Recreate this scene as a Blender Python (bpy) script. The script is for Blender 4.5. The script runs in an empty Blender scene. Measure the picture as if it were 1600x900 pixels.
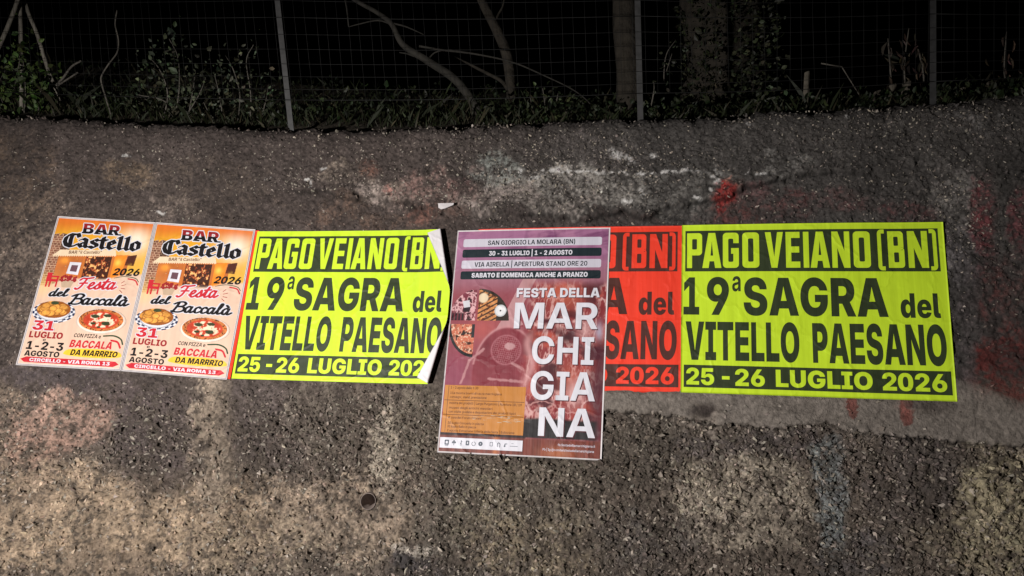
import bpy, math
import numpy as np
from mathutils import Matrix, Vector
from mathutils.geometry import delaunay_2d_cdt

S = bpy.context.scene
COL = S.collection
R = math.radians
rng = np.random.default_rng(11)

# ------------------------------------------------------------------ camera, night sky, lamp, exposure
FPX = 1250.0                      # focal length in pixels of a 1600 px wide frame
CAMZ = 1.5
cam_d = bpy.data.cameras.new('camera')
cam_d.sensor_width = 36.0
cam_d.lens = FPX / 1600.0 * 36.0
cam_d.clip_start = 0.05
cam_d.clip_end = 500
cam = bpy.data.objects.new('camera', cam_d)
COL.objects.link(cam)
cam.location = (0, 0, CAMZ)
cam.rotation_euler = (R(90), 0, 0)
S.camera = cam

world = bpy.data.worlds.new('World')
S.world = world
world.use_nodes = True
wn = world.node_tree
bg = wn.nodes['Background']
sky = wn.nodes.new('ShaderNodeTexSky')
sky.sky_type = 'NISHITA'
sky.sun_disc = False
sky.sun_elevation = R(-8)
sky.sun_rotation = R(200)
wn.links.new(sky.outputs['Color'], bg.inputs['Color'])
bg.inputs['Strength'].default_value = 0.05

# the low warm lamp (a car's dipped beam, out of frame at the left) that lights the wall
lamp_d = bpy.data.lights.new('roadside_lamp', 'SPOT')
lamp_d.energy = 1130
lamp_d.color = (1.0, 0.95, 0.905)
lamp_d.spot_size = R(79)
lamp_d.spot_blend = 1.0
lamp_d.shadow_soft_size = 0.05
lamp = bpy.data.objects.new('roadside_lamp', lamp_d)
COL.objects.link(lamp)
LAMP_POS = Vector((-2.5, -0.5, 1.2))
LAMP_AIM = Vector((-0.85, 3.4, 0.95))
lamp.location = LAMP_POS
lamp.scale = (1.4, 0.86, 1.0)          # a dipped beam: wide and flat
lamp.rotation_euler = (LAMP_AIM - LAMP_POS).to_track_quat('-Z', 'Y').to_euler()

S.view_settings.view_transform = 'Standard'
S.view_settings.look = 'None'
S.view_settings.exposure = 0.0
S.view_settings.gamma = 1.0
S.cycles.max_bounces = 6
S.cycles.use_denoising = True

# ------------------------------------------------------------------ helpers
def lin(r, g=None, b=None):
    c = np.array([r, g, b] if g is not None else r, float) / 255.0
    return np.where(c <= 0.04045, c / 12.92, ((c + 0.055) / 1.055) ** 2.4)

def vnoise(x, y, seed):
    """value noise in 0..1 on the unit lattice"""
    x = np.asarray(x, float); y = np.asarray(y, float)
    xi = np.floor(x).astype(np.int64); yi = np.floor(y).astype(np.int64)
    fx = x - xi; fy = y - yi
    fx = fx * fx * (3 - 2 * fx); fy = fy * fy * (3 - 2 * fy)
    def h(a, b):
        n = (a * 374761393 + b * 668265263 + seed * 974634777) & 0x7fffffff
        n = ((n ^ (n >> 13)) * 1274126177) & 0x7fffffff
        n = ((n ^ (n >> 16)) * 668265263) & 0x7fffffff
        return ((n ^ (n >> 15)) & 0xffff) / 65535.0
    return ((h(xi, yi) * (1 - fx) + h(xi + 1, yi) * fx) * (1 - fy) +
            (h(xi, yi + 1) * (1 - fx) + h(xi + 1, yi + 1) * fx) * fy)

def fbm(x, y, seed, octaves=4, gain=0.5):
    t = 0; a = 1.0; s = 0
    for k in range(octaves):
        t = t + a * vnoise(x * 2 ** k + 17.3 * k, y * 2 ** k - 9.1 * k, seed + k)
        s += a; a *= gain
    return t / s

def sstep(a, b, x):
    t = np.clip((x - a) / (b - a), 0, 1)
    return t * t * (3 - 2 * t)

def mesh_np(name, v, faces, mat, parent=None, col=None, smooth=True, mat_index=None):
    """faces: (n,3) or (n,4) int array, or a list of such arrays"""
    if not isinstance(faces, list): faces = [faces]
    faces = [np.asarray(f, np.int32) for f in faces if len(f)]
    v = np.asarray(v, np.float32)
    me = bpy.data.meshes.new(name)
    me.vertices.add(len(v)); me.vertices.foreach_set('co', v.ravel())
    loops = np.concatenate([f.ravel() for f in faces])
    sizes = np.concatenate([np.full(len(f), f.shape[1], np.int32) for f in faces])
    me.loops.add(len(loops)); me.loops.foreach_set('vertex_index', loops)
    me.polygons.add(len(sizes))
    st = np.zeros(len(sizes), np.int32); st[1:] = np.cumsum(sizes)[:-1]
    me.polygons.foreach_set('loop_start', st)
    me.polygons.foreach_set('loop_total', sizes)
    me.polygons.foreach_set('use_smooth', np.full(len(sizes), smooth))
    if mat_index is not None: me.polygons.foreach_set('material_index', np.asarray(mat_index, np.int32))
    if col is not None:
        at = me.attributes.new('Col', 'FLOAT_COLOR', 'POINT')
        c = np.ones((len(v), 4), np.float32); c[:, :3] = col
        at.data.foreach_set('color', c.ravel())
    me.update(calc_edges=True)
    me.validate()
    for m in (mat if isinstance(mat, (list, tuple)) else [mat]): me.materials.append(m)
    o = bpy.data.objects.new(name, me)
    COL.objects.link(o)
    if parent is not None: o.parent = parent
    return o

def empty(name, loc, mat=None):
    o = bpy.data.objects.new(name, None)
    o.empty_display_size = 0.1
    if mat is not None: o.matrix_world = mat
    else: o.location = loc
    COL.objects.link(o)
    return o

def tag(o, label=None, category=None, group=None, kind=None):
    for k, x in (('label', label), ('category', category), ('group', group), ('kind', kind)):
        if x: o[k] = x
    return o

def grid_faces(nx, ny, off=0):
    i = np.arange(nx - 1)[None, :] + np.arange(ny - 1)[:, None] * nx
    i = i.ravel() + off
    return np.c_[i, i + 1, i + 1 + nx, i + nx]

# ------------------------------------------------------------------ materials
def new_mat(name):
    m = bpy.data.materials.new(name); m.use_nodes = True
    nt = m.node_tree
    return m, nt, nt.nodes['Principled BSDF']

def noise_node(nt, scale, detail=4, rough=0.6):
    tc = nt.nodes.new('ShaderNodeTexCoord')
    n = nt.nodes.new('ShaderNodeTexNoise')
    n.inputs['Scale'].default_value = scale
    n.inputs['Detail'].default_value = detail
    n.inputs['Roughness'].default_value = rough
    nt.links.new(tc.outputs['Object'], n.inputs['Vector'])
    return n

def bump_node(nt, bsdf, height, strength, dist):
    b = nt.nodes.new('ShaderNodeBump')
    b.inputs['Strength'].default_value = strength
    b.inputs['Distance'].default_value = dist
    nt.links.new(height, b.inputs['Height'])
    nt.links.new(b.outputs['Normal'], bsdf.inputs['Normal'])

def mul_color(nt, bsdf, src, fac, lo, hi):
    """base colour = src * mapped noise"""
    mr = nt.nodes.new('ShaderNodeMapRange')
    mr.inputs['From Min'].default_value = 0.3; mr.inputs['From Max'].default_value = 0.7
    mr.inputs['To Min'].default_value = lo; mr.inputs['To Max'].default_value = hi
    nt.links.new(fac, mr.inputs['Value'])
    mx = nt.nodes.new('ShaderNodeMix'); mx.data_type = 'RGBA'; mx.blend_type = 'MULTIPLY'
    mx.inputs['Factor'].default_value = 1.0
    if isinstance(src, tuple): mx.inputs['A'].default_value = src
    else: nt.links.new(src, mx.inputs['A'])
    nt.links.new(mr.outputs['Result'], mx.inputs['B'])
    nt.links.new(mx.outputs['Result'], bsdf.inputs['Base Color'])

def attr_mat(name, rough, nscale, lo, hi, bump, dist, bscale=None):
    m, nt, b = new_mat(name)
    a = nt.nodes.new('ShaderNodeAttribute'); a.attribute_name = 'Col'
    n = noise_node(nt, nscale)
    mul_color(nt, b, a.outputs['Color'], n.outputs['Fac'], lo, hi)
    b.inputs['Roughness'].default_value = rough
    b.inputs['Specular IOR Level'].default_value = 0.25
    if bump:
        nb = noise_node(nt, bscale or nscale, 5, 0.65)
        bump_node(nt, b, nb.outputs['Fac'], bump, dist)
    return m

def plain_mat(name, rgb, rough=0.7, nscale=8.0, lo=0.8, hi=1.2, bump=0.0, dist=0.002, bscale=None, metal=0.0, spec=0.3):
    m, nt, b = new_mat(name)
    n = noise_node(nt, nscale)
    mul_color(nt, b, (rgb[0], rgb[1], rgb[2], 1), n.outputs['Fac'], lo, hi)
    b.inputs['Roughness'].default_value = rough
    b.inputs['Metallic'].default_value = metal
    b.inputs['Specular IOR Level'].default_value = spec
    if bump:
        nb = noise_node(nt, bscale or nscale, 4, 0.6)
        bump_node(nt, b, nb.outputs['Fac'], bump, dist)
    return m

def paper_mat(name, rgb, rough=0.5, lo=0.90, hi=1.06, spec=0.3):
    """printed paper: large soft cockling and faint vertical brush streaks from the paste"""
    m, nt, b = new_mat(name)
    tc = nt.nodes.new('ShaderNodeTexCoord')
    n = nt.nodes.new('ShaderNodeTexNoise'); n.inputs['Scale'].default_value = 7; n.inputs['Detail'].default_value = 3
    nt.links.new(tc.outputs['Object'], n.inputs['Vector'])
    mp = nt.nodes.new('ShaderNodeMapping'); mp.inputs['Scale'].default_value = (34, 2.2, 1)
    nt.links.new(tc.outputs['Object'], mp.inputs['Vector'])
    n2 = nt.nodes.new('ShaderNodeTexNoise'); n2.inputs['Scale'].default_value = 1.0; n2.inputs['Detail'].default_value = 4
    nt.links.new(mp.outputs['Vector'], n2.inputs['Vector'])
    if rgb is None:
        a = nt.nodes.new('ShaderNodeAttribute'); a.attribute_name = 'Col'; src = a.outputs['Color']
    else: src = (rgb[0], rgb[1], rgb[2], 1)
    mul_color(nt, b, src, n2.outputs['Fac'], lo, hi)
    ad = nt.nodes.new('ShaderNodeMath'); ad.operation = 'MULTIPLY_ADD'; ad.inputs[1].default_value = 0.35
    nt.links.new(n2.outputs['Fac'], ad.inputs[0]); nt.links.new(n.outputs['Fac'], ad.inputs[2])
    vo = nt.nodes.new('ShaderNodeTexVoronoi'); vo.feature = 'DISTANCE_TO_EDGE'; vo.inputs['Scale'].default_value = 5.5
    nz = nt.nodes.new('ShaderNodeMix'); nz.data_type = 'VECTOR'; nz.inputs['Factor'].default_value = 0.12
    nt.links.new(tc.outputs['Object'], nz.inputs['A']); nt.links.new(n.outputs['Color'], nz.inputs['B'])
    nt.links.new(nz.outputs['Result'], vo.inputs['Vector'])
    cr = nt.nodes.new('ShaderNodeMapRange'); cr.inputs['From Max'].default_value = 0.06; cr.inputs['To Min'].default_value = 0.22; cr.inputs['To Max'].default_value = 0.0
    nt.links.new(vo.outputs['Distance'], cr.inputs['Value'])
    sm = nt.nodes.new('ShaderNodeMath'); sm.operation = 'ADD'
    nt.links.new(ad.outputs[0], sm.inputs[0]); nt.links.new(cr.outputs['Result'], sm.inputs[1])
    bump_node(nt, b, sm.outputs[0], 0.7, 0.008)
    b.inputs['Roughness'].default_value = rough
    b.inputs['Specular IOR Level'].default_value = spec
    return m

M = {}
M['wall'] = attr_mat('weathered_concrete', 0.92, 60, 0.68, 1.32, 1.0, 0.010, 75)
M['gravel'] = attr_mat('gravel_stone', 0.8, 90, 0.75, 1.25, 0.4, 0.002, 200)
M['paper_print'] = paper_mat('colour_printed_paper', None)
M['white_paper'] = paper_mat('white_paper', lin(212, 206, 208))
M['paper_back'] = paper_mat('bare_paper_back', lin(240, 236, 240))
M['yellow'] = paper_mat('fluorescent_yellow_paper', (0.63, 0.88, 0.034))
M['red'] = paper_mat('fluorescent_red_paper', (0.93, 0.058, 0.028))
M['ink_green'] = paper_mat('black_ink_on_yellow', lin(52, 62, 40), 0.5, 0.8, 1.2)
M['ink_brown'] = paper_mat('black_ink_on_red', lin(82, 47, 42), 0.5, 0.8, 1.2)
M['ink'] = paper_mat('black_ink', lin(24, 20, 22), 0.5)
M['ink_slate'] = paper_mat('slate_ink', lin(26, 40, 46), 0.5)
M['ink_red'] = paper_mat('red_ink', lin(196, 40, 52), 0.5)
M['ink_darkred'] = paper_mat('dark_red_ink', lin(150, 35, 40), 0.5)
M['ink_white'] = paper_mat('white_print', lin(216, 216, 226), 0.5)
M['ink_grey'] = paper_mat('light_grey_print', lin(204, 201, 214), 0.5)
M['ink_orange'] = paper_mat('orange_print', lin(190, 126, 58), 0.5)
M['ink_gold'] = paper_mat('gold_print', lin(240, 196, 60), 0.5)
M['ink_tan'] = paper_mat('tan_print', lin(190, 165, 140), 0.5)
M['ink_leaf'] = paper_mat('green_print', lin(45, 70, 45), 0.5)
M['ink_brownred'] = paper_mat('brown_text_print', lin(96, 52, 30), 0.5)
M['zinc'] = plain_mat('galvanised_steel', (0.055, 0.055, 0.056), 0.5, 30, 0.7, 1.2, 0.2, 0.001, 60, 0.3)
M['wire'] = plain_mat('dull_wire', (0.008, 0.008, 0.008), 0.6, 30, 0.7, 1.2)
M['pvc'] = plain_mat('grey_plastic_pipe', (0.24, 0.195, 0.175), 0.55, 40, 0.75, 1.2, 0.1, 0.001, 80)
M['soil'] = plain_mat('dark_soil', (0.045, 0.036, 0.026), 0.95, 9, 0.6, 1.4, 0.8, 0.02, 30)
M['asphalt'] = plain_mat('asphalt', (0.05, 0.05, 0.05), 0.9, 60, 0.7, 1.3, 0.5, 0.004, 140)
M['bark'] = plain_mat('grey_brown_bark', (0.024, 0.02, 0.015), 0.9, 14, 0.55, 1.4, 0.9, 0.02, 26)
M['bark_pale'] = plain_mat('pale_bark', (0.11, 0.10, 0.085), 0.85, 18, 0.6, 1.3, 0.7, 0.008, 40)
M['stake'] = plain_mat('weathered_stake_wood', (0.10, 0.088, 0.07), 0.9, 22, 0.6, 1.3, 0.6, 0.006, 40)
M['stick_wood'] = plain_mat('bleached_dead_wood', (0.24, 0.22, 0.185), 0.85, 20, 0.6, 1.3, 0.6, 0.006, 40)
M['bark_grey'] = plain_mat('dark_grey_bark', (0.025, 0.023, 0.019), 0.85, 18, 0.6, 1.3, 0.7, 0.008, 40)
M['leaf'] = attr_mat('leaf_green', 0.55, 30, 0.8, 1.2, 0, 0)
M['straw'] = attr_mat('dry_straw', 0.8, 30, 0.8, 1.2, 0, 0)

# ------------------------------------------------------------------ the frame of the battered wall
WA, WB, WD = R(8.9), R(15.8), 3.40
EX = np.array([math.cos(WA), -math.sin(WA), 0.0])
EY = np.array([math.sin(WB) * math.sin(WA), math.sin(WB) * math.cos(WA), math.cos(WB)])
EN = np.cross(EX, EY)
EO = np.array([0.0, WD, CAMZ])

def photo_to_wall(px, py):
    """a sight line of the photograph met with the wall plane: wall coordinates in metres"""
    px = np.asarray(px, float); py = np.asarray(py, float)
    d = np.stack([(px - 800) / FPX, np.ones_like(px), (450 - py) / FPX], -1)
    o = np.array([0, 0, CAMZ]) - EO
    t = -(o @ EN) / (d @ EN)
    p = o + d * t[..., None]
    return p @ EX, p @ EY

def wall_to_photo(u, v):
    p = EO + np.multiply.outer(u, EX) + np.multiply.outer(v, EY)
    return 800 + FPX * p[..., 0] / p[..., 1], 450 - FPX * (p[..., 2] - CAMZ) / p[..., 1]

def wall_point(u, v, w=0.0):
    u = np.asarray(u, float)
    return EO + np.multiply.outer(u, EX) + np.multiply.outer(np.asarray(v, float), EY) + np.multiply.outer(np.broadcast_to(w, u.shape), EN)

def undulation(u, v):
    return (0.006 * np.sin(2.1 * u + 0.7 * v + 0.4) + 0.004 * np.sin(3.3 * v - 1.2 * u + 1.0)
            + 0.0025 * np.sin(6.1 * u + 2.0 * v) * np.cos(4.0 * v - 1.0 * u))

TOPX = np.array([-900, -300, 0, 100, 200, 300, 460, 600, 700, 790, 900, 1000, 1100, 1200, 1300, 1400, 1500, 1600, 1900, 2500])
TOPY = np.array([143, 165, 178, 185, 191, 196, 201, 200, 196, 191, 190, 186, 181, 176, 171, 165, 158, 145, 118, 83])
_tu, _tv = photo_to_wall(TOPX, TOPY)
def wall_top(u): return np.interp(u, _tu, _tv)

# ------------------------------------------------------------------ poster outlines in wall coordinates
def homography(src, dst):
    A = []
    for (x, y), (u, v) in zip(src, dst):
        A += [[x, y, 1, 0, 0, 0, -u * x, -u * y, -u], [0, 0, 0, x, y, 1, -v * x, -v * y, -v]]
    return np.linalg.svd(np.array(A, float))[2][-1].reshape(3, 3)

QUADS = {   # corners seen in the photograph: top left, top right, bottom right, bottom left; width, height in cm; paper level
    'flyer_a': ([(93, 339), (244.5, 348), (192.5, 581), (28.5, 571.5)], 50, 70, 0.0105),
    'flyer_b': ([(245, 348), (400, 359), (356, 594), (193, 581)], 50, 70, 0.0105),
    'red_under': ([(190, 352), (405.5, 360.5), (360.5, 593), (150, 566)], 60, 70, 0.0075),
    'yellow_left': ([(403, 362), (714, 361), (692, 602), (363, 592)], 100, 70, 0.0105),
    'red_right': ([(699, 360.5), (1067, 354.5), (1065, 615), (670, 608.5)], 100, 70, 0.0075),
    'purple': ([(716, 362), (954, 358), (940, 720), (683, 707)], 70, 100, 0.0105),
    'yellow_right': ([(1065, 354), (1473, 347), (1495, 628), (1063, 614)], 100, 70, 0.0105),
}
def quad_uv(k):
    q = np.array(QUADS[k][0], float)
    u, v = photo_to_wall(q[:, 0], q[:, 1])
    return np.c_[u, v]
POSTER_UV = {k: quad_uv(k) for k in QUADS}

def inside_quad(q, u, v, margin=0.0):
    """signed: >0 inside, metres to the nearest side"""
    d = np.full(np.shape(u), 1e9)
    for i in range(4):
        a, b = q[i], q[(i + 1) % 4]
        t = (b - a) / np.linalg.norm(b - a)
        d = np.minimum(d, (u - a[0]) * t[1] - (v - a[1]) * t[0])
    return d

def poster_cover(u, v):
    d = np.full(np.shape(u), -1e9)
    for k, q in POSTER_UV.items(): d = np.maximum(d, inside_quad(q, u, v))
    return d

# ------------------------------------------------------------------ the retaining wall
PIPE_U, PIPE_V = [float(a) for a in photo_to_wall(574.0, 783.0)]
PIPE_R = 0.031
LEDGE_X = np.array([-400, 0, 250, 430, 560, 700, 800, 950, 1070, 1200, 1300, 1400, 1600, 2100])
LEDGE_Y = np.array([270, 280, 285, 296, 312, 327, 337, 343, 326, 292, 272, 262, 250, 230])
PLAST_X = np.array([900, 940, 1010, 1070, 1120, 1180, 1230, 1290, 1340, 1420, 1500, 1600, 2100])
PLAST_Y = np.array([640, 643, 645, 650, 662, 665, 668, 660, 675, 683, 690, 698, 720])

def plaster_mask(px, py, n):
    low = np.interp(px, PLAST_X, PLAST_Y) + (n - 0.5) * 14
    return sstep(880, 945, px) * sstep(2.5, -2.5, py - low) * sstep(545, 575, py + (n - .5) * 40)

def relief(u, v):
    """height of the concrete face above the mean plane (without gravel)"""
    px, py = wall_to_photo(u, v)
    n1 = fbm(u * 9, v * 9, 3, 4)
    n2 = fbm(u * 45, v * 45, 8, 3)
    n3 = fbm(u * 130, v * 130, 21, 2)
    led = np.interp(px, LEDGE_X, LEDGE_Y) + (n1 - 0.5) * 34 + (n2 - .5) * 9
    amp = sstep(380, 470, px) * sstep(1400, 1120, px) * 0.8 + 0.2
    ledge = 0.030 * amp * sstep(4, -5, py - led) * np.exp(-np.clip(led - py, 0, 999) / 75.0)
    pl = plaster_mask(px, py, n2)
    rough = 1 - 0.85 * pl
    cov = sstep(-0.01, 0.03, poster_cover(u, v))
    w = undulation(u, v) + ledge * (1 - cov)
    fine = (n1 - 0.5) * 0.020 + ((n2 - 0.5) * (0.018 + 0.018 * sstep(580, 680, py)) + (n3 - 0.5) * (0.012 + 0.009 * sstep(580, 680, py))) * rough
    big = 0.03 * (fbm(u * 1.6, v * 1.6, 40, 3) - 0.5) * sstep(-0.02, -0.45, poster_cover(u, v))
    rec = np.sqrt(((u - PIPE_U + .03) / .05) ** 2 + ((v - PIPE_V) / .05) ** 2)
    w = w - 0.012 * sstep(1.2, .4, rec)
    w = w + fine * (1 - cov) - 0.003 * cov + pl * 0.011 * (1 - cov) + big
    # rounding of the head of the wall
    return w

def blob(px, py, cx, cy, rx, ry, soft=0.5):
    r = np.sqrt(((px - cx) / rx) ** 2 + ((py - cy) / ry) ** 2)
    return sstep(1 + soft, 1 - soft, r)

# worn areas of the concrete and some painted shade: place, extent, colour, strength
PATCHES = [
    (60, 430, 95, 130, (124, 110, 96), .55), (205, 272, 45, 22, (104, 90, 74), .6), (30, 290, 60, 80, (98, 82, 66), .5),
    (330, 300, 90, 50, (84, 74, 62), .4), (250, 330, 60, 18, (128, 116, 104), .45),
    (150, 815, 310, 92, (176, 156, 130), .95), (20, 700, 90, 120, (150, 132, 112), .7), (112, 655, 82, 48, (178, 148, 130), .9), (85, 700, 55, 30, (172, 140, 122), .6),
    (262, 680, 80, 95, (88, 79, 75), .85), (90, 592, 110, 22, (74, 67, 66), .9), (210, 620, 90, 30, (86, 76, 74), .7),
    (334, 690, 36, 120, (150, 136, 118), .8), (420, 660, 60, 90, (92, 83, 78), .8), (505, 640, 55, 60, (112, 104, 92), .7),
    (530, 800, 150, 70, (166, 149, 128), .85), (600, 700, 22, 75, (176, 165, 146), .85), (655, 660, 40, 70, (116, 108, 94), .6),
    (575, 855, 70, 40, (150, 136, 116), .6), (690, 800, 60, 70, (96, 90, 80), .8), (760, 790, 70, 60, (132, 124, 104), .7), (700, 892, 90, 32, (72, 68, 66), .95), (648, 858, 34, 9, (168, 160, 146), .9),
    (380, 860, 130, 50, (150, 136, 114), .6), (180, 880, 60, 30, (120, 106, 92), .6),
    (860, 780, 80, 90, (118, 110, 96), .7), (850, 860, 120, 50, (140, 128, 104), .6), (1000, 720, 80, 60, (94, 88, 78), .7), (1010, 850, 90, 50, (84, 80, 76), .7),
    (1170, 790, 110, 85, (168, 157, 138), .9), (1090, 740, 60, 50, (122, 114, 98), .6), (1180, 705, 150, 26, (92, 85, 82), .8),
    (1300, 790, 24, 100, (136, 140, 136), .85), (1296, 720, 24, 40, (128, 132, 128), .7), (1410, 750, 95, 95, (88, 81, 76), .85), (1350, 880, 90, 40, (84, 80, 78), .8),
    (1565, 800, 70, 125, (170, 160, 130), .9), (1490, 850, 50, 50, (140, 130, 108), .6), (1470, 710, 60, 20, (104, 96, 88), .6),
    (1210, 650, 330, 38, (138, 129, 117), .7), (1560, 670, 90, 24, (150, 140, 128), .8), (1100, 645, 24, 15, (62, 54, 50), .9), (1150, 635, 16, 10, (84, 78, 72), .7),
    (900, 300, 175, 40, (142, 138, 129), .8), (700, 300, 120, 26, (132, 118, 108), .6), (850, 318, 110, 16, (116, 104, 96), .6), (770, 308, 55, 20, (138, 128, 120), .7), (560, 285, 60, 14, (132, 120, 106), .6), (585, 300, 40, 16, (150, 138, 128), .6), (680, 296, 70, 26, (120, 92, 84), .6),
    (775, 270, 45, 30, (128, 132, 124), .55), (1075, 300, 90, 40, (96, 94, 88), .6), (940, 240, 60, 25, (92, 86, 82), .5), (1230, 262, 60, 26, (108, 106, 100), .6), (1500, 310, 40, 60, (112, 108, 102), .6), (1510, 400, 30, 60, (96, 92, 90), .7), (1540, 190, 60, 20, (110, 108, 104), .5),
    (560, 340, 80, 30, (104, 84, 70), .55), (690, 345, 60, 25, (98, 76, 66), .5), (575, 268, 20, 12, (132, 90, 72), .7), (745, 265, 14, 8, (120, 76, 68), .6), (660, 335, 30, 14, (118, 84, 72), .5), (612, 297, 12, 9, (150, 84, 72), .7), (720, 292, 22, 14, (124, 76, 74), .6),
    (880, 350, 200, 14, (66, 58, 54), .8), (520, 325, 110, 16, (78, 68, 60), .5),  # shade below the ledge, painted as dark strips
    (1150, 338, 45, 34, (92, 48, 44), .85), (1225, 335, 50, 26, (92, 52, 50), .7), (1310, 325, 60, 22, (92, 58, 56), .6), (1430, 322, 60, 20, (98, 54, 54), .75), (1136, 302, 20, 16, (150, 44, 40), 1.3), (1128, 318, 12, 16, (124, 44, 40), 1.1), (1150, 288, 12, 10, (170, 110, 90), .6), (1180, 300, 30, 16, (92, 66, 64), .5),
    (1538, 345, 20, 70, (104, 44, 48), .9), (1595, 350, 18, 60, (100, 48, 52), .8), (1545, 440, 26, 60, (92, 46, 46), .7), (1580, 480, 60, 60, (86, 52, 48), .75), (1585, 570, 66, 74, (92, 34, 30), .92), (1540, 585, 32, 50, (88, 36, 32), .85), (1575, 560, 34, 36, (52, 34, 32), .7), (1515, 500, 16, 120, (82, 76, 74), .6),
    (1332, 633, 10, 14, (150, 74, 62), .8), (1418, 648, 9, 18, (156, 66, 56), .85), (1408, 634, 16, 8, (132, 84, 76), .6), (1450, 632, 30, 12, (66, 56, 54), .7),
    (700, 480, 25, 140, (74, 66, 60), .8),  # shadow beside the peeling yellow poster, painted into the wall colour
]
WHITES = [   # lime runs and old paper residue on the head of the wall
    (945, 272, 155, 2.2), (970, 245, 11, 5), (985, 252, 8, 5), (962, 240, 6, 3), (1022, 242, 5, 4), (1000, 258, 5, 3), (836, 278, 14, 5), (870, 270, 10, 3), (812, 276, 16, 2.5), (1010, 272, 10, 4), (1060, 270, 24, 2), (978, 283, 2, 7), (1120, 276, 8, 12), (1024, 316, 5, 3.5), (980, 320, 9, 3.5), (1005, 308, 8, 5), (1092, 315, 6, 3), (1084, 312, 4, 4),
    (1110, 298, 5, 3), (485, 286, 5, 3), (487, 292, 3, 4), (420, 280, 5, 2.5), (255, 332, 5, 2.5), (330, 278, 3.5, 3.5), (508, 264, 6, 3), (197, 246, 8, 3), (1180, 272, 22, 1.4), (1325, 187, 3, 2.5), (1170, 190, 3, 2),
]

def wall_colour(u, v):
    px, py = wall_to_photo(u, v)
    n1 = fbm(u * 5, v * 5, 61, 5, 0.6); n2 = fbm(u * 5, v * 5, 71, 5, 0.6)
    nf = fbm(u * 60, v * 60, 81, 3, 0.6); nm = fbm(u * 17, v * 17, 91, 4, 0.6)
    wx = px + (n1 - .5) * 110 + (nf - .5) * 26; wy = py + (n2 - .5) * 80 + (nm - .5) * 26
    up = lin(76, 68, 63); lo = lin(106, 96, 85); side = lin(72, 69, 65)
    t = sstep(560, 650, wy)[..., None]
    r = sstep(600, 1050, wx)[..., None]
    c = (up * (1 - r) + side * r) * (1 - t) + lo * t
    nh = fbm(u * 125, v * 125, 151, 2)
    for cx, cy, rx, ry, rgb, k in PATCHES:
        big = rx > 45
        x, y = (wx, wy) if big else (px + (nm - .5) * 34 + (nf - .5) * 10, py + (n2 - .5) * 24 + (nf - .5) * 14)
        red = rgb[0] > 1.45 * rgb[1]
        k = k * (0.54 if red else 0.74 if rx > 45 else 1.0)
        m = (blob(x, y, cx, cy, rx, ry, 0.26 if big else 0.35) * k * (0.55 + 0.9 * nm)).clip(0, 1)
        m = (m * (0.35 + 0.65 * sstep(.30, .56, nf * .55 + nm * .45 + (m - .5) * .35)))
        g = np.maximum(m, 1e-6)
        m = (g * (0.45 + 0.8 * sstep(.30, .62, (nh - .5) * .9 + (nf - .5) * .5 + .25 + .5 * np.minimum(g, 1)))).clip(0, 1)[..., None]
        c = c * (1 - m) + lin(rgb) * m
    # lichen and soot mottling
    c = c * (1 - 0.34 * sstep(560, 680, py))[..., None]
    c = c * (0.55 + 0.9 * nh)[..., None]
    run = fbm(u * 8, v * 1.1, 141, 4, .55)
    c = c * (0.72 + 0.56 * run)[..., None]          # rain has drawn the grime down in streaks
    c = c * (0.60 + 0.80 * nm)[..., None] * (0.70 + 0.60 * nf)[..., None]
    # the smoother rendered strip
    pm = (plaster_mask(px, py, fbm(u * 45, v * 45, 8, 3)) * (0.45 + 0.6 * nm)).clip(0, .85)[..., None]
    pm = pm * (1 - blob(px, py, 1100, 645, 24, 14, .5) * .9)[..., None] * (1 - .6 * blob(px, py, 1440, 636, 40, 12, .6))[..., None]
    pc = np.where((blob(px + (nf - .5) * 10, py, 1332, 636, 8, 18, .6) + blob(px + (nf - .5) * 10, py, 1416, 644, 10, 20, .6) > .35)[..., None], lin(112, 70, 62), lin(126, 119, 109))
    pm = pm * sstep(1640, 1560, px + (n1 - .5) * 60 - (py - 640) * 3)[..., None] ** .3
    c = c * (1 - pm) + pc * (0.75 + 0.5 * nf)[..., None] * pm
    # white runs
    for cx, cy, rx, ry in WHITES:
        m = blob(px + (nm - .5) * 16 + (nf - .5) * 10, py + (n1 - .5) * 22 + (nf - .5) * 8, cx, cy, rx, ry, 0.4) * sstep(.44, .56, nf * .5 + nm * .5)
        if cx == 1120: m = m * (1 - blob(px, py, cx, cy, 4, 7, .4) * .8)
        m = (m * 0.9)[..., None]
        c = c * (1 - m) + lin(206, 204, 196) * m
    # crack under the plaster edge
    low = np.interp(px, PLAST_X, PLAST_Y) + (fbm(u * 45, v * 45, 8, 3) - 0.5) * 14
    cr = np.exp(-((py - low - 2.5) / 1.6) ** 2) * sstep(930, 960, px) * sstep(.3, .5, nm + .1)
    c = c * (1 - 0.85 * cr)[..., None]
    # crack under the thicker head of the wall, its shade painted as a dark line
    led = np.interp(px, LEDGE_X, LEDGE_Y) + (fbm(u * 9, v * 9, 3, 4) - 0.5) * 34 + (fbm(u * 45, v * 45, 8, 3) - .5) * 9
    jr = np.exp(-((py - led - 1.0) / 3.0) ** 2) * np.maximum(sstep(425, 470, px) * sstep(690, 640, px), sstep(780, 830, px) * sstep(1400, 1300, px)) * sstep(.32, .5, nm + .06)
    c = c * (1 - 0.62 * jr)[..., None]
    # damp dirt gathered along the head of the wall
    top = TOP_PY(px)
    c = c * (1 - 0.35 * sstep(34, 0, py - top) * (0.4 + nm))[..., None]
    return (c * (1.0, 0.995, 1.06)).clip(0.004, 0.85)

def TOP_PY(px): return np.interp(px, TOPX, TOPY)

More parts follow.
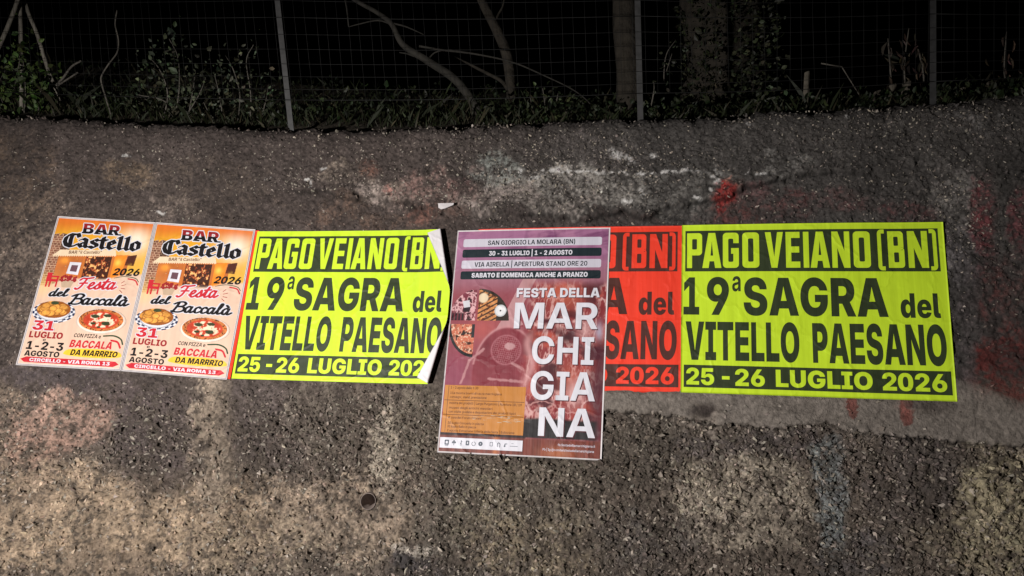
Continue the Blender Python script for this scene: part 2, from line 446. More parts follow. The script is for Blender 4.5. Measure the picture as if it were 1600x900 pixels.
u_in = np.arange(-2.75, 2.2501, 0.005)
U1 = np.concatenate([np.arange(-7.0, -2.76, 0.05), u_in, np.arange(2.30, 6.0, 0.05)])
NV = 520
tt = np.linspace(0, 1, NV)
VB = -CAMZ / math.cos(WB) - 0.05
UU = np.broadcast_to(U1, (NV, len(U1)))
crest = wall_top(U1) + (fbm(U1 * 14, U1 * 0, 5, 4) - .5) * 0.05
VV = VB + tt[:, None] * (crest - VB)[None, :]
WW = relief(UU, VV)
d_top = (crest[None, :] - VV)
WW = WW - 0.03 * np.clip(1 - d_top / 0.05, 0, 1) ** 2       # worn, rounded arris
face = wall_point(UU, VV, WW)
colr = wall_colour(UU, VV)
NCAP = 14
caps, ccol = [], []
for k in range(1, NCAP + 1):
    row = face[-1].copy()
    row[:, 1] += 0.025 * k
    row[:, 2] += 0.012 * math.sin(min(k, 3) / 3 * math.pi / 2) + (fbm(U1 * 20, np.full_like(U1, k * .5), 31, 3) - .5) * 0.018
    caps.append(row); ccol.append(colr[-1])
back = caps[-1].copy(); back[:, 2] = -0.1
V_all = np.concatenate([face.reshape(-1, 3), np.concatenate(caps), back])
C_all = np.concatenate([colr.reshape(-1, 3), np.concatenate(ccol), colr[-1]])
nx = len(U1); ny = NV + NCAP + 1
F = grid_faces(nx, ny)
# the drain opening: leave out the faces the pipe passes through
fu = UU.ravel(); fv = VV.ravel()
near = np.zeros(len(V_all), bool)
near[:len(fu)] = ((fu - PIPE_U) ** 2 + ((fv - PIPE_V)) ** 2) < (PIPE_R + 0.002) ** 2
F = F[~near[F].any(1)]
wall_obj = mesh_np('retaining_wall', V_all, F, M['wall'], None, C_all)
tag(wall_obj, 'long leaning retaining wall of rough grey brown concrete carrying all the posters', 'wall')

# gravel exposed in the concrete
def scatter_gravel():
    N = 210000
    u = rng.uniform(-2.75, 2.25, N); v = rng.uniform(-1.5, 1.0, N)
    px, py = wall_to_photo(u, v)
    keep = (v < wall_top(u) - 0.004) & (poster_cover(u, v) < -0.003)
    n2 = fbm(u * 45, v * 45, 8, 3)
    pl = plaster_mask(px, py, n2)
    dens = fbm(u * 4, v * 4, 101, 4)
    low = sstep(590, 650, py)
    p = (0.36 + 0.64 * low) * (1 - 0.97 * pl) * (0.45 + 1.3 * np.clip(dens - .25, 0, 1))
    for cx, cy, rx, ry in ((150, 830, 260, 80), (112, 655, 75, 45), (530, 810, 120, 50), (334, 690, 30, 100)):
        p = p * (1 - 0.72 * blob(px, py, cx, cy, rx, ry))
    for cx, cy, rx, ry in ((480, 288, 110, 16), (720, 300, 160, 30), (900, 250, 160, 50), (1420, 200, 200, 40), (1500, 330, 50, 90)):
        p = p + 0.35 * blob(px, py, cx, cy, rx, ry)
    keep &= rng.random(N) < p
    keep &= ((u - PIPE_U) ** 2 + (v - PIPE_V) ** 2) > (PIPE_R + 0.012) ** 2
    u, v, py, low = u[keep], v[keep], py[keep], low[keep]
    n = len(u)
    w = relief(u, v)
    base = wall_colour(u, v)
    size = np.exp(rng.normal(0, 0.38, n)) * (0.0033 + 0.0024 * low)
    size = np.clip(size, 0.002, 0.0062 + 0.0038 * low)
    lum = np.exp(rng.normal(0.12, 0.33, n))
    pale = rng.random(n) < (0.12 + .01 * low)
    px = wall_to_photo(u, v)[0]
    zone = 0
    for cx, cy, rx, ry in ((480, 290, 90, 14), (720, 300, 140, 28), (900, 285, 170, 50), (1000, 245, 120, 30), (1300, 190, 150, 30), (1500, 330, 40, 80), (1540, 190, 60, 24), (270, 335, 50, 12), (600, 240, 300, 40)):
        zone = np.maximum(zone, blob(px, py, cx, cy, rx, ry))
    pale |= rng.random(n) < .22 * zone
    grey = lin(174, 164, 152)[None, :] * rng.uniform(0.5, 1.35, (n, 1)) * (1 + rng.normal(0, .02, (n, 3)))
    mean = 0.82 * base + 0.18 * base.mean(0)
    c = np.clip(mean * lum[:, None] * (1 + rng.normal(0, .02, (n, 3))), 0.01, .7)
    c[pale] = grey[pale] * (0.74 - 0.04 * low[pale])[:, None]
    # flattened broken octahedra
    o = np.array([[1, 0, 0], [0, 1, 0], [-1, 0, 0], [0, -1, 0], [0, 0, 1], [.5, .6, .75], [-.6, .3, .7]], float)
    f = np.array([[0, 1, 5], [1, 6, 5], [1, 2, 6], [5, 6, 4], [0, 5, 4], [2, 4, 6], [2, 3, 4], [3, 0, 4]])
    vs = np.broadcast_to(o, (n, 7, 3)).copy()
    vs += rng.normal(0, 0.2, vs.shape)
    vs *= np.stack([size * rng.uniform(.9, 1.6, n), size * rng.uniform(.55, 1.0, n), size * rng.uniform(.4, .9, n)], -1)[:, None, :]
    a = rng.normal(0.2, 0.9, n)
    ca, sa = np.cos(a)[:, None], np.sin(a)[:, None]
    x = vs[..., 0] * ca - vs[..., 1] * sa; y = vs[..., 0] * sa + vs[..., 1] * ca
    tiltx = rng.normal(0, .55, (n, 1)); tilty = rng.normal(0, .55, (n, 1))
    z = vs[..., 2] + x * tiltx + y * tilty
    P = wall_point(u[:, None] + x, v[:, None] + y, w[:, None] + z - 0.0006)
    faces = (f[None] + (np.arange(n) * 7)[:, None, None]).reshape(-1, 3)
    g = mesh_np('exposed_gravel', P.reshape(-1, 3), faces, M['gravel'], wall_obj, np.repeat(c, 7, 0), smooth=False)
    tag(g, kind='stuff')
    print('gravel', n)
scatter_gravel()

# drain pipe: level plastic tube let into the wall
def drain_pipe():
    c = wall_point(PIPE_U, PIPE_V, float(undulation(PIPE_U, PIPE_V)))
    n = 40; a = np.linspace(0, 2 * math.pi, n, endpoint=False)
    axis = np.array([0.10, 1.0, 0.02]); axis /= np.linalg.norm(axis)
    e1 = np.cross(axis, [0, 0, 1.0]); e1 /= np.linalg.norm(e1); e2 = np.cross(e1, axis)
    rings = [(0.032, 0.25), (0.032, 0.001), (0.0315, 0.0), (0.0302, 0.0), (0.0298, 0.001), (0.0298, 0.25), (0.001, 0.25)]
    v = []
    for r, s in rings:
        # the mouth is cut along the leaning face
        p = np.outer(np.cos(a) * r, e1) + np.outer(np.sin(a) * r, e2)
        off = p[:, 2] * math.tan(WB) if s < 0.2 else 0 * p[:, 2]
        v.append(c + p + np.outer(s + off - 0.004, axis))
    F = []
    for k in range(len(rings) - 1):
        i = np.arange(n); j = (i + 1) % n
        F.append(np.c_[k * n + i, k * n + j, (k + 1) * n + j, (k + 1) * n + i])
    mesh_np('drain_pipe', np.concatenate(v), F, M['pvc'], wall_obj)
drain_pipe()

# letter outlines, a thousand units to the em: advance, contours of x, y, on-curve
FONT = {
 'black': {
  'A': (780, [[15, 0, 1, 255, 728, 1, 518, 728, 1, 764, 0, 1, 545, 0, 1, 458, 290, 1, 432, 379, 0, 384, 567, 0, 362, 664, 1, 408, 664, 1, 386, 567, 0, 342, 379, 0, 316, 290, 1, 230, 0, 1], [190, 136, 1, 190, 283, 1, 589, 283, 1, 589, 136, 1]]),
  'B': (661, [[46, 0, 1, 46, 728, 1, 359, 728, 1, 441, 728, 0, 554, 682, 0, 611, 600, 0, 611, 545, 1, 611, 504, 0, 576, 438, 0, 514, 394, 0, 472, 385, 1, 472, 380, 1, 518, 378, 0, 594, 334, 0, 639, 257, 0, 639, 206, 1, 639, 146, 0, 578, 53, 0, 465, 0, 0, 385, 0, 1], [238, 152, 1, 340, 152, 1, 387, 152, 0, 436, 192, 0, 436, 227, 1, 436, 253, 0, 413, 288, 0, 371, 307, 0, 342, 307, 1, 238, 307, 1], [238, 434, 1, 328, 434, 1, 353, 434, 0, 392, 451, 0, 414, 483, 0, 414, 506, 1, 414, 539, 0, 367, 577, 0, 330, 577, 1, 238, 577, 1]]),
  'C': (741, [[381, -10, 1, 282, -10, 0, 123, 76, 0, 30, 243, 0, 30, 363, 1, 30, 484, 0, 124, 652, 0, 283, 738, 0, 381, 738, 1, 449, 738, 0, 564, 700, 0, 651, 629, 0, 705, 526, 0, 712, 461, 1, 515, 461, 1, 512, 486, 0, 491, 526, 0, 458, 554, 0, 413, 569, 0, 386, 569, 1, 336, 569, 0, 265, 520, 0, 229, 428, 0, 229, 363, 1, 229, 297, 0, 266, 205, 0, 336, 159, 0, 385, 159, 1, 413, 159, 0, 457, 173, 0, 490, 202, 0, 512, 242, 0, 516, 266, 1, 712, 266, 1, 707, 214, 0, 659, 115, 0, 575, 36, 0, 457, -10, 0]]),
  'D': (718, [[325, 0, 1, 127, 0, 1, 127, 164, 1, 317, 164, 1, 374, 164, 0, 453, 202, 0, 493, 290, 0, 493, 363, 1, 493, 437, 0, 452, 525, 0, 371, 564, 0, 312, 564, 1, 124, 564, 1, 124, 728, 1, 323, 728, 1, 435, 728, 0, 598, 639, 0, 688, 476, 0, 688, 363, 1, 688, 251, 0, 599, 88, 0, 436, 0, 0], [240, 728, 1, 240, 0, 1, 46, 0, 1, 46, 728, 1]]),
  'E': (618, [[46, 0, 1, 46, 728, 1, 580, 728, 1, 580, 568, 1, 240, 568, 1, 240, 444, 1, 552, 444, 1, 552, 289, 1, 240, 289, 1, 240, 159, 1, 578, 159, 1, 578, 0, 1]]),
  'F': (590, [[46, 0, 1, 46, 728, 1, 566, 728, 1, 566, 568, 1, 240, 568, 1, 240, 411, 1, 538, 411, 1, 538, 256, 1, 240, 256, 1, 240, 0, 1]]),
  'G': (749, [[386, -10, 1, 280, -10, 0, 120, 80, 0, 30, 248, 0, 30, 363, 1, 30, 483, 0, 125, 651, 0, 286, 738, 0, 384, 738, 1, 449, 738, 0, 561, 701, 0, 648, 633, 0, 701, 541, 0, 707, 484, 1, 510, 484, 1, 506, 504, 0, 486, 536, 0, 455, 558, 0, 414, 569, 0, 389, 569, 1, 338, 569, 0, 266, 521, 0, 229, 429, 0, 229, 365, 1, 229, 299, 0, 266, 207, 0, 337, 159, 0, 389, 159, 1, 434, 159, 0, 496, 186, 0, 527, 236, 0, 527, 269, 1, 563, 265, 1, 392, 265, 1, 392, 404, 1, 715, 404, 1, 715, 303, 1, 715, 206, 0, 631, 65, 0, 483, -10, 0]]),
  'H': (742, [[46, 0, 1, 46, 728, 1, 240, 728, 1, 240, 451, 1, 502, 451, 1, 502, 728, 1, 696, 728, 1, 696, 0, 1, 502, 0, 1, 502, 291, 1, 240, 291, 1, 240, 0, 1]]),
  'I': (480, [[28, 0, 1, 28, 155, 1, 143, 155, 1, 143, 572, 1, 28, 572, 1, 28, 728, 1, 452, 728, 1, 452, 572, 1, 337, 572, 1, 337, 155, 1, 452, 155, 1, 452, 0, 1]]),
  'L': (568, [[46, 0, 1, 46, 728, 1, 240, 728, 1, 240, 159, 1, 543, 159, 1, 543, 0, 1]]),
  'M': (943, [[46, 0, 1, 46, 728, 1, 346, 728, 1, 417, 489, 1, 426, 460, 0, 447, 370, 0, 469, 267, 0, 487, 173, 0, 493, 141, 1, 452, 141, 1, 457, 173, 0, 475, 267, 0, 497, 370, 0, 518, 460, 0, 526, 489, 1, 596, 728, 1, 897, 728, 1, 897, 0, 1, 703, 0, 1, 703, 288, 1, 703, 313, 0, 705, 393, 0, 708, 488, 0, 710, 585, 0, 710, 626, 1, 725, 626, 1, 716, 582, 0, 693, 485, 0, 669, 392, 0, 648, 314, 0, 640, 288, 1, 552, 0, 1, 392, 0, 1, 302, 288, 1, 294, 314, 0, 272, 392, 0, 248, 485, 0, 225, 582, 0, 215, 626, 1, 232, 626, 1, 232, 585, 0, 235, 488, 0, 238, 393, 0, 240, 313, 0, 240, 288, 1, 240, 0, 1]]),
  'N': (758, [[46, 0, 1, 46, 728, 1, 253, 728, 1, 434, 433, 1, 452, 403, 0, 490, 333, 0, 528, 250, 0, 546, 200, 1, 527, 182, 1, 524, 221, 0, 519, 323, 0, 514, 420, 0, 514, 452, 1, 514, 728, 1, 712, 728, 1, 712, 0, 1, 505, 0, 1, 337, 273, 1, 314, 310, 0, 272, 387, 0, 230, 476, 0, 205, 530, 1, 231, 534, 1, 235, 483, 0, 241, 383, 0, 244, 300, 0, 244, 273, 1, 244, 0, 1]]),
  'O': (765, [[383, -10, 1, 284, -10, 0, 124, 76, 0, 30, 243, 0, 30, 363, 1, 30, 484, 0, 124, 652, 0, 284, 738, 0, 383, 738, 1, 482, 738, 0, 641, 652, 0, 735, 484, 0, 735, 363, 1, 735, 243, 0, 641, 76, 0, 482, -10, 0], [383, 159, 1, 432, 159, 0, 501, 206, 0, 537, 298, 0, 537, 363, 1, 537, 429, 0, 501, 521, 0, 432, 569, 0, 383, 569, 1, 334, 569, 0, 265, 521, 0, 229, 429, 0, 229, 363, 1, 229, 298, 0, 265, 206, 0, 334, 159, 0]]),
  'P': (652, [[46, 0, 1, 46, 728, 1, 355, 728, 1, 438, 728, 0, 561, 664, 0, 629, 550, 0, 629, 472, 1, 629, 395, 0, 560, 282, 0, 435, 220, 0, 351, 220, 1, 162, 220, 1, 162, 374, 1, 321, 374, 1, 355, 374, 0, 404, 398, 0, 431, 442, 0, 431, 472, 1, 431, 503, 0, 404, 547, 0, 355, 570, 0, 321, 570, 1, 240, 570, 1, 240, 0, 1]]),
  'R': (666, [[46, 0, 1, 46, 728, 1, 355, 728, 1, 438, 728, 0, 561, 668, 0, 629, 556, 0, 629, 479, 1, 629, 403, 0, 559, 295, 0, 433, 238, 0, 348, 238, 1, 164, 238, 1, 164, 389, 1, 321, 389, 1, 355, 389, 0, 405, 409, 0, 431, 449, 0, 431, 479, 1, 431, 510, 0, 405, 550, 0, 355, 571, 0, 321, 571, 1, 240, 571, 1, 240, 0, 1], [444, 0, 1, 272, 332, 1, 476, 332, 1, 652, 0, 1]]),
  'S': (670, [[342, -10, 1, 246, -10, 0, 106, 47, 0, 31, 162, 0, 30, 249, 1, 215, 249, 1, 217, 217, 0, 247, 171, 0, 303, 148, 0, 341, 148, 1, 374, 148, 0, 420, 164, 0, 444, 194, 0, 444, 213, 1, 444, 231, 0, 421, 257, 0, 371, 278, 0, 330, 286, 1, 257, 302, 1, 158, 322, 0, 47, 424, 0, 47, 507, 1, 47, 576, 0, 122, 680, 0, 254, 738, 0, 340, 738, 1, 429, 738, 0, 557, 680, 0, 627, 573, 0, 628, 501, 1, 445, 501, 1, 442, 538, 0, 389, 580, 0, 341, 580, 1, 311, 580, 0, 269, 565, 0, 247, 537, 0, 247, 519, 1, 247, 501, 0, 269, 475, 0, 315, 456, 0, 350, 449, 1, 410, 436, 1, 470, 424, 0, 557, 384, 0, 613, 330, 0, 640, 260, 0, 640, 218, 1, 640, 145, 0, 569, 43, 0, 436, -10, 0]]),
  'T': (674, [[25, 568, 1, 25, 728, 1, 649, 728, 1, 649, 568, 1, 434, 568, 1, 434, 0, 1, 240, 0, 1, 240, 568, 1]]),
  'U': (717, [[358, -10, 1, 264, -10, 0, 124, 56, 0, 46, 178, 0, 46, 260, 1, 46, 728, 1, 238, 728, 1, 238, 276, 1, 238, 241, 0, 269, 188, 0, 323, 157, 0, 358, 157, 1, 394, 157, 0, 448, 188, 0, 479, 241, 0, 479, 276, 1, 479, 728, 1, 671, 728, 1, 671, 260, 1, 671, 178, 0, 593, 56, 0, 452, -10, 0]]),
  'V': (775, [[261, 0, 1, 15, 728, 1, 233, 728, 1, 321, 438, 1, 347, 349, 0, 394, 164, 0, 417, 69, 1, 369, 69, 1, 391, 164, 0, 435, 349, 0, 461, 438, 1, 545, 728, 1, 760, 728, 1, 522, 0, 1]]),
  'Z': (678, [[42, 0, 1, 42, 121, 1, 316, 473, 1, 347, 514, 0, 422, 595, 0, 461, 636, 1, 476, 573, 1, 425, 569, 0, 322, 568, 0, 271, 568, 1, 45, 568, 1, 45, 728, 1, 635, 728, 1, 635, 606, 1, 366, 259, 1, 333, 217, 0, 257, 133, 0, 218, 91, 1, 202, 154, 1, 256, 158, 0, 364, 159, 0, 418, 159, 1, 635, 159, 1, 635, 0, 1]]),
  '0': (645, [[322, -10, 1, 222, -10, 0, 90, 79, 0, 24, 246, 0, 24, 363, 1, 24, 481, 0, 90, 648, 0, 222, 738, 0, 322, 738, 1, 422, 738, 0, 555, 648, 0, 621, 481, 0, 621, 363, 1, 621, 246, 0, 555, 79, 0, 423, -10, 0], [322, 145, 1, 361, 145, 0, 408, 192, 0, 431, 289, 0, 431, 363, 1, 431, 438, 0, 408, 536, 0, 361, 584, 0, 322, 584, 1, 284, 584, 0, 236, 536, 0, 214, 438, 0, 214, 363, 1, 214, 289, 0, 236, 192, 0, 284, 145, 0]]),
  '1': (645, [[74, 0, 1, 74, 153, 1, 590, 153, 1, 590, 0, 1], [448, 728, 1, 448, 0, 1, 257, 0, 1, 257, 559, 1, 253, 559, 1, 92, 453, 1, 92, 618, 1, 260, 728, 1]]),
  '2': (648, [[62, 0, 1, 62, 138, 1, 333, 363, 1, 359, 384, 0, 400, 425, 0, 424, 470, 0, 424, 498, 1, 424, 525, 0, 400, 566, 0, 358, 588, 0, 330, 588, 1, 301, 588, 0, 258, 563, 0, 233, 517, 0, 233, 483, 1, 51, 483, 1, 51, 562, 0, 120, 676, 0, 245, 738, 0, 330, 738, 1, 414, 738, 0, 540, 682, 0, 610, 581, 0, 610, 512, 1, 610, 466, 0, 574, 383, 0, 490, 291, 0, 419, 232, 1, 330, 157, 1, 330, 154, 1, 616, 154, 1, 616, 0, 1]]),
  '3': (648, [[328, -10, 1, 236, -10, 0, 105, 53, 0, 35, 162, 0, 34, 230, 1, 225, 230, 1, 225, 204, 0, 253, 165, 0, 299, 142, 0, 328, 142, 1, 357, 142, 0, 401, 165, 0, 425, 208, 0, 425, 236, 1, 425, 262, 0, 398, 303, 0, 349, 327, 0, 317, 327, 1, 219, 327, 1, 219, 441, 1, 367, 570, 1, 367, 573, 1, 71, 573, 1, 71, 728, 1, 592, 728, 1, 592, 586, 1, 351, 381, 1, 351, 424, 1, 435, 435, 0, 558, 387, 0, 624, 288, 0, 624, 223, 1, 624, 152, 0, 548, 47, 0, 414, -10, 0]]),
  '4': (648, [[39, 124, 1, 39, 274, 1, 312, 728, 1, 498, 728, 1, 230, 277, 1, 230, 273, 1, 662, 273, 1, 662, 124, 1], [393, 0, 1, 393, 169, 1, 398, 236, 1, 398, 454, 1, 573, 454, 1, 573, 0, 1]]),
  '5': (648, [[340, -10, 1, 256, -10, 0, 129, 48, 0, 55, 154, 0, 53, 224, 1, 239, 224, 1, 239, 198, 0, 266, 158, 0, 312, 136, 0, 340, 136, 1, 371, 136, 0, 417, 163, 0, 444, 211, 0, 444, 244, 1, 444, 277, 0, 417, 326, 0, 371, 353, 0, 340, 353, 1, 306, 353, 0, 253, 322, 0, 241, 295, 1, 69, 317, 1, 95, 728, 1, 585, 728, 1, 585, 573, 1, 258, 573, 1, 245, 424, 1, 248, 424, 1, 268, 453, 0, 345, 489, 0, 395, 489, 1, 444, 489, 0, 529, 453, 0, 593, 389, 0, 629, 301, 0, 629, 249, 1, 629, 173, 0, 557, 56, 0, 427, -10, 0]]),
  '6': (648, [[354, -10, 1, 274, -10, 0, 143, 49, 0, 64, 161, 0, 64, 241, 1, 64, 302, 0, 110, 414, 0, 150, 473, 1, 321, 728, 1, 517, 728, 1, 300, 408, 1, 241, 408, 1, 251, 423, 0, 295, 454, 0, 359, 476, 0, 401, 476, 1, 471, 476, 0, 576, 421, 0, 634, 318, 0, 634, 247, 1, 634, 169, 0, 562, 54, 0, 435, -10, 0], [350, 137, 1, 381, 137, 0, 427, 164, 0, 454, 212, 0, 454, 242, 1, 454, 273, 0, 427, 321, 0, 381, 348, 0, 350, 348, 1, 321, 348, 0, 274, 321, 0, 247, 273, 0, 247, 242, 1, 247, 212, 0, 274, 164, 0, 321, 137, 0]]),
  '7': (648, [[116, 0, 1, 403, 568, 1, 403, 571, 1, 66, 571, 1, 66, 728, 1, 603, 728, 1, 603, 573, 1, 314, 0, 1]]),
  '8': (648, [[346, -10, 1, 258, -10, 0, 122, 43, 0, 45, 137, 0, 45, 197, 1, 45, 244, 0, 90, 319, 0, 170, 368, 0, 220, 375, 1, 220, 378, 1, 153, 390, 0, 70, 477, 0, 70, 540, 1, 70, 598, 0, 141, 687, 0, 266, 738, 0, 346, 738, 1, 427, 738, 0, 552, 688, 0, 622, 598, 0, 622, 540, 1, 622, 477, 0, 539, 390, 0, 472, 378, 1, 472, 375, 1, 523, 368, 0, 602, 319, 0, 648, 244, 0, 648, 197, 1, 648, 137, 0, 570, 43, 0, 434, -10, 0], [346, 123, 1, 375, 123, 0, 420, 146, 0, 446, 187, 0, 446, 213, 1, 446, 239, 0, 420, 279, 0, 375, 303, 0, 346, 303, 1, 318, 303, 0, 273, 280, 0, 247, 240, 0, 247, 213, 1, 247, 187, 0, 273, 146, 0, 317, 123, 0], [346, 438, 1, 372, 438, 0, 412, 459, 0, 434, 495, 0, 434, 519, 1, 434, 543, 0, 412, 579, 0, 372, 599, 0, 346, 599, 1, 320, 599, 0, 281, 579, 0, 259, 543, 0, 259, 519, 1, 259, 495, 0, 281, 459, 0, 320, 438, 0]]),
  '9': (648, [[345, 737, 1, 424, 737, 0, 556, 679, 0, 634, 567, 0, 634, 487, 1, 634, 426, 0, 588, 313, 0, 548, 254, 1, 377, 0, 1, 182, 0, 1, 398, 319, 1, 457, 319, 1, 447, 304, 0, 404, 273, 0, 339, 252, 0, 297, 252, 1, 228, 252, 0, 123, 307, 0, 64, 409, 0, 64, 481, 1, 64, 558, 0, 136, 674, 0, 263, 737, 0], [348, 591, 1, 318, 591, 0, 271, 564, 0, 244, 516, 0, 244, 485, 1, 244, 455, 0, 271, 407, 0, 318, 379, 0, 348, 379, 1, 378, 379, 0, 424, 407, 0, 451, 455, 0, 451, 485, 1, 451, 516, 0, 424, 564, 0, 378, 591, 0]]),
  '-': (648, [[497, 359, 1, 497, 215, 1, 157, 215, 1, 157, 359, 1]]),
  'a': (590, [[203, -9, 1, 151, -9, 0, 70, 25, 0, 25, 95, 0, 25, 148, 1, 25, 193, 0, 56, 255, 0, 111, 294, 0, 183, 315, 0, 225, 318, 1, 271, 322, 0, 327, 332, 0, 351, 350, 0, 351, 365, 1, 351, 367, 1, 351, 381, 0, 336, 401, 0, 308, 412, 0, 288, 412, 1, 269, 412, 0, 238, 401, 0, 219, 378, 0, 216, 362, 1, 43, 374, 1, 50, 424, 0, 110, 501, 0, 217, 544, 0, 293, 544, 1, 350, 544, 0, 442, 518, 0, 507, 471, 0, 542, 404, 0, 542, 364, 1, 542, 0, 1, 361, 0, 1, 361, 75, 1, 357, 75, 1, 341, 45, 0, 296, 8, 0, 238, -9, 0], [264, 112, 1, 287, 112, 0, 328, 131, 0, 353, 165, 0, 353, 190, 1, 353, 235, 1, 346, 232, 0, 328, 226, 0, 307, 222, 0, 285, 217, 0, 272, 215, 1, 250, 212, 0, 220, 196, 0, 205, 174, 0, 205, 159, 1, 205, 144, 0, 220, 123, 0, 246, 112, 0]]),
  'c': (594, [[307, -10, 1, 221, -10, 0, 96, 59, 0, 29, 184, 0, 29, 267, 1, 29, 350, 0, 96, 475, 0, 221, 544, 0, 307, 544, 1, 363, 544, 0, 455, 514, 0, 523, 459, 0, 563, 381, 0, 567, 333, 1, 389, 315, 1, 386, 336, 0, 373, 367, 0, 353, 388, 0, 326, 400, 0, 310, 400, 1, 283, 400, 0, 244, 369, 0, 222, 310, 0, 222, 267, 1, 222, 225, 0, 244, 165, 0, 283, 134, 0, 310, 134, 1, 326, 134, 0, 353, 146, 0, 374, 168, 0, 387, 200, 0, 389, 221, 1, 567, 203, 1, 563, 155, 0, 524, 76, 0, 456, 20, 0, 363, -10, 0]]),
  'd': (637, [[247, -9, 1, 185, -9, 0, 86, 55, 0, 29, 178, 0, 29, 268, 1, 29, 360, 0, 88, 483, 0, 187, 544, 0, 245, 544, 1, 283, 544, 0, 342, 520, 0, 383, 477, 0, 395, 450, 1, 398, 450, 1, 398, 728, 1, 588, 728, 1, 588, 0, 1, 400, 0, 1, 400, 86, 1, 396, 86, 1, 385, 58, 0, 343, 15, 0, 284, -9, 0], [311, 139, 1, 339, 139, 0, 380, 171, 0, 403, 229, 0, 403, 268, 1, 403, 308, 0, 380, 365, 0, 339, 397, 0, 311, 397, 1, 284, 397, 0, 244, 365, 0, 224, 308, 0, 224, 268, 1, 224, 228, 0, 244, 170, 0, 284, 139, 0]]),
  'e': (597, [[306, -10, 1, 221, -10, 0, 96, 57, 0, 29, 182, 0, 29, 267, 1, 29, 349, 0, 96, 474, 0, 219, 544, 0, 301, 544, 1, 362, 544, 0, 461, 506, 0, 532, 434, 0, 571, 333, 0, 571, 270, 1, 571, 223, 1, 88, 223, 1, 88, 329, 1, 482, 329, 1, 393, 308, 1, 393, 340, 0, 373, 385, 0, 333, 409, 0, 304, 409, 1, 275, 409, 0, 236, 385, 0, 215, 340, 0, 215, 308, 1, 215, 229, 1, 215, 194, 0, 238, 147, 0, 282, 124, 0, 311, 124, 1, 332, 124, 0, 366, 135, 0, 390, 157, 0, 396, 172, 1, 565, 155, 1, 552, 105, 0, 482, 31, 0, 375, -10, 0]]),
  'g': (638, [[309, -214, 1, 231, -214, 0, 121, -174, 0, 57, -102, 0, 49, -55, 1, 220, -37, 1, 224, -52, 0, 247, -73, 0, 284, -84, 0, 308, -84, 1, 355, -84, 0, 401, -40, 0, 401, 5, 1, 401, 94, 1, 392, 94, 1, 381, 66, 0, 340, 27, 0, 283, 7, 0, 246, 7, 1, 185, 7, 0, 86, 65, 0, 29, 182, 0, 29, 270, 1, 29, 361, 0, 89, 483, 0, 187, 544, 0, 245, 544, 1, 284, 544, 0, 343, 519, 0, 385, 476, 0, 398, 449, 1, 400, 449, 1, 400, 536, 1, 590, 536, 1, 590, 24, 1, 590, -55, 0, 520, -161, 0, 395, -214, 0], [311, 147, 1, 340, 147, 0, 381, 176, 0, 403, 233, 0, 403, 271, 1, 403, 310, 0, 381, 367, 0, 340, 398, 0, 311, 398, 1, 284, 398, 0, 244, 367, 0, 224, 310, 0, 224, 271, 1, 224, 232, 0, 244, 176, 0, 284, 147, 0]]),
  'l': (325, [[241, -2, 1, 141, -2, 0, 48, 74, 0, 48, 157, 1, 48, 728, 1, 239, 728, 1, 239, 176, 1, 239, 158, 0, 258, 140, 0, 276, 140, 1, 284, 140, 0, 296, 141, 0, 300, 142, 1, 318, 8, 1, 306, 5, 0, 267, -2, 0]]),
  'o': (617, [[309, -10, 1, 223, -10, 0, 96, 59, 0, 29, 183, 0, 29, 267, 1, 29, 350, 0, 96, 475, 0, 223, 544, 0, 309, 544, 1, 396, 544, 0, 521, 475, 0, 589, 350, 0, 589, 267, 1, 589, 183, 0, 521, 59, 0, 396, -10, 0], [309, 135, 1, 335, 135, 0, 374, 166, 0, 395, 226, 0, 395, 267, 1, 395, 310, 0, 374, 368, 0, 335, 399, 0, 309, 399, 1, 283, 399, 0, 244, 368, 0, 222, 310, 0, 222, 267, 1, 222, 226, 0, 244, 166, 0, 283, 135, 0]]),
  's': (575, [[289, -11, 1, 215, -11, 0, 101, 32, 0, 32, 110, 0, 24, 164, 1, 204, 181, 1, 212, 151, 0, 255, 118, 0, 294, 118, 1, 324, 118, 0, 357, 137, 0, 357, 154, 1, 357, 170, 0, 327, 188, 0, 296, 194, 1, 199, 211, 1, 119, 226, 0, 36, 305, 0, 36, 369, 1, 36, 424, 0, 96, 502, 0, 207, 544, 0, 284, 544, 1, 357, 544, 0, 465, 504, 0, 529, 431, 0, 535, 379, 1, 365, 363, 1, 360, 389, 0, 318, 416, 0, 289, 416, 1, 261, 416, 0, 226, 397, 0, 226, 380, 1, 226, 367, 0, 250, 346, 0, 279, 341, 1, 388, 321, 1, 471, 307, 0, 551, 236, 0, 551, 177, 1, 551, 120, 0, 484, 35, 0, 366, -11, 0]]),
  't': (402, [[375, 536, 1, 375, 395, 1, 10, 395, 1, 10, 536, 1], [85, 669, 1, 276, 669, 1, 276, 178, 1, 276, 158, 0, 294, 140, 0, 317, 140, 1, 327, 140, 0, 363, 143, 0, 369, 144, 1, 384, 5, 1, 358, -1, 0, 299, -5, 0, 271, -5, 1, 178, -5, 0, 85, 75, 0, 85, 155, 1]]),
  'p': (637, [[48, -204, 1, 48, 536, 1, 237, 536, 1, 237, 451, 1, 241, 451, 1, 253, 477, 0, 295, 520, 0, 354, 544, 0, 392, 544, 1, 450, 544, 0, 548, 483, 0, 608, 360, 0, 608, 268, 1, 608, 178, 0, 551, 55, 0, 452, -9, 0, 390, -9, 1, 353, -9, 0, 294, 15, 0, 253, 58, 0, 242, 85, 1, 239, 85, 1, 239, -204, 1], [325, 139, 1, 353, 139, 0, 392, 170, 0, 413, 228, 0, 413, 268, 1, 413, 308, 0, 392, 365, 0, 353, 397, 0, 325, 397, 1, 297, 397, 0, 256, 365, 0, 234, 308, 0, 234, 268, 1, 234, 229, 0, 256, 171, 0, 297, 139, 0]]),
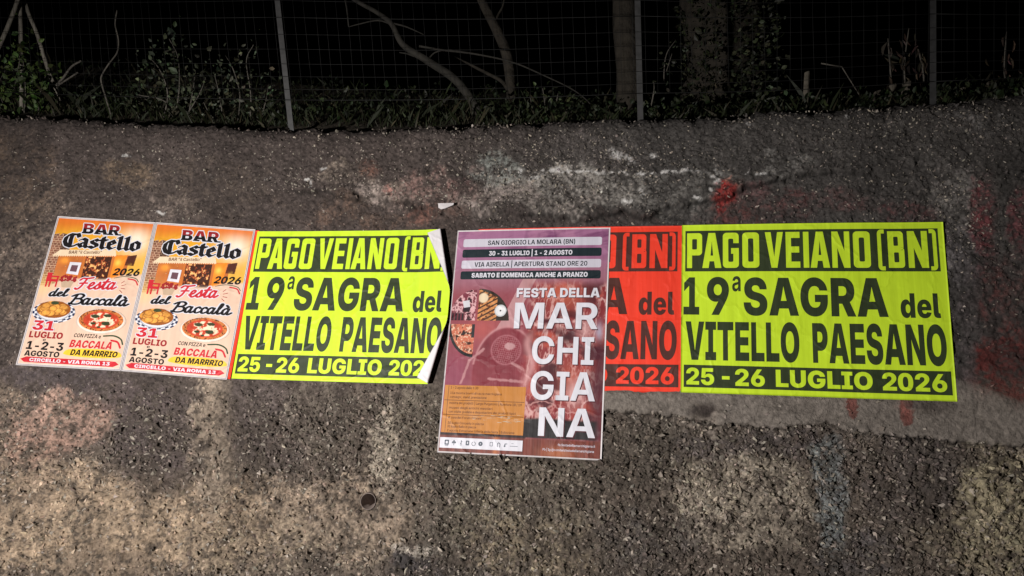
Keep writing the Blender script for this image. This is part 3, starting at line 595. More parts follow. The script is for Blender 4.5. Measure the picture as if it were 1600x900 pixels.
  'n': (636, [[239, 297, 1, 239, 0, 1, 48, 0, 1, 48, 536, 1, 230, 536, 1, 233, 396, 1, 220, 396, 1, 241, 460, 0, 327, 544, 0, 403, 544, 1, 460, 544, 0, 543, 493, 0, 588, 401, 0, 588, 340, 1, 588, 0, 1, 397, 0, 1, 397, 300, 1, 397, 341, 0, 356, 387, 0, 319, 387, 1, 294, 387, 0, 258, 366, 0, 239, 326, 0]]),
  'm': (933, [[48, 0, 1, 48, 536, 1, 226, 536, 1, 234, 397, 1, 222, 397, 1, 235, 449, 0, 286, 514, 0, 353, 544, 0, 390, 544, 1, 448, 544, 0, 526, 471, 0, 543, 387, 1, 525, 387, 1, 537, 443, 0, 593, 512, 0, 668, 544, 0, 709, 544, 1, 761, 544, 0, 840, 499, 0, 884, 417, 0, 884, 360, 1, 884, 0, 1, 694, 0, 1, 694, 313, 1, 694, 350, 0, 656, 391, 0, 625, 391, 1, 604, 391, 0, 574, 372, 0, 557, 337, 0, 557, 313, 1, 557, 0, 1, 375, 0, 1, 375, 313, 1, 375, 349, 0, 338, 391, 0, 307, 391, 1, 286, 391, 0, 256, 372, 0, 239, 337, 0, 239, 312, 1, 239, 0, 1]]),
  'r': (424, [[48, 0, 1, 48, 536, 1, 233, 536, 1, 233, 436, 1, 238, 436, 1, 252, 491, 0, 316, 541, 0, 362, 541, 1, 376, 541, 0, 400, 538, 0, 412, 535, 1, 412, 376, 1, 399, 379, 0, 357, 382, 0, 341, 382, 1, 311, 382, 0, 265, 356, 0, 239, 308, 0, 239, 275, 1, 239, 0, 1]]),
  'i': (242, [[48, 0, 1, 48, 536, 1, 239, 536, 1, 239, 0, 1], [159, 586, 1, 118, 586, 0, 62, 638, 0, 62, 676, 1, 62, 714, 0, 118, 766, 0, 159, 766, 1, 200, 766, 0, 257, 714, 0, 257, 676, 1, 257, 638, 0, 200, 586, 0]]),
  '|': (396, [[291, 962, 1, 291, -234, 1, 105, -234, 1, 105, 962, 1]]),
  '(': (391, [[77, 294, 1, 77, 378, 0, 108, 554, 0, 162, 713, 0, 198, 770, 1, 375, 770, 1, 343, 697, 0, 297, 536, 0, 271, 371, 0, 271, 294, 1, 271, 228, 0, 293, 98, 0, 339, -48, 0, 375, -139, 1, 198, -139, 1, 139, -41, 0, 77, 180, 0]]),
  ')': (391, [[28, -139, 1, 64, -47, 0, 110, 98, 0, 131, 228, 0, 131, 294, 1, 131, 371, 0, 106, 536, 0, 59, 697, 0, 28, 770, 1, 204, 770, 1, 240, 713, 0, 294, 554, 0, 325, 378, 0, 325, 294, 1, 325, 180, 0, 264, -41, 0, 204, -139, 1]]),
 },
 'bold': {
  'A': (728, [[13, 0, 1, 266, 728, 1, 460, 728, 1, 715, 0, 1, 549, 0, 1, 433, 353, 1, 412, 422, 0, 369, 576, 0, 343, 670, 1, 381, 670, 1, 356, 576, 0, 313, 421, 0, 292, 353, 1, 176, 0, 1], [172, 163, 1, 172, 282, 1, 556, 282, 1, 556, 163, 1]]),
  'B': (652, [[59, 0, 1, 59, 728, 1, 350, 728, 1, 429, 728, 0, 537, 680, 0, 592, 596, 0, 592, 541, 1, 592, 498, 0, 559, 434, 0, 501, 392, 0, 462, 382, 1, 462, 378, 1, 505, 375, 0, 577, 332, 0, 620, 256, 0, 620, 203, 1, 620, 144, 0, 562, 52, 0, 450, 0, 0, 367, 0, 1], [207, 120, 1, 342, 120, 1, 404, 120, 0, 466, 170, 0, 466, 214, 1, 466, 245, 0, 437, 290, 0, 383, 316, 0, 345, 316, 1, 207, 316, 1], [207, 424, 1, 334, 424, 1, 366, 424, 0, 415, 446, 0, 442, 488, 0, 442, 517, 1, 442, 558, 0, 386, 608, 0, 335, 608, 1, 207, 608, 1]]),
  'C': (732, [[380, -11, 1, 281, -11, 0, 126, 79, 0, 37, 247, 0, 37, 363, 1, 37, 481, 0, 127, 649, 0, 282, 738, 0, 380, 738, 1, 443, 738, 0, 551, 702, 0, 635, 633, 0, 688, 536, 0, 697, 475, 1, 545, 475, 1, 540, 506, 0, 511, 554, 0, 469, 588, 0, 414, 606, 0, 382, 606, 1, 323, 606, 0, 236, 548, 0, 189, 439, 0, 189, 363, 1, 189, 287, 0, 236, 179, 0, 323, 122, 0, 382, 122, 1, 414, 122, 0, 468, 139, 0, 511, 173, 0, 540, 222, 0, 546, 252, 1, 697, 252, 1, 690, 196, 0, 638, 100, 0, 555, 29, 0, 446, -11, 0]]),
  'D': (710, [[316, 0, 1, 128, 0, 1, 128, 127, 1, 308, 127, 1, 380, 127, 0, 476, 180, 0, 523, 285, 0, 523, 364, 1, 523, 443, 0, 476, 548, 0, 381, 600, 0, 309, 600, 1, 124, 600, 1, 124, 728, 1, 319, 728, 1, 428, 728, 0, 587, 640, 0, 673, 477, 0, 673, 364, 1, 673, 252, 0, 587, 88, 0, 427, 0, 0], [209, 728, 1, 209, 0, 1, 59, 0, 1, 59, 728, 1]]),
  'E': (608, [[59, 0, 1, 59, 728, 1, 566, 728, 1, 566, 601, 1, 209, 601, 1, 209, 429, 1, 539, 429, 1, 539, 306, 1, 209, 306, 1, 209, 127, 1, 566, 127, 1, 566, 0, 1]]),
  'F': (584, [[59, 0, 1, 59, 728, 1, 553, 728, 1, 553, 601, 1, 209, 601, 1, 209, 411, 1, 525, 411, 1, 525, 288, 1, 209, 288, 1, 209, 0, 1]]),
  'G': (742, [[382, -11, 1, 279, -11, 0, 124, 82, 0, 37, 250, 0, 37, 363, 1, 37, 480, 0, 127, 648, 0, 282, 738, 0, 379, 738, 1, 441, 738, 0, 549, 702, 0, 634, 635, 0, 687, 544, 0, 695, 488, 1, 542, 488, 1, 536, 515, 0, 508, 559, 0, 467, 589, 0, 414, 606, 0, 383, 606, 1, 324, 606, 0, 236, 548, 0, 189, 440, 0, 189, 364, 1, 189, 288, 0, 236, 180, 0, 324, 122, 0, 384, 122, 1, 436, 122, 0, 513, 160, 0, 555, 230, 0, 555, 277, 1, 588, 273, 1, 396, 273, 1, 396, 387, 1, 701, 387, 1, 701, 295, 1, 701, 203, 0, 619, 65, 0, 475, -11, 0]]),
  'H': (731, [[59, 0, 1, 59, 728, 1, 209, 728, 1, 209, 435, 1, 522, 435, 1, 522, 728, 1, 671, 728, 1, 671, 0, 1, 522, 0, 1, 522, 308, 1, 209, 308, 1, 209, 0, 1]]),
  'I': (429, [[33, 0, 1, 33, 123, 1, 140, 123, 1, 140, 605, 1, 33, 605, 1, 33, 728, 1, 396, 728, 1, 396, 605, 1, 290, 605, 1, 290, 123, 1, 396, 123, 1, 396, 0, 1]]),
  'L': (561, [[59, 0, 1, 59, 728, 1, 209, 728, 1, 209, 127, 1, 532, 127, 1, 532, 0, 1]]),
  'M': (911, [[59, 0, 1, 59, 728, 1, 283, 728, 1, 402, 391, 1, 409, 368, 0, 429, 298, 0, 450, 219, 0, 468, 146, 0, 473, 120, 1, 439, 120, 1, 445, 146, 0, 463, 218, 0, 483, 297, 0, 503, 368, 0, 510, 391, 1, 627, 728, 1, 851, 728, 1, 851, 0, 1, 703, 0, 1, 703, 345, 1, 703, 369, 0, 704, 438, 0, 707, 517, 0, 709, 598, 0, 709, 634, 1, 723, 634, 1, 713, 594, 0, 689, 511, 0, 667, 433, 0, 647, 367, 0, 639, 345, 1, 517, 0, 1, 394, 0, 1, 270, 345, 1, 263, 367, 0, 242, 432, 0, 219, 510, 0, 195, 594, 0, 184, 634, 1, 201, 634, 1, 202, 599, 0, 203, 518, 0, 206, 439, 0, 207, 369, 0, 207, 345, 1, 207, 0, 1]]),
  'N': (742, [[59, 0, 1, 59, 728, 1, 221, 728, 1, 453, 357, 1, 467, 335, 0, 501, 274, 0, 539, 201, 0, 556, 161, 1, 540, 140, 1, 537, 177, 0, 533, 265, 0, 531, 347, 0, 531, 372, 1, 531, 728, 1, 682, 728, 1, 682, 0, 1, 520, 0, 1, 309, 336, 1, 292, 364, 0, 252, 433, 0, 206, 519, 0, 178, 572, 1, 201, 582, 1, 204, 529, 0, 209, 433, 0, 211, 359, 0, 211, 336, 1, 211, 0, 1]]),
  'O': (758, [[379, -11, 1, 282, -11, 0, 127, 79, 0, 37, 247, 0, 37, 363, 1, 37, 481, 0, 127, 649, 0, 282, 738, 0, 379, 738, 1, 476, 738, 0, 631, 649, 0, 720, 481, 0, 720, 363, 1, 720, 247, 0, 631, 79, 0, 476, -11, 0], [379, 122, 1, 435, 122, 0, 521, 178, 0, 569, 286, 0, 569, 363, 1, 569, 441, 0, 521, 550, 0, 435, 606, 0, 379, 606, 1, 323, 606, 0, 237, 550, 0, 189, 441, 0, 189, 363, 1, 189, 286, 0, 237, 178, 0, 323, 122, 0]]),
  'P': (639, [[59, 0, 1, 59, 728, 1, 345, 728, 1, 427, 728, 0, 545, 667, 0, 608, 558, 0, 608, 486, 1, 608, 413, 0, 544, 305, 0, 425, 245, 0, 342, 245, 1, 149, 245, 1, 149, 368, 1, 328, 368, 1, 370, 368, 0, 428, 397, 0, 458, 450, 0, 458, 486, 1, 458, 522, 0, 428, 574, 0, 370, 603, 0, 327, 603, 1, 209, 603, 1, 209, 0, 1]]),
  'R': (653, [[59, 0, 1, 59, 728, 1, 347, 728, 1, 430, 728, 0, 548, 669, 0, 611, 562, 0, 611, 490, 1, 611, 418, 0, 545, 313, 0, 425, 257, 0, 341, 257, 1, 149, 257, 1, 149, 377, 1, 330, 377, 1, 372, 377, 0, 431, 404, 0, 461, 454, 0, 461, 490, 1, 461, 526, 0, 431, 576, 0, 372, 603, 0, 330, 603, 1, 209, 603, 1, 209, 0, 1], [468, 0, 1, 297, 330, 1, 457, 330, 1, 632, 0, 1]]),
  'S': (654, [[331, -11, 1, 240, -11, 0, 110, 46, 0, 39, 155, 0, 37, 233, 1, 182, 233, 1, 184, 195, 0, 221, 141, 0, 287, 113, 0, 331, 113, 1, 372, 113, 0, 433, 136, 0, 467, 178, 0, 467, 206, 1, 467, 230, 0, 439, 265, 0, 382, 290, 0, 338, 300, 1, 260, 318, 1, 159, 341, 0, 54, 440, 0, 54, 518, 1, 54, 584, 0, 124, 683, 0, 248, 738, 0, 329, 738, 1, 411, 738, 0, 533, 682, 0, 600, 580, 0, 602, 511, 1, 460, 511, 1, 456, 560, 0, 386, 614, 0, 329, 614, 1, 291, 614, 0, 236, 592, 0, 205, 552, 0, 205, 526, 1, 205, 502, 0, 234, 468, 0, 289, 445, 0, 327, 436, 1, 395, 420, 1, 448, 409, 0, 530, 373, 0, 587, 322, 0, 616, 255, 0, 616, 212, 1, 616, 143, 0, 548, 43, 0, 420, -11, 0]]),
  'T': (650, [[28, 601, 1, 28, 728, 1, 621, 728, 1, 621, 601, 1, 400, 601, 1, 400, 0, 1, 250, 0, 1, 250, 601, 1]]),
  'U': (717, [[358, -11, 1, 268, -11, 0, 133, 56, 0, 58, 175, 0, 58, 254, 1, 58, 728, 1, 206, 728, 1, 206, 266, 1, 206, 224, 0, 244, 158, 0, 312, 120, 0, 358, 120, 1, 404, 120, 0, 473, 158, 0, 510, 224, 0, 510, 266, 1, 510, 728, 1, 658, 728, 1, 658, 254, 1, 658, 175, 0, 584, 56, 0, 449, -11, 0]]),
  'V': (724, [[268, 0, 1, 13, 728, 1, 178, 728, 1, 295, 375, 1, 315, 309, 0, 360, 152, 0, 385, 59, 1, 347, 59, 1, 372, 152, 0, 415, 309, 0, 435, 375, 1, 548, 728, 1, 711, 728, 1, 461, 0, 1]]),
  'Z': (648, [[39, 0, 1, 39, 104, 1, 349, 509, 1, 377, 545, 0, 440, 617, 0, 472, 653, 1, 487, 604, 1, 440, 602, 0, 345, 601, 0, 297, 601, 1, 45, 601, 1, 45, 728, 1, 606, 728, 1, 606, 623, 1, 302, 224, 1, 273, 186, 0, 209, 111, 0, 175, 74, 1, 161, 124, 1, 209, 126, 0, 305, 127, 0, 353, 127, 1, 609, 127, 1, 609, 0, 1]]),
  'a': (565, [[211, -9, 1, 160, -9, 0, 79, 26, 0, 32, 96, 0, 32, 149, 1, 32, 193, 0, 65, 253, 0, 122, 289, 0, 195, 308, 0, 236, 312, 1, 283, 317, 0, 340, 325, 0, 365, 342, 0, 365, 359, 1, 365, 362, 1, 365, 383, 0, 345, 414, 0, 307, 431, 0, 280, 431, 1, 253, 431, 0, 212, 414, 0, 187, 384, 0, 183, 365, 1, 48, 375, 1, 56, 426, 0, 117, 499, 0, 216, 538, 0, 283, 538, 1, 332, 538, 0, 414, 515, 0, 476, 470, 0, 509, 403, 0, 509, 358, 1, 509, 0, 1, 369, 0, 1, 369, 74, 1, 366, 74, 1, 353, 49, 0, 311, 11, 0, 251, -9, 0], [252, 92, 1, 287, 92, 0, 338, 118, 0, 366, 163, 0, 366, 191, 1, 366, 246, 1, 360, 243, 0, 337, 236, 0, 307, 230, 0, 275, 225, 0, 260, 222, 1, 235, 219, 0, 194, 202, 0, 171, 174, 0, 171, 153, 1, 171, 133, 0, 192, 106, 0, 228, 92, 0]]),
  'd': (612, [[256, -10, 1, 191, -10, 0, 90, 56, 0, 33, 179, 0, 33, 264, 1, 33, 350, 0, 91, 473, 0, 192, 538, 0, 255, 538, 1, 294, 538, 0, 353, 514, 0, 395, 474, 0, 409, 449, 1, 411, 449, 1, 411, 728, 1, 556, 728, 1, 556, 0, 1, 413, 0, 1, 413, 83, 1, 410, 83, 1, 397, 56, 0, 354, 14, 0, 295, -10, 0], [297, 107, 1, 334, 107, 0, 387, 146, 0, 416, 217, 0, 416, 265, 1, 416, 312, 0, 387, 383, 0, 334, 421, 0, 297, 421, 1, 261, 421, 0, 208, 383, 0, 181, 313, 0, 181, 265, 1, 181, 217, 0, 209, 146, 0, 261, 107, 0]]),
  'e': (577, [[297, -11, 1, 216, -11, 0, 98, 58, 0, 33, 181, 0, 33, 263, 1, 33, 344, 0, 98, 468, 0, 214, 539, 0, 291, 539, 1, 346, 539, 0, 439, 502, 0, 507, 432, 0, 545, 331, 0, 545, 267, 1, 545, 227, 1, 89, 227, 1, 89, 319, 1, 475, 319, 1, 409, 296, 1, 409, 337, 0, 381, 396, 0, 330, 429, 0, 293, 429, 1, 256, 429, 0, 204, 396, 0, 176, 338, 0, 176, 299, 1, 176, 235, 1, 176, 192, 0, 206, 130, 0, 262, 98, 0, 300, 98, 1, 327, 98, 0, 370, 113, 0, 400, 142, 0, 407, 163, 1, 539, 152, 1, 528, 103, 0, 461, 30, 0, 359, -11, 0]]),
  'l': (289, [[221, -2, 1, 135, -2, 0, 56, 67, 0, 56, 140, 1, 56, 728, 1, 201, 728, 1, 201, 157, 1, 201, 132, 0, 220, 111, 0, 243, 111, 1, 251, 111, 0, 263, 112, 0, 268, 113, 1, 278, 4, 1, 267, 2, 0, 238, -2, 0]]),
  '0': (645, [[323, -11, 1, 231, -11, 0, 105, 79, 0, 40, 247, 0, 40, 363, 1, 40, 480, 0, 105, 648, 0, 231, 738, 0, 323, 738, 1, 414, 738, 0, 540, 648, 0, 605, 480, 0, 605, 363, 1, 605, 247, 0, 540, 79, 0, 415, -11, 0], [323, 111, 1, 369, 111, 0, 430, 170, 0, 461, 282, 0, 461, 363, 1, 461, 445, 0, 430, 558, 0, 369, 617, 0, 323, 617, 1, 277, 617, 0, 215, 558, 0, 184, 445, 0, 184, 363, 1, 184, 282, 0, 215, 170, 0, 277, 111, 0]]),
  '1': (645, [[91, 0, 1, 91, 121, 1, 575, 121, 1, 575, 0, 1], [422, 728, 1, 422, 0, 1, 275, 0, 1, 275, 593, 1, 273, 593, 1, 104, 480, 1, 104, 614, 1, 275, 728, 1]]),
  '2': (648, [[66, 0, 1, 66, 109, 1, 328, 343, 1, 361, 373, 0, 409, 424, 0, 436, 477, 0, 436, 509, 1, 436, 542, 0, 407, 592, 0, 355, 619, 0, 321, 619, 1, 284, 619, 0, 230, 588, 0, 201, 530, 0, 201, 489, 1, 61, 489, 1, 61, 565, 0, 126, 677, 0, 243, 738, 0, 321, 738, 1, 397, 738, 0, 513, 683, 0, 578, 583, 0, 578, 517, 1, 578, 471, 0, 543, 389, 0, 467, 302, 0, 405, 247, 1, 271, 124, 1, 271, 122, 1, 584, 122, 1, 584, 0, 1]]),
  '3': (648, [[316, -11, 1, 232, -11, 0, 109, 51, 0, 42, 157, 0, 41, 224, 1, 187, 224, 1, 188, 189, 0, 221, 138, 0, 279, 109, 0, 316, 109, 1, 353, 109, 0, 409, 138, 0, 441, 191, 0, 441, 227, 1, 441, 261, 0, 408, 313, 0, 345, 343, 0, 299, 343, 1, 209, 343, 1, 209, 437, 1, 379, 603, 1, 379, 605, 1, 80, 605, 1, 80, 728, 1, 558, 728, 1, 558, 615, 1, 322, 392, 1, 322, 423, 1, 408, 432, 0, 528, 382, 0, 591, 284, 0, 591, 220, 1, 591, 152, 0, 521, 47, 0, 397, -11, 0]]),
  '4': (648, [[38, 145, 1, 38, 261, 1, 337, 728, 1, 484, 728, 1, 190, 266, 1, 190, 263, 1, 630, 263, 1, 630, 145, 1], [395, 0, 1, 395, 180, 1, 397, 232, 1, 397, 454, 1, 534, 454, 1, 534, 0, 1]]),
  '5': (648, [[327, -10, 1, 251, -10, 0, 133, 47, 0, 63, 148, 0, 61, 215, 1, 204, 215, 1, 206, 184, 0, 239, 135, 0, 294, 107, 0, 328, 107, 1, 365, 107, 0, 422, 141, 0, 454, 201, 0, 454, 240, 1, 454, 280, 0, 422, 340, 0, 365, 375, 0, 328, 375, 1, 287, 375, 0, 223, 341, 0, 208, 311, 1, 73, 321, 1, 101, 728, 1, 555, 728, 1, 555, 605, 1, 229, 605, 1, 214, 428, 1, 216, 428, 1, 240, 456, 0, 316, 487, 0, 362, 487, 1, 411, 487, 0, 497, 451, 0, 561, 385, 0, 597, 296, 0, 597, 244, 1, 597, 170, 0, 529, 55, 0, 408, -10, 0]]),
  '6': (648, [[339, -10, 1, 262, -10, 0, 141, 51, 0, 71, 163, 0, 71, 238, 1, 71, 296, 0, 119, 411, 0, 168, 482, 1, 336, 728, 1, 493, 728, 1, 261, 395, 1, 228, 395, 1, 238, 412, 0, 275, 446, 0, 331, 469, 0, 370, 469, 1, 439, 469, 0, 543, 412, 0, 601, 308, 0, 601, 238, 1, 601, 165, 0, 534, 53, 0, 416, -10, 0], [336, 107, 1, 372, 107, 0, 428, 141, 0, 461, 199, 0, 461, 236, 1, 461, 274, 0, 428, 332, 0, 372, 365, 0, 336, 365, 1, 301, 365, 0, 244, 332, 0, 212, 274, 0, 212, 237, 1, 212, 200, 0, 244, 141, 0, 301, 107, 0]]),
  '7': (648, [[119, 0, 1, 423, 601, 1, 423, 603, 1, 69, 603, 1, 69, 728, 1, 577, 728, 1, 577, 603, 1, 273, 0, 1]]),
  '8': (648, [[330, -11, 1, 248, -11, 0, 123, 42, 0, 52, 135, 0, 52, 195, 1, 52, 243, 0, 95, 320, 0, 171, 370, 0, 219, 377, 1, 219, 379, 1, 155, 391, 0, 77, 479, 0, 77, 542, 1, 77, 599, 0, 142, 688, 0, 256, 738, 0, 330, 738, 1, 404, 738, 0, 518, 688, 0, 582, 599, 0, 582, 542, 1, 582, 479, 0, 504, 391, 0, 441, 379, 1, 441, 377, 1, 489, 370, 0, 565, 320, 0, 608, 243, 0, 608, 195, 1, 608, 135, 0, 537, 42, 0, 412, -11, 0], [330, 99, 1, 367, 99, 0, 423, 126, 0, 455, 175, 0, 455, 206, 1, 455, 239, 0, 423, 289, 0, 366, 318, 0, 330, 318, 1, 293, 318, 0, 237, 289, 0, 204, 239, 0, 204, 206, 1, 204, 175, 0, 236, 126, 0, 292, 99, 0], [330, 428, 1, 362, 428, 0, 410, 453, 0, 438, 498, 0, 438, 527, 1, 438, 557, 0, 411, 601, 0, 362, 626, 0, 330, 626, 1, 297, 626, 0, 249, 601, 0, 222, 557, 0, 222, 527, 1, 222, 498, 0, 249, 453, 0, 298, 428, 0]]),
  '9': (648, [[333, 738, 1, 410, 738, 0, 531, 676, 0, 601, 565, 0, 601, 489, 1, 601, 432, 0, 553, 317, 0, 503, 245, 1, 335, 0, 1, 179, 0, 1, 410, 333, 1, 444, 333, 1, 434, 316, 0, 397, 281, 0, 341, 259, 0, 302, 259, 1, 233, 259, 0, 129, 316, 0, 71, 419, 0, 71, 489, 1, 71, 563, 0, 138, 675, 0, 257, 738, 0], [336, 621, 1, 300, 621, 0, 244, 587, 0, 211, 528, 0, 211, 491, 1, 211, 454, 0, 244, 396, 0, 300, 362, 0, 336, 362, 1, 371, 362, 0, 427, 396, 0, 459, 454, 0, 459, 491, 1, 459, 528, 0, 427, 587, 0, 371, 621, 0]]),
  '-': (648, [[486, 350, 1, 486, 234, 1, 155, 234, 1, 155, 350, 1]]),
  'ª': (453, [[169, 314, 1, 128, 314, 0, 63, 341, 0, 26, 396, 0, 26, 437, 1, 26, 483, 0, 71, 535, 0, 145, 560, 0, 188, 564, 1, 226, 568, 0, 272, 574, 0, 292, 588, 0, 292, 601, 1, 292, 603, 1, 292, 627, 0, 256, 654, 0, 224, 654, 1, 192, 654, 0, 152, 626, 0, 147, 605, 1, 39, 612, 1, 45, 651, 0, 94, 709, 0, 174, 740, 0, 226, 740, 1, 266, 740, 0, 332, 722, 0, 381, 686, 0, 408, 634, 0, 408, 600, 1, 408, 322, 1, 295, 322, 1, 295, 379, 1, 293, 379, 1, 277, 349, 0, 217, 314, 0], [202, 394, 1, 229, 394, 0, 270, 414, 0, 293, 449, 0, 293, 470, 1, 293, 512, 1, 286, 508, 0, 259, 502, 0, 224, 496, 0, 208, 493, 1, 177, 489, 0, 137, 464, 0, 137, 440, 1, 137, 419, 0, 173, 394, 0]]),
  '|': (358, [[247, 962, 1, 247, -234, 1, 110, -234, 1, 110, 962, 1]]),
  '(': (391, [[87, 292, 1, 87, 376, 0, 118, 552, 0, 172, 711, 0, 207, 768, 1, 344, 768, 1, 311, 696, 0, 261, 534, 0, 234, 369, 0, 234, 292, 1, 234, 225, 0, 258, 92, 0, 306, -54, 0, 344, -140, 1, 207, -140, 1, 148, -42, 0, 87, 179, 0]]),
  ')': (391, [[34, -140, 1, 72, -54, 0, 120, 92, 0, 143, 225, 0, 143, 292, 1, 143, 369, 0, 116, 534, 0, 67, 696, 0, 34, 768, 1, 171, 768, 1, 206, 711, 0, 260, 552, 0, 290, 376, 0, 290, 292, 1, 290, 178, 0, 229, -42, 0, 171, -140, 1]]),
  'b': (609, [[343, -10, 1, 300, -10, 0, 239, 18, 0, 198, 61, 0, 186, 84, 1, 180, 84, 1, 180, 0, 1, 65, 0, 1, 65, 728, 1, 183, 728, 1, 183, 451, 1, 187, 451, 1, 199, 473, 0, 238, 516, 0, 299, 544, 0, 343, 544, 1, 408, 544, 0, 510, 478, 0, 568, 354, 0, 568, 267, 1, 568, 181, 0, 511, 57, 0, 409, -10, 0], [314, 88, 1, 357, 88, 0, 417, 134, 0, 448, 214, 0, 448, 268, 1, 448, 321, 0, 417, 401, 0, 357, 445, 0, 314, 445, 1, 271, 445, 0, 211, 401, 0, 179, 322, 0, 179, 268, 1, 179, 214, 0, 211, 133, 0, 272, 88, 0]]),
  'c': (567, [[296, -11, 1, 219, -11, 0, 104, 58, 0, 40, 183, 0, 40, 266, 1, 40, 349, 0, 104, 474, 0, 219, 544, 0, 296, 544, 1, 341, 544, 0, 419, 519, 0, 480, 473, 0, 520, 409, 0, 528, 369, 1, 415, 352, 1, 411, 373, 0, 390, 408, 0, 360, 433, 0, 321, 446, 0, 297, 446, 1, 252, 446, 0, 191, 400, 0, 160, 318, 0, 160, 266, 1, 160, 215, 0, 191, 133, 0, 252, 86, 0, 297, 86, 1, 321, 86, 0, 361, 100, 0, 391, 126, 0, 411, 162, 0, 416, 184, 1, 529, 167, 1, 521, 127, 0, 481, 61, 0, 420, 14, 0, 342, -11, 0]]),
  'f': (370, [[340, 536, 1, 340, 442, 1, 9, 442, 1, 9, 536, 1], [108, 0, 1, 108, 600, 1, 108, 649, 0, 150, 716, 0, 223, 750, 0, 270, 750, 1, 299, 750, 0, 345, 743, 0, 355, 740, 1, 338, 647, 1, 331, 648, 0, 305, 652, 0, 291, 652, 1, 256, 652, 0, 225, 619, 0, 225, 585, 1, 225, 0, 1]]),
  'g': (610, [[297, -214, 1, 232, -214, 0, 135, -179, 0, 75, -118, 0, 63, -78, 1, 168, -51, 1, 176, -69, 0, 208, -102, 0, 259, -122, 0, 296, -122, 1, 357, -122, 0, 428, -63, 0, 428, -3, 1, 428, 93, 1, 421, 93, 1, 409, 71, 0, 370, 30, 0, 309, 4, 0, 266, 4, 1, 201, 4, 0, 99, 66, 0, 40, 185, 0, 40, 270, 1, 40, 355, 0, 99, 478, 0, 201, 544, 0, 266, 544, 1, 310, 544, 0, 371, 516, 0, 412, 472, 0, 424, 450, 1, 429, 450, 1, 429, 536, 1, 545, 536, 1, 545, 1, 1, 545, -74, 0, 480, -169, 0, 367, -214, 0], [295, 100, 1, 338, 100, 0, 398, 141, 0, 430, 218, 0, 430, 271, 1, 430, 323, 0, 398, 402, 0, 338, 446, 0, 295, 446, 1, 252, 446, 0, 192, 401, 0, 161, 323, 0, 161, 271, 1, 161, 218, 0, 192, 142, 0, 252, 100, 0]]),
  'h': (594, [[183, 312, 1, 183, 0, 1, 65, 0, 1, 65, 728, 1, 182, 728, 1, 182, 403, 1, 164, 403, 1, 188, 474, 0, 278, 544, 0, 344, 544, 1, 399, 544, 0, 483, 497, 0, 530, 405, 0, 530, 339, 1, 530, 0, 1, 412, 0, 1, 412, 322, 1, 412, 379, 0, 354, 442, 0, 302, 442, 1, 268, 442, 0, 214, 412, 0, 183, 355, 0]]),
  'i': (242, [[65, 0, 1, 65, 536, 1, 183, 536, 1, 183, 0, 1], [129, 616, 1, 100, 616, 0, 58, 655, 0, 58, 683, 1, 58, 712, 0, 100, 751, 0, 129, 751, 1, 159, 751, 0, 200, 712, 0, 200, 683, 1, 200, 655, 0, 159, 616, 0]]),
  'm': (885, [[65, 0, 1, 65, 536, 1, 177, 536, 1, 180, 413, 1, 171, 413, 1, 183, 458, 0, 232, 516, 0, 298, 545, 0, 334, 545, 1, 393, 545, 0, 470, 473, 0, 483, 409, 1, 468, 409, 1, 479, 452, 0, 531, 513, 0, 604, 545, 0, 647, 545, 1, 696, 545, 0, 774, 503, 0, 820, 420, 0, 820, 359, 1, 820, 0, 1, 702, 0, 1, 702, 343, 1, 702, 396, 0, 644, 444, 0, 604, 444, 1, 572, 444, 0, 525, 416, 0, 500, 368, 0, 500, 337, 1, 500, 0, 1, 385, 0, 1, 385, 350, 1, 385, 392, 0, 331, 444, 0, 289, 444, 1, 260, 444, 0, 212, 417, 0, 183, 365, 0, 183, 327, 1, 183, 0, 1]]),
  'n': (594, [[183, 312, 1, 183, 0, 1, 65, 0, 1, 65, 536, 1, 178, 536, 1, 179, 403, 1, 164, 403, 1, 188, 474, 0, 278, 544, 0, 344, 544, 1, 399, 544, 0, 483, 497, 0, 529, 405, 0, 529, 339, 1, 529, 0, 1, 412, 0, 1, 412, 322, 1, 412, 379, 0, 354, 442, 0, 302, 442, 1, 268, 442, 0, 214, 412, 0, 183, 355, 0]]),
  'o': (593, [[296, -11, 1, 219, -11, 0, 104, 58, 0, 40, 183, 0, 40, 266, 1, 40, 349, 0, 104, 474, 0, 219, 544, 0, 296, 544, 1, 374, 544, 0, 489, 474, 0, 553, 349, 0, 553, 266, 1, 553, 183, 0, 489, 58, 0, 374, -11, 0], [296, 87, 1, 341, 87, 0, 402, 134, 0, 433, 215, 0, 433, 266, 1, 433, 318, 0, 402, 399, 0, 341, 446, 0, 296, 446, 1, 252, 446, 0, 191, 399, 0, 160, 318, 0, 160, 266, 1, 160, 215, 0, 191, 134, 0, 252, 87, 0]]),
  'p': (609, [[65, -204, 1, 65, 536, 1, 180, 536, 1, 180, 452, 1, 186, 452, 1, 198, 473, 0, 238, 516, 0, 299, 544, 0, 343, 544, 1, 408, 544, 0, 510, 478, 0, 568, 354, 0, 568, 267, 1, 568, 181, 0, 511, 57, 0, 409, -10, 0, 343, -10, 1, 300, -10, 0, 239, 18, 0, 199, 61, 0, 187, 83, 1, 183, 83, 1, 183, -204, 1], [314, 88, 1, 357, 88, 0, 417, 134, 0, 448, 214, 0, 448, 268, 1, 448, 321, 0, 417, 401, 0, 357, 445, 0, 314, 445, 1, 271, 445, 0, 211, 401, 0, 179, 322, 0, 179, 268, 1, 179, 214, 0, 211, 133, 0, 272, 88, 0]]),
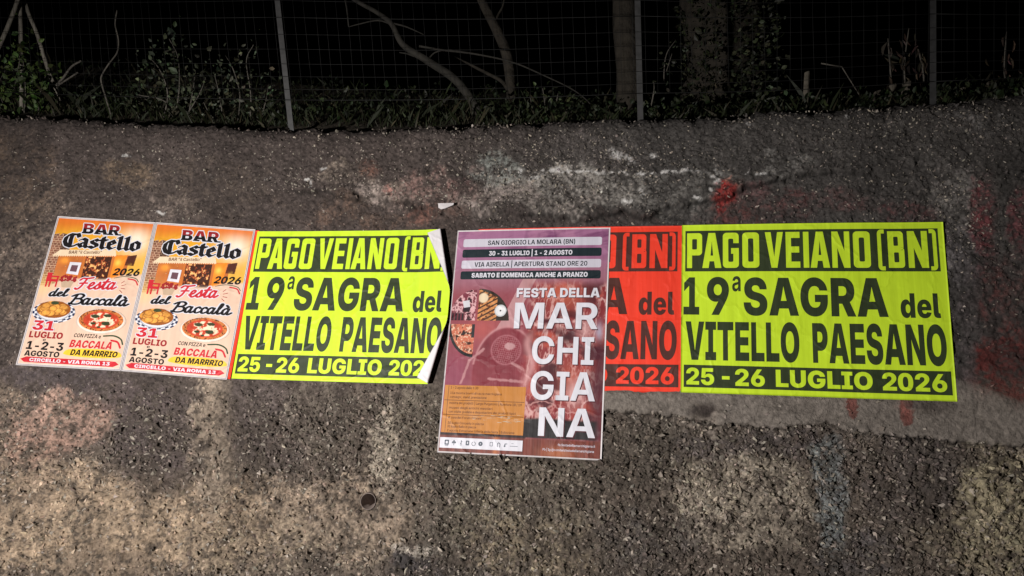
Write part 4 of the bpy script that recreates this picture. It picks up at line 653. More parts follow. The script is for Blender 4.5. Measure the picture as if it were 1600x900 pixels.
  'q': (609, [[544, -204, 1, 426, -204, 1, 426, 83, 1, 422, 83, 1, 410, 61, 0, 370, 18, 0, 309, -10, 0, 266, -10, 1, 200, -10, 0, 98, 57, 0, 40, 181, 0, 40, 267, 1, 40, 354, 0, 99, 478, 0, 201, 544, 0, 265, 544, 1, 310, 544, 0, 371, 516, 0, 411, 473, 0, 422, 452, 1, 429, 452, 1, 429, 536, 1, 544, 536, 1], [294, 88, 1, 337, 88, 0, 398, 133, 0, 430, 214, 0, 430, 268, 1, 430, 322, 0, 398, 401, 0, 337, 445, 0, 294, 445, 1, 252, 445, 0, 192, 401, 0, 161, 321, 0, 161, 268, 1, 161, 214, 0, 192, 134, 0, 252, 88, 0]]),
  'r': (378, [[65, 0, 1, 65, 536, 1, 179, 536, 1, 179, 448, 1, 183, 448, 1, 198, 493, 0, 267, 543, 0, 316, 543, 1, 327, 543, 0, 351, 541, 0, 359, 540, 1, 359, 431, 1, 352, 433, 0, 319, 437, 0, 301, 437, 1, 268, 437, 0, 214, 407, 0, 183, 353, 0, 183, 316, 1, 183, 0, 1]]),
  's': (530, [[266, -11, 1, 204, -11, 0, 108, 25, 0, 48, 96, 0, 40, 147, 1, 153, 162, 1, 162, 121, 0, 219, 80, 0, 266, 80, 1, 314, 80, 0, 370, 119, 0, 370, 148, 1, 370, 172, 0, 333, 204, 0, 297, 212, 1, 206, 231, 1, 130, 248, 0, 55, 323, 0, 55, 382, 1, 55, 431, 0, 108, 504, 0, 204, 544, 0, 267, 544, 1, 328, 544, 0, 417, 507, 0, 471, 440, 0, 479, 395, 1, 371, 380, 1, 365, 411, 0, 314, 454, 0, 269, 454, 1, 227, 454, 0, 173, 417, 0, 173, 388, 1, 173, 363, 0, 210, 332, 0, 250, 323, 1, 341, 303, 1, 417, 287, 0, 491, 215, 0, 491, 158, 1, 491, 107, 0, 433, 31, 0, 332, -11, 0]]),
  't': (346, [[316, 536, 1, 316, 442, 1, 9, 442, 1, 9, 536, 1], [92, 669, 1, 209, 669, 1, 209, 149, 1, 209, 119, 0, 235, 92, 0, 265, 92, 1, 274, 92, 0, 303, 95, 0, 313, 96, 1, 326, 3, 1, 309, -1, 0, 268, -5, 0, 248, -5, 1, 171, -5, 0, 92, 68, 0, 92, 137, 1]]),
  'u': (594, [[251, -8, 1, 196, -8, 0, 112, 39, 0, 65, 131, 0, 65, 197, 1, 65, 536, 1, 183, 536, 1, 183, 214, 1, 183, 157, 0, 241, 94, 0, 292, 94, 1, 327, 94, 0, 380, 123, 0, 412, 181, 0, 412, 224, 1, 412, 536, 1, 530, 536, 1, 530, 0, 1, 416, 0, 1, 416, 133, 1, 430, 133, 1, 406, 62, 0, 316, -8, 0]]),
  'v': (566, [[218, 0, 1, 17, 536, 1, 143, 536, 1, 244, 243, 1, 261, 195, 0, 286, 97, 0, 300, 48, 1, 269, 48, 1, 283, 97, 0, 308, 194, 0, 324, 243, 1, 424, 536, 1, 549, 536, 1, 348, 0, 1]]),
  'z': (543, [[55, 0, 1, 55, 79, 1, 336, 433, 1, 336, 437, 1, 62, 437, 1, 62, 536, 1, 480, 536, 1, 480, 451, 1, 209, 103, 1, 209, 99, 1, 487, 99, 1, 487, 0, 1]]),
  '@': (992, [[512, -202, 1, 403, -202, 0, 231, -140, 0, 110, -21, 0, 47, 148, 0, 47, 255, 1, 47, 359, 0, 110, 529, 0, 229, 650, 0, 399, 715, 0, 507, 715, 1, 609, 715, 0, 771, 652, 0, 885, 538, 0, 945, 385, 0, 945, 297, 1, 945, 238, 0, 925, 135, 0, 880, 57, 0, 806, 13, 0, 753, 13, 1, 719, 13, 0, 662, 33, 0, 625, 71, 0, 621, 96, 1, 618, 96, 1, 605, 62, 0, 534, 15, 0, 477, 15, 1, 411, 15, 0, 319, 79, 0, 270, 189, 0, 270, 258, 1, 270, 329, 0, 325, 437, 0, 420, 497, 0, 480, 497, 1, 528, 497, 0, 595, 462, 0, 609, 439, 1, 612, 439, 1, 612, 486, 1, 703, 486, 1, 703, 161, 1, 703, 132, 0, 729, 99, 0, 755, 99, 1, 788, 99, 0, 827, 141, 0, 845, 227, 0, 845, 293, 1, 845, 364, 0, 801, 485, 0, 716, 573, 0, 591, 622, 0, 509, 622, 1, 424, 622, 0, 291, 571, 0, 199, 477, 0, 151, 341, 0, 151, 255, 1, 151, 169, 0, 200, 34, 0, 293, -60, 0, 429, -108, 0, 516, -108, 1, 558, -108, 0, 634, -95, 0, 694, -77, 0, 712, -70, 1, 744, -157, 1, 721, -167, 0, 649, -188, 0, 560, -202, 0], [487, 106, 1, 529, 106, 0, 584, 141, 0, 610, 210, 0, 610, 260, 1, 610, 311, 0, 583, 375, 0, 528, 404, 0, 488, 404, 1, 449, 404, 0, 395, 368, 0, 366, 303, 0, 366, 261, 1, 366, 216, 0, 392, 146, 0, 446, 106, 0]]),
  '.': (269, [[135, -8, 1, 104, -8, 0, 60, 35, 0, 60, 66, 1, 60, 98, 0, 104, 141, 0, 135, 141, 1, 167, 141, 0, 210, 98, 0, 210, 66, 1, 210, 35, 0, 167, -8, 0]]),
  '/': (365, [[352, 762, 1, 118, -109, 1, 13, -109, 1, 248, 762, 1]]),
  ':': (269, [[135, -8, 1, 104, -8, 0, 60, 35, 0, 60, 66, 1, 60, 98, 0, 104, 141, 0, 135, 141, 1, 167, 141, 0, 210, 98, 0, 210, 66, 1, 210, 35, 0, 167, -8, 0], [135, 387, 1, 104, 387, 0, 60, 430, 0, 60, 461, 1, 60, 493, 0, 104, 536, 0, 135, 536, 1, 167, 536, 0, 210, 493, 0, 210, 461, 1, 210, 430, 0, 167, 387, 0]]),
  ',': (269, [[40, -178, 1, 82, 102, 1, 203, 102, 1, 124, -178, 1]]),
  "'": (301, [[105, 446, 1, 93, 728, 1, 209, 728, 1, 196, 446, 1]]),
  '"': (466, [[105, 446, 1, 93, 728, 1, 209, 728, 1, 196, 446, 1], [271, 446, 1, 259, 728, 1, 375, 728, 1, 362, 446, 1]]),
 },
}

# ------------------------------------------------------------------ lettering: outlines as contours in cm, x right, y down

def flatten(ct):
    """quadratic contour (x, y, on, ...) to points"""
    p = [(ct[i], ct[i + 1], ct[i + 2]) for i in range(0, len(ct), 3)]
    q = []
    for i, a in enumerate(p):
        b = p[(i + 1) % len(p)]
        q.append(a)
        if not a[2] and not b[2]: q.append(((a[0] + b[0]) / 2, (a[1] + b[1]) / 2, 1))
    while not q[0][2]: q = q[1:] + q[:1]
    out = []; i = 0
    while i < len(q):
        a = q[i]; b = q[(i + 1) % len(q)]
        out.append((a[0], a[1]))
        if not b[2]:
            c = q[(i + 2) % len(q)]
            for t in (0.25, 0.5, 0.75):
                out.append(((1 - t) ** 2 * a[0] + 2 * t * (1 - t) * b[0] + t * t * c[0], (1 - t) ** 2 * a[1] + 2 * t * (1 - t) * b[1] + t * t * c[1]))
            i += 2
        else: i += 1
    return np.array(out)

def area(c):
    x, y = c[:, 0], c[:, 1]
    return 0.5 * float(np.sum(x * np.roll(y, -1) - np.roll(x, -1) * y))

def raw_text(font, s, track=0.0):
    """glyph list (each a list of contours, font units, y up) and total width"""
    x = 0; out = []
    for ch in s:
        if ch == ' ': x += 230 + track; continue
        if ch == 'À': ch2, acc = 'A', True
        elif ch == 'à': ch2, acc = 'a', True
        else: ch2, acc = ch, False
        a, cs = FONT[font].get(ch2) or FONT['bold'].get(ch2) or FONT['black'].get(ch2)
        g = [flatten(c) + (x, 0) for c in cs]
        if acc:
            h = 750 if ch == 'À' else 590
            g.append(np.array([(a * .28, h + 190), (a * .52, h + 190), (a * .62, h + 30), (a * .46, h + 30)]) + (x, 0))
        out.append(g); x += a + track
    return out, x

def place(glyphs, x0, x1, yb, cap, unit_cap=728.0, shear=0.0, slope=0.0, w=None):
    """fit ink between x0 and x1 (cm), baseline yb, capital height cap; slope tilts the baseline"""
    allp = np.concatenate([c for g in glyphs for c in g])
    a, b = allp[:, 0].min(), allp[:, 0].max()
    sx = (x1 - x0) / (b - a); sy = cap / unit_cap
    r = []
    for g in glyphs:
        h = []
        for c in g:
            X = x0 + (c[:, 0] - a) * sx + c[:, 1] * sy * shear
            Y = yb - c[:, 1] * sy + slope * (X - x0)
            h.append(np.c_[X, Y])
        r.append(h)
    return r

def text(font, s, x0, x1, yb, cap, **k):
    tr = k.pop('track', 0.0)
    return place(raw_text(font, s, tr)[0], x0, x1, yb, cap, **k)

def hull(p):
    p = sorted(set(map(tuple, np.round(p, 5))))
    def half(ps):
        h = []
        for q in ps:
            while len(h) > 1 and (h[-1][0] - h[-2][0]) * (q[1] - h[-2][1]) - (h[-1][1] - h[-2][1]) * (q[0] - h[-2][0]) <= 0: h.pop()
            h.append(q)
        return h
    a = half(p); b = half(p[::-1])
    return np.array(a[:-1] + b[:-1])

def spline(p, n=6):
    p = np.array(p, float)
    if len(p) < 3: return p
    q = np.concatenate([[2 * p[0] - p[1]], p, [2 * p[-1] - p[-2]]])
    out = []
    for i in range(1, len(q) - 2):
        for t in np.linspace(0, 1, n, endpoint=False):
            out.append(0.5 * (2 * q[i] + (q[i + 1] - q[i - 1]) * t + (2 * q[i - 1] - 5 * q[i] + 4 * q[i + 1] - q[i + 2]) * t ** 2 + (3 * q[i] - q[i - 1] - 3 * q[i + 1] + q[i + 2]) * t ** 3))
    out.append(p[-1])
    return np.array(out)

def nib_stroke(p, nib):
    """contours of a nib (small convex polygon) drawn along a polyline"""
    return [hull(np.concatenate([a + nib, b + nib])) for a, b in zip(p[:-1], p[1:])]

def round_nib(r, n=8):
    t = np.linspace(0, 2 * math.pi, n, endpoint=False) + .2
    return np.c_[np.cos(t), np.sin(t)] * r
def broad_nib(w, ang, t):
    d = np.array([math.cos(ang), math.sin(ang)]) * w / 2; m = np.array([-d[1], d[0]]) / (w / 2) * t / 2
    return np.array([d + m, d - m, -d - m, -d + m])

BLACKLETTER = {   # strokes of a broad pen, x height 1
    'C': (1.22, [[(1.16, 1.16), (1.04, 1.5), (.8, 1.4), (.45, 1.42), (.18, 1.05), (.14, .55), (.3, .16), (.68, .0), (1.0, .14), (1.14, .34)], [(.6, 1.36), (.56, .8), (.6, .16)]]),
    'a': (.86, [[(.1, .84), (.3, 1.0), (.56, .86), (.56, .14), (.7, .02), (.82, .12)], [(.56, .6), (.2, .45), (.12, .22), (.28, .03), (.52, .2)]]),
    's': (.72, [[(.6, .84), (.42, 1.0), (.14, .8), (.2, .6), (.56, .42), (.58, .18), (.34, .0), (.06, .14)]]),
    't': (.66, [[(.3, 1.3), (.26, 1.0), (.26, .14), (.42, .0), (.6, .14)], [(.04, .96), (.56, .96)]]),
    'e': (.72, [[(.18, .44), (.58, .66), (.38, 1.0), (.14, .8), (.14, .2), (.36, .0), (.62, .18)]]),
    'l': (.56, [[(.1, 1.36), (.26, 1.5), (.26, .14), (.4, .0), (.54, .12)]]),
    'o': (.8, [[(.36, 1.0), (.12, .8), (.12, .2), (.36, .0), (.64, .2), (.64, .8), (.36, 1.0)]]),
}
SCRIPT = {        # strokes of a brush, x height 1
    'F': (1.15, [[(.62, 1.6), (.5, .9), (.35, .25), (.1, -.05), (-.12, .1)], [(-.02, 1.35), (.2, 1.62), (.6, 1.6), (1.2, 1.72)], [(.15, .85), (.5, .9), (.85, .88)]]),
    'B': (1.12, [[(.36, 1.6), (.26, .8), (.08, .0)], [(-.05, 1.3), (.3, 1.62), (.75, 1.7), (1.0, 1.4), (.8, 1.0), (.35, .88), (.85, .86), (1.05, .5), (.85, .08), (.4, -.04), (-.05, .1)]]),
    'e': (.68, [[(-.04, .3), (.3, .5), (.44, .82), (.28, 1.0), (.08, .72), (.1, .22), (.34, .0), (.72, .3)]]),
    's': (.66, [[(-.04, .25), (.28, .8), (.32, 1.02), (.42, .6), (.46, .22), (.26, .0), (.06, .12)], [(.4, .05), (.7, .3)]]),
    't': (.62, [[(-.02, .3), (.22, 1.0), (.34, 1.5), (.2, .3), (.34, .0), (.66, .3)], [(.0, 1.05), (.6, 1.12)]]),
    'a': (.88, [[(.52, .86), (.3, 1.0), (.06, .62), (.1, .12), (.3, .0), (.5, .45), (.58, .95), (.52, .2), (.66, .0), (.92, .3)]]),
    'c': (.62, [[(.5, .8), (.36, 1.0), (.1, .7), (.1, .2), (.3, .0), (.66, .3)]]),
    'l': (.5, [[(-.04, .3), (.26, 1.1), (.34, 1.62), (.22, 1.7), (.12, 1.1), (.1, .25), (.24, .0), (.52, .3)]]),
    'd': (.88, [[(.52, .86), (.3, 1.0), (.06, .62), (.1, .12), (.3, .0), (.5, .45), (.6, 1.0)], [(.66, 1.75), (.56, .9), (.52, .2), (.66, .0), (.92, .3)]]),
}
SCRIPT['à'] = (.88, SCRIPT['a'][1] + [[(.24, 1.5), (.46, 1.22)]])

def pen_text(table, s, nib, smooth):
    x = 0; g = []
    for ch in s:
        adv, strokes = table[ch]
        cs = []
        for st in strokes:
            p = np.array(st, float) + (x, 0)
            if smooth: p = spline(p, 5)
            cs += nib_stroke(p, nib)
        g.append(cs); x += adv
    return g

def rr(x0, y0, x1, y1, rx=0.0, ry=0.0, corners='abcd', n=4):
    """rectangle with chosen rounded corners: a bottom left, b bottom right, c top right, d top left (y up)"""
    out = []
    for name, cx, cy, sx, sy, t0 in (('a', x0, y0, 1, 1, 180), ('b', x1, y0, -1, 1, 270), ('c', x1, y1, -1, -1, 0), ('d', x0, y1, 1, -1, 90)):
        if name in corners and rx > 0:
            for t in np.linspace(t0, t0 + 90, n + 1):
                out.append((cx + sx * rx + rx * math.cos(R(t)), cy + sy * ry + ry * math.sin(R(t))))
        else: out.append((cx, cy))
    return np.array(out)

def square_letter(ch):
    """squared poster capitals in a unit box; holes are clockwise"""
    a, b = 0.34, 0.17; H = lambda c: c[::-1]
    P = lambda *p: np.array(p, float)
    if ch == 'O': return [rr(0, 0, 1, 1, .24, .1), H(rr(a, b, 1 - a, 1 - b, .08, .04))]
    if ch == 'P': return [rr(0, .36, 1, 1, .24, .1, 'c' + 'b'), rr(0, 0, a, .4), H(rr(a, .36 + b, 1 - a, 1 - b, .06, .03))]
    if ch == 'G': return [rr(0, 0, 1, 1, .24, .1), H(rr(a, b, 1 - a, 1 - b, .08, .04)), H(rr(1 - a, .56, 1.0, .70)), rr(.52, .40, 1 - a, .56)]
    if ch == 'A': return [P((0, 0), (.33, 0), (.38, .19), (.62, .19), (.67, 0), (1, 0), (.68, 1), (.32, 1)), H(P((.43, .35), (.57, .35), (.5, .76)))]
    if ch == 'V': return [P((0, 1), (.34, 0), (.66, 0), (1, 1), (.68, 1), (.5, .3), (.32, 1))]
    if ch == 'E': return [rr(0, 0, .38, 1), rr(.3, 0, 1, b), rr(.3, .42, .95, .42 + b), rr(.3, 1 - b, 1, 1)]
    if ch == 'I': return [rr(0, 0, 1, 1)]
    if ch == 'N': return [rr(0, 0, .3, 1), rr(.7, 0, 1, 1), P((0, 1), (.66, 0), (1, 0), (.34, 1))]
    if ch == 'B': return [rr(0, 0, 1, .56, .22, .09, 'bc'), rr(0, .48, .97, 1, .22, .09, 'bc'), H(rr(.36, .15, .66, .42, .05, .03)), H(rr(.36, .6, .64, .85, .05, .03)), H(rr(0, .48, .9, .56))]
    if ch == '(': return [rr(0, -.07, 1, 1.05, .55, .12, 'ad'), H(rr(.55, .04, 1, .94, .0, .0))]
    if ch == ')': return [rr(0, -.07, 1, 1.05, .55, .12, 'bc'), H(rr(0, .04, .45, .94, .0, .0))]

def grow(glyphs, r):
    """the same glyphs with an outline of width r round them"""
    nb = round_nib(r, 8)
    out = []
    for g in glyphs:
        h = [c for c in g]
        for c in g:
            d = np.concatenate([c, c[:1]])
            keep = [0]
            for i in range(1, len(d)):
                if np.linalg.norm(d[i] - d[keep[-1]]) > r * 0.4 or i == len(d) - 1: keep.append(i)
            h += nib_stroke(d[keep], nb)
        out.append(h)
    return out

def split_edges(c, step):
    out = []
    for a, b in zip(c, np.roll(c, -1, 0)):
        k = max(1, int(math.ceil(np.linalg.norm(b - a) / step)))
        out += [a + (b - a) * i / k for i in range(k)]
    return np.array(out)

def fill(glyph, step, solid=False):
    """non-zero fill of one glyph's contours with a triangulation no coarser than step; returns verts, tris"""
    vs, fs, sg = [], [], []
    for c in glyph:
        s = area(c)
        if abs(s) < 1e-7: continue
        if s < 0: c = c[::-1]
        c = split_edges(c, step)
        fs.append(list(range(len(vs), len(vs) + len(c)))); vs += [tuple(p) for p in c]; sg.append(1 if s > 0 else -1)
    if not fs: return np.zeros((0, 2)), np.zeros((0, 3), int)
    if solid: sg = [1] * len(sg)
    p = np.array(vs); lo, hi = p.min(0), p.max(0)
    nxg, nyg = [int((hi[i] - lo[i]) / step) for i in (0, 1)]
    pts = [Vector(v) for v in vs]
    if nxg > 0 or nyg > 0:
        for i in range(nxg + 1):
            for j in range(nyg + 1):
                pts.append(Vector((lo[0] + (i + .5) * step + (j % 2) * step * .3, lo[1] + (j + .5) * step)))
    ed = []
    for f in fs: ed += [(f[i], f[(i + 1) % len(f)]) for i in range(len(f))]
    ov, oe, of = delaunay_2d_cdt(pts, ed, [], 0, 1e-5, False)[:3]
    ov = np.array([tuple(v) for v in ov])
    tri = np.array([f for f in of if len(f) == 3], int).reshape(-1, 3)
    cen = ov[tri].mean(1)
    # winding number of every triangle's centre
    wnum = np.zeros(len(tri), int)
    for f, s in zip(fs, sg):
        A = p[f]; B = np.roll(A, -1, 0)
        for q in range(0, len(tri), 4000):
            x, y = cen[q:q + 4000, 0][:, None], cen[q:q + 4000, 1][:, None]
            up = (A[None, :, 1] <= y) & (B[None, :, 1] > y); dn = (A[None, :, 1] > y) & (B[None, :, 1] <= y)
            side = (B[:, 0] - A[:, 0])[None] * (y - A[None, :, 1]) - (x - A[None, :, 0]) * (B[:, 1] - A[:, 1])[None]
            wnum[q:q + 4000] += s * ((up & (side > 0)).sum(1) - (dn & (side < 0)).sum(1))
    return ov, tri[wnum != 0]

def fill_all(glyphs, step, solid=False):
    V, F, n = [], [], 0
    for g in glyphs:
        v, f = fill(g, step, solid)
        if len(f): V.append(v); F.append(f + n); n += len(v)
    return np.concatenate(V), np.concatenate(F)

# ------------------------------------------------------------------ a poster: a sheet on the wall and the print on it
class Poster:
    def __init__(self, key, name, label, category, group=None, curl=None, step=2.0):
        quad, self.w, self.h, self.level = QUADS[key]
        uv = POSTER_UV[key]
        self.H = homography([(0, 0), (self.w, 0), (self.w, self.h), (0, self.h)], uv)
        self.c = uv.mean(0)
        base = wall_point(self.c[0], self.c[1])
        mw = Matrix(((EX[0], EY[0], EN[0], base[0]), (EX[1], EY[1], EN[1], base[1]), (EX[2], EY[2], EN[2], base[2]), (0, 0, 0, 1)))
        self.root = tag(empty(name, None, mw), label, category, group)
        self.curl = curl; self.step = step; self.seed = sum(map(ord, key))
    def local(self, p, z=0.0):
        """cm on the sheet to metres in the poster's own space"""
        p = np.asarray(p, float)
        q = np.c_[p, np.ones(len(p))] @ self.H.T
        uv = q[:, :2] / q[:, 2:]
        h = undulation(uv[:, 0], uv[:, 1]) + self.level
        x, y = p[:, 0], p[:, 1]
        # paste creases: shallow upright ridges, cockled edges
        s = self.seed
        h = h + 0.0012 * (fbm(x / 9 + s, y / 40, s, 2) - .5) + 0.0022 * (fbm(x / 22, y / 22 + s, s + 5, 2) - .5)
        xy = uv - self.c
        if self.curl is not None: return self.curl(self, xy, h, z, p)
        return np.c_[xy, h + z]
    def put(self, name, V, F, mat, layer, parent=None, col=None, smooth=True):
        z = 0.0003 * layer
        P = self.local(V, z)
        F = np.asarray(F)
        # face the reader
        a, b, c = P[F[:, 0]], P[F[:, 1]], P[F[:, 2]]
        v2 = V[F[:, :3]]
        ar = (v2[:, 1, 0] - v2[:, 0, 0]) * (v2[:, 2, 1] - v2[:, 0, 1]) - (v2[:, 1, 1] - v2[:, 0, 1]) * (v2[:, 2, 0] - v2[:, 0, 0])
        F = np.where((ar > 0)[:, None], F[:, ::-1], F)
        return mesh_np(name, P, F, mat, parent or self.root, col)
    def sheet(self, mat, res=0.8, col=None, x0=0.0):
        nx, ny = int((self.w - x0) / res) + 1, int(self.h / res) + 1
        X, Y = np.meshgrid(np.linspace(x0, self.w, nx), np.linspace(0, self.h, ny))
        V = np.c_[X.ravel(), Y.ravel()]
        # hand-cut, slightly worn edge
        F = grid_faces(nx, ny)[:, ::-1]
        A = self.local(V, 0.0); B = self.local(V, -0.0003)
        n = len(V)
        edge = np.concatenate([np.arange(nx), np.arange(1, ny) * nx + nx - 1, (np.arange(nx - 2, -1, -1)) + (ny - 1) * nx, np.arange(ny - 2, 0, -1) * nx])
        e2 = np.roll(edge, -1)
        rim = np.c_[edge, edge + n, e2 + n, e2]
        Fa = [F, F[:, ::-1] + n, rim]
        mi = np.concatenate([np.zeros(len(F)), np.ones(len(F)), np.ones(len(rim))]).astype(int)
        return mesh_np('sheet', np.concatenate([A, B]), Fa, [mat, M['paper_back']], self.root, None if col is None else np.concatenate([col, col]), True, mi)
    def letters(self, name, glyphs, mat, layer, parent=None, solid=False, step=None):
        V, F = fill_all(glyphs, step or self.step, solid)
        return self.put(name, V, F, mat, layer, parent)
    def panel(self, name, contour, mat, layer, parent=None):
        V, F = fill([np.asarray(contour, float)], self.step, True)
        return self.put(name, V, F, mat, layer, parent)
    def picture(self, name, x0, y0, x1, y1, img, layer, parent=None, mask=None):
        ny, nx = img.shape[:2]
        X, Y = np.meshgrid(np.linspace(x0, x1, nx), np.linspace(y0, y1, ny))
        V = np.c_[X.ravel(), Y.ravel()]
        F = grid_faces(nx, ny)
        if mask is not None:
            m = mask.ravel(); F = F[m[F].all(1)]
            used = np.unique(F); re = np.full(len(V), -1); re[used] = np.arange(len(used))
            V = V[used]; F = re[F]; col = img.reshape(-1, 3)[used]
        else: col = img.reshape(-1, 3)
        return self.put(name, V, F, M['paper_print'], layer, parent, col.clip(0, 1))

def rect(x0, y0, x1, y1): return np.array([(x0, y0), (x1, y0), (x1, y1), (x0, y1)], float)

# ------------------------------------------------------------------ the festival posters in fluorescent colours
def headline():
    boxes = [('P', 2.2, 8.3), ('A', 8.4, 16.0), ('G', 16.6, 22.9), ('O', 24.3, 30.9), ('V', 33.2, 40.2), ('E', 41.2, 46.6), ('I', 47.9, 50.0), ('A', 50.5, 57.8), ('N', 58.7, 65.4), ('O', 66.7, 73.0),
             ('(', 75.7, 78.3), ('B', 79.5, 85.4), ('N', 86.7, 93.9), (')', 94.6, 97.1)]
    out = []
    for ch, x0, x1 in boxes:
        out.append([np.c_[x0 + c[:, 0] * (x1 - x0), 18.65 - c[:, 1] * 15.0] for c in square_letter(ch)])
    return out

def festival_poster(key, paper, ink, label, group, curl=None, res=0.8, step=1.5, torn=0.0):
    """torn: cm missing at the left side of the sheet"""
    p = Poster(key, 'festival_poster', label, 'poster', group, curl, step)
    left = lambda gl: [g for g in gl if min(c[:, 0].min() for c in g) > torn]
    p.sheet(M[paper], res, None, torn)
    top = p.panel('heading_band', rect(max(1.5, torn), 2.6, 97.9, 20.1), M[ink], 1)
    p.letters('heading_lettering', left(headline()), M[paper], 2, top)
    t = text('black', '1', 0.9, 7.2, 38.3, 15.7) + text('black', '9', 10.2, 18.9, 38.3, 15.7) + text('bold', 'ª', 20.2, 23.5, 27.3 + 6.0, 11.0)
    if left(t): p.letters('number_lettering', left(t), M[ink], 1)
    p.letters('title_lettering', left(text('black', 'SAGRA', 24.6, 78.4, 38.3, 15.5) + text('black', 'del', 82.8, 96.8, 38.5, 9.7)), M[ink], 1)
    p.letters('subject_lettering', left(text('black', 'VITELLO', 1.8, 45.4, 56.8, 15.7) + text('black', 'PAESANO', 50.3, 97.9, 56.8, 15.7)), M[ink], 1)
    low = p.panel('date_band', rect(max(1.2, torn), 58.8, 98.7, 67.75), M[ink], 1)
    d = text('black', '25', 2.2, 13.0, 66.7, 6.7) + text('black', '-', 16.0, 18.9, 66.3, 6.7) + text('black', '26', 21.0, 32.2, 66.7, 6.7) + text('black', 'LUGLIO', 36.3, 71.4, 66.6, 6.7) + text('black', '2026', 74.8, 97.0, 66.6, 6.7)
    for lo_, hi_ in ((0, 34), (34, 73), (73, 100)):
        word = [g for g in left(d) if lo_ <= g[0][:, 0].min() < hi_]
        if word: p.letters('date_lettering', word, M[paper], 2, low)
    return p

def px_local(p, pts):
    u, v = photo_to_wall([a for a, b in pts], [b for a, b in pts])
    return np.c_[u, v] - p.c

def peel(p, xy, h, z, cm):
    """the unpasted right edge stands off the wall and its two corners roll over on themselves"""
    if not hasattr(p, 'folds'):
        A = px_local(p, [(689, 360), (700, 434), (698.5, 503), (668, 603)])
        p.folds = [(A[0], A[1], 0.0055, 2.98), (A[2], A[3], 0.0065, 2.98)]
    lift = 0.013 * sstep(80, 99, cm[:, 0]) ** 1.3 + 0.004 * sstep(60, 90, cm[:, 0])
    P = np.c_[xy, h + lift]
    N = np.zeros_like(P); N[:, 2] = 1
    for a, b, r, tmax in p.folds:
        t = (b - a) / np.linalg.norm(b - a)
        m = np.array([-t[1], t[0]])
        if m[0] < 0: m = -m
        s = (P[:, :2] - a) @ m
        on = s > 0
        if not on.any(): continue
        # tighter roll towards the middle of the edge
        th = np.minimum(s / r, tmax)
        rest = np.maximum(s - r * tmax, 0)
        along = r * np.sin(th) + rest * np.cos(th)
        up = r * (1 - np.cos(th)) + rest * np.sin(th)
        P[on, :2] += np.outer((along - s)[on], m)
        P[on, 2] += up[on]
        N[on, :2] = np.outer(-np.sin(th[on]), m); N[on, 2] = np.cos(th[on])
    return P + N * np.asarray(z)

G_FEST = 'fluorescent festival posters with large black lettering'
# the red sheet whose edge shows between the flyers and the yellow poster
ru = Poster('red_under', 'red_poster', 'plain red poster mostly hidden under the two food flyers, only its red edge showing', 'poster')
ru.sheet(M['red'], 1.0)
fp_left = festival_poster('yellow_left', 'yellow', 'ink_green', 'yellow festival poster with its right corners peeling over, beside the food flyers', G_FEST, peel, 0.25, 0.5)
festival_poster('red_right', 'red', 'ink_brown', 'red festival poster partly covered by the purple meat poster', G_FEST, torn=14.0)
festival_poster('yellow_right', 'yellow', 'ink_green', 'yellow festival poster pasted flat, fully readable, next to the red one', G_FEST)

# ------------------------------------------------------------------ the two flyers for the bar's cod feast
def over(c, rgb, m):
    m = np.clip(m, 0, 1)[..., None]
    return c * (1 - m) + (lin(rgb) if not isinstance(rgb, np.ndarray) else rgb) * m

def poly_mask(X, Y, pts):
    inside = np.zeros(X.shape, bool); n = len(pts)
    for i in range(n):
        (x0, y0), (x1, y1) = pts[i], pts[(i + 1) % n]
        if y0 == y1: continue
        c = ((y0 > Y) != (y1 > Y)) & (X < (x1 - x0) * (Y - y0) / (y1 - y0) + x0)
        inside ^= c
    return inside.astype(float)

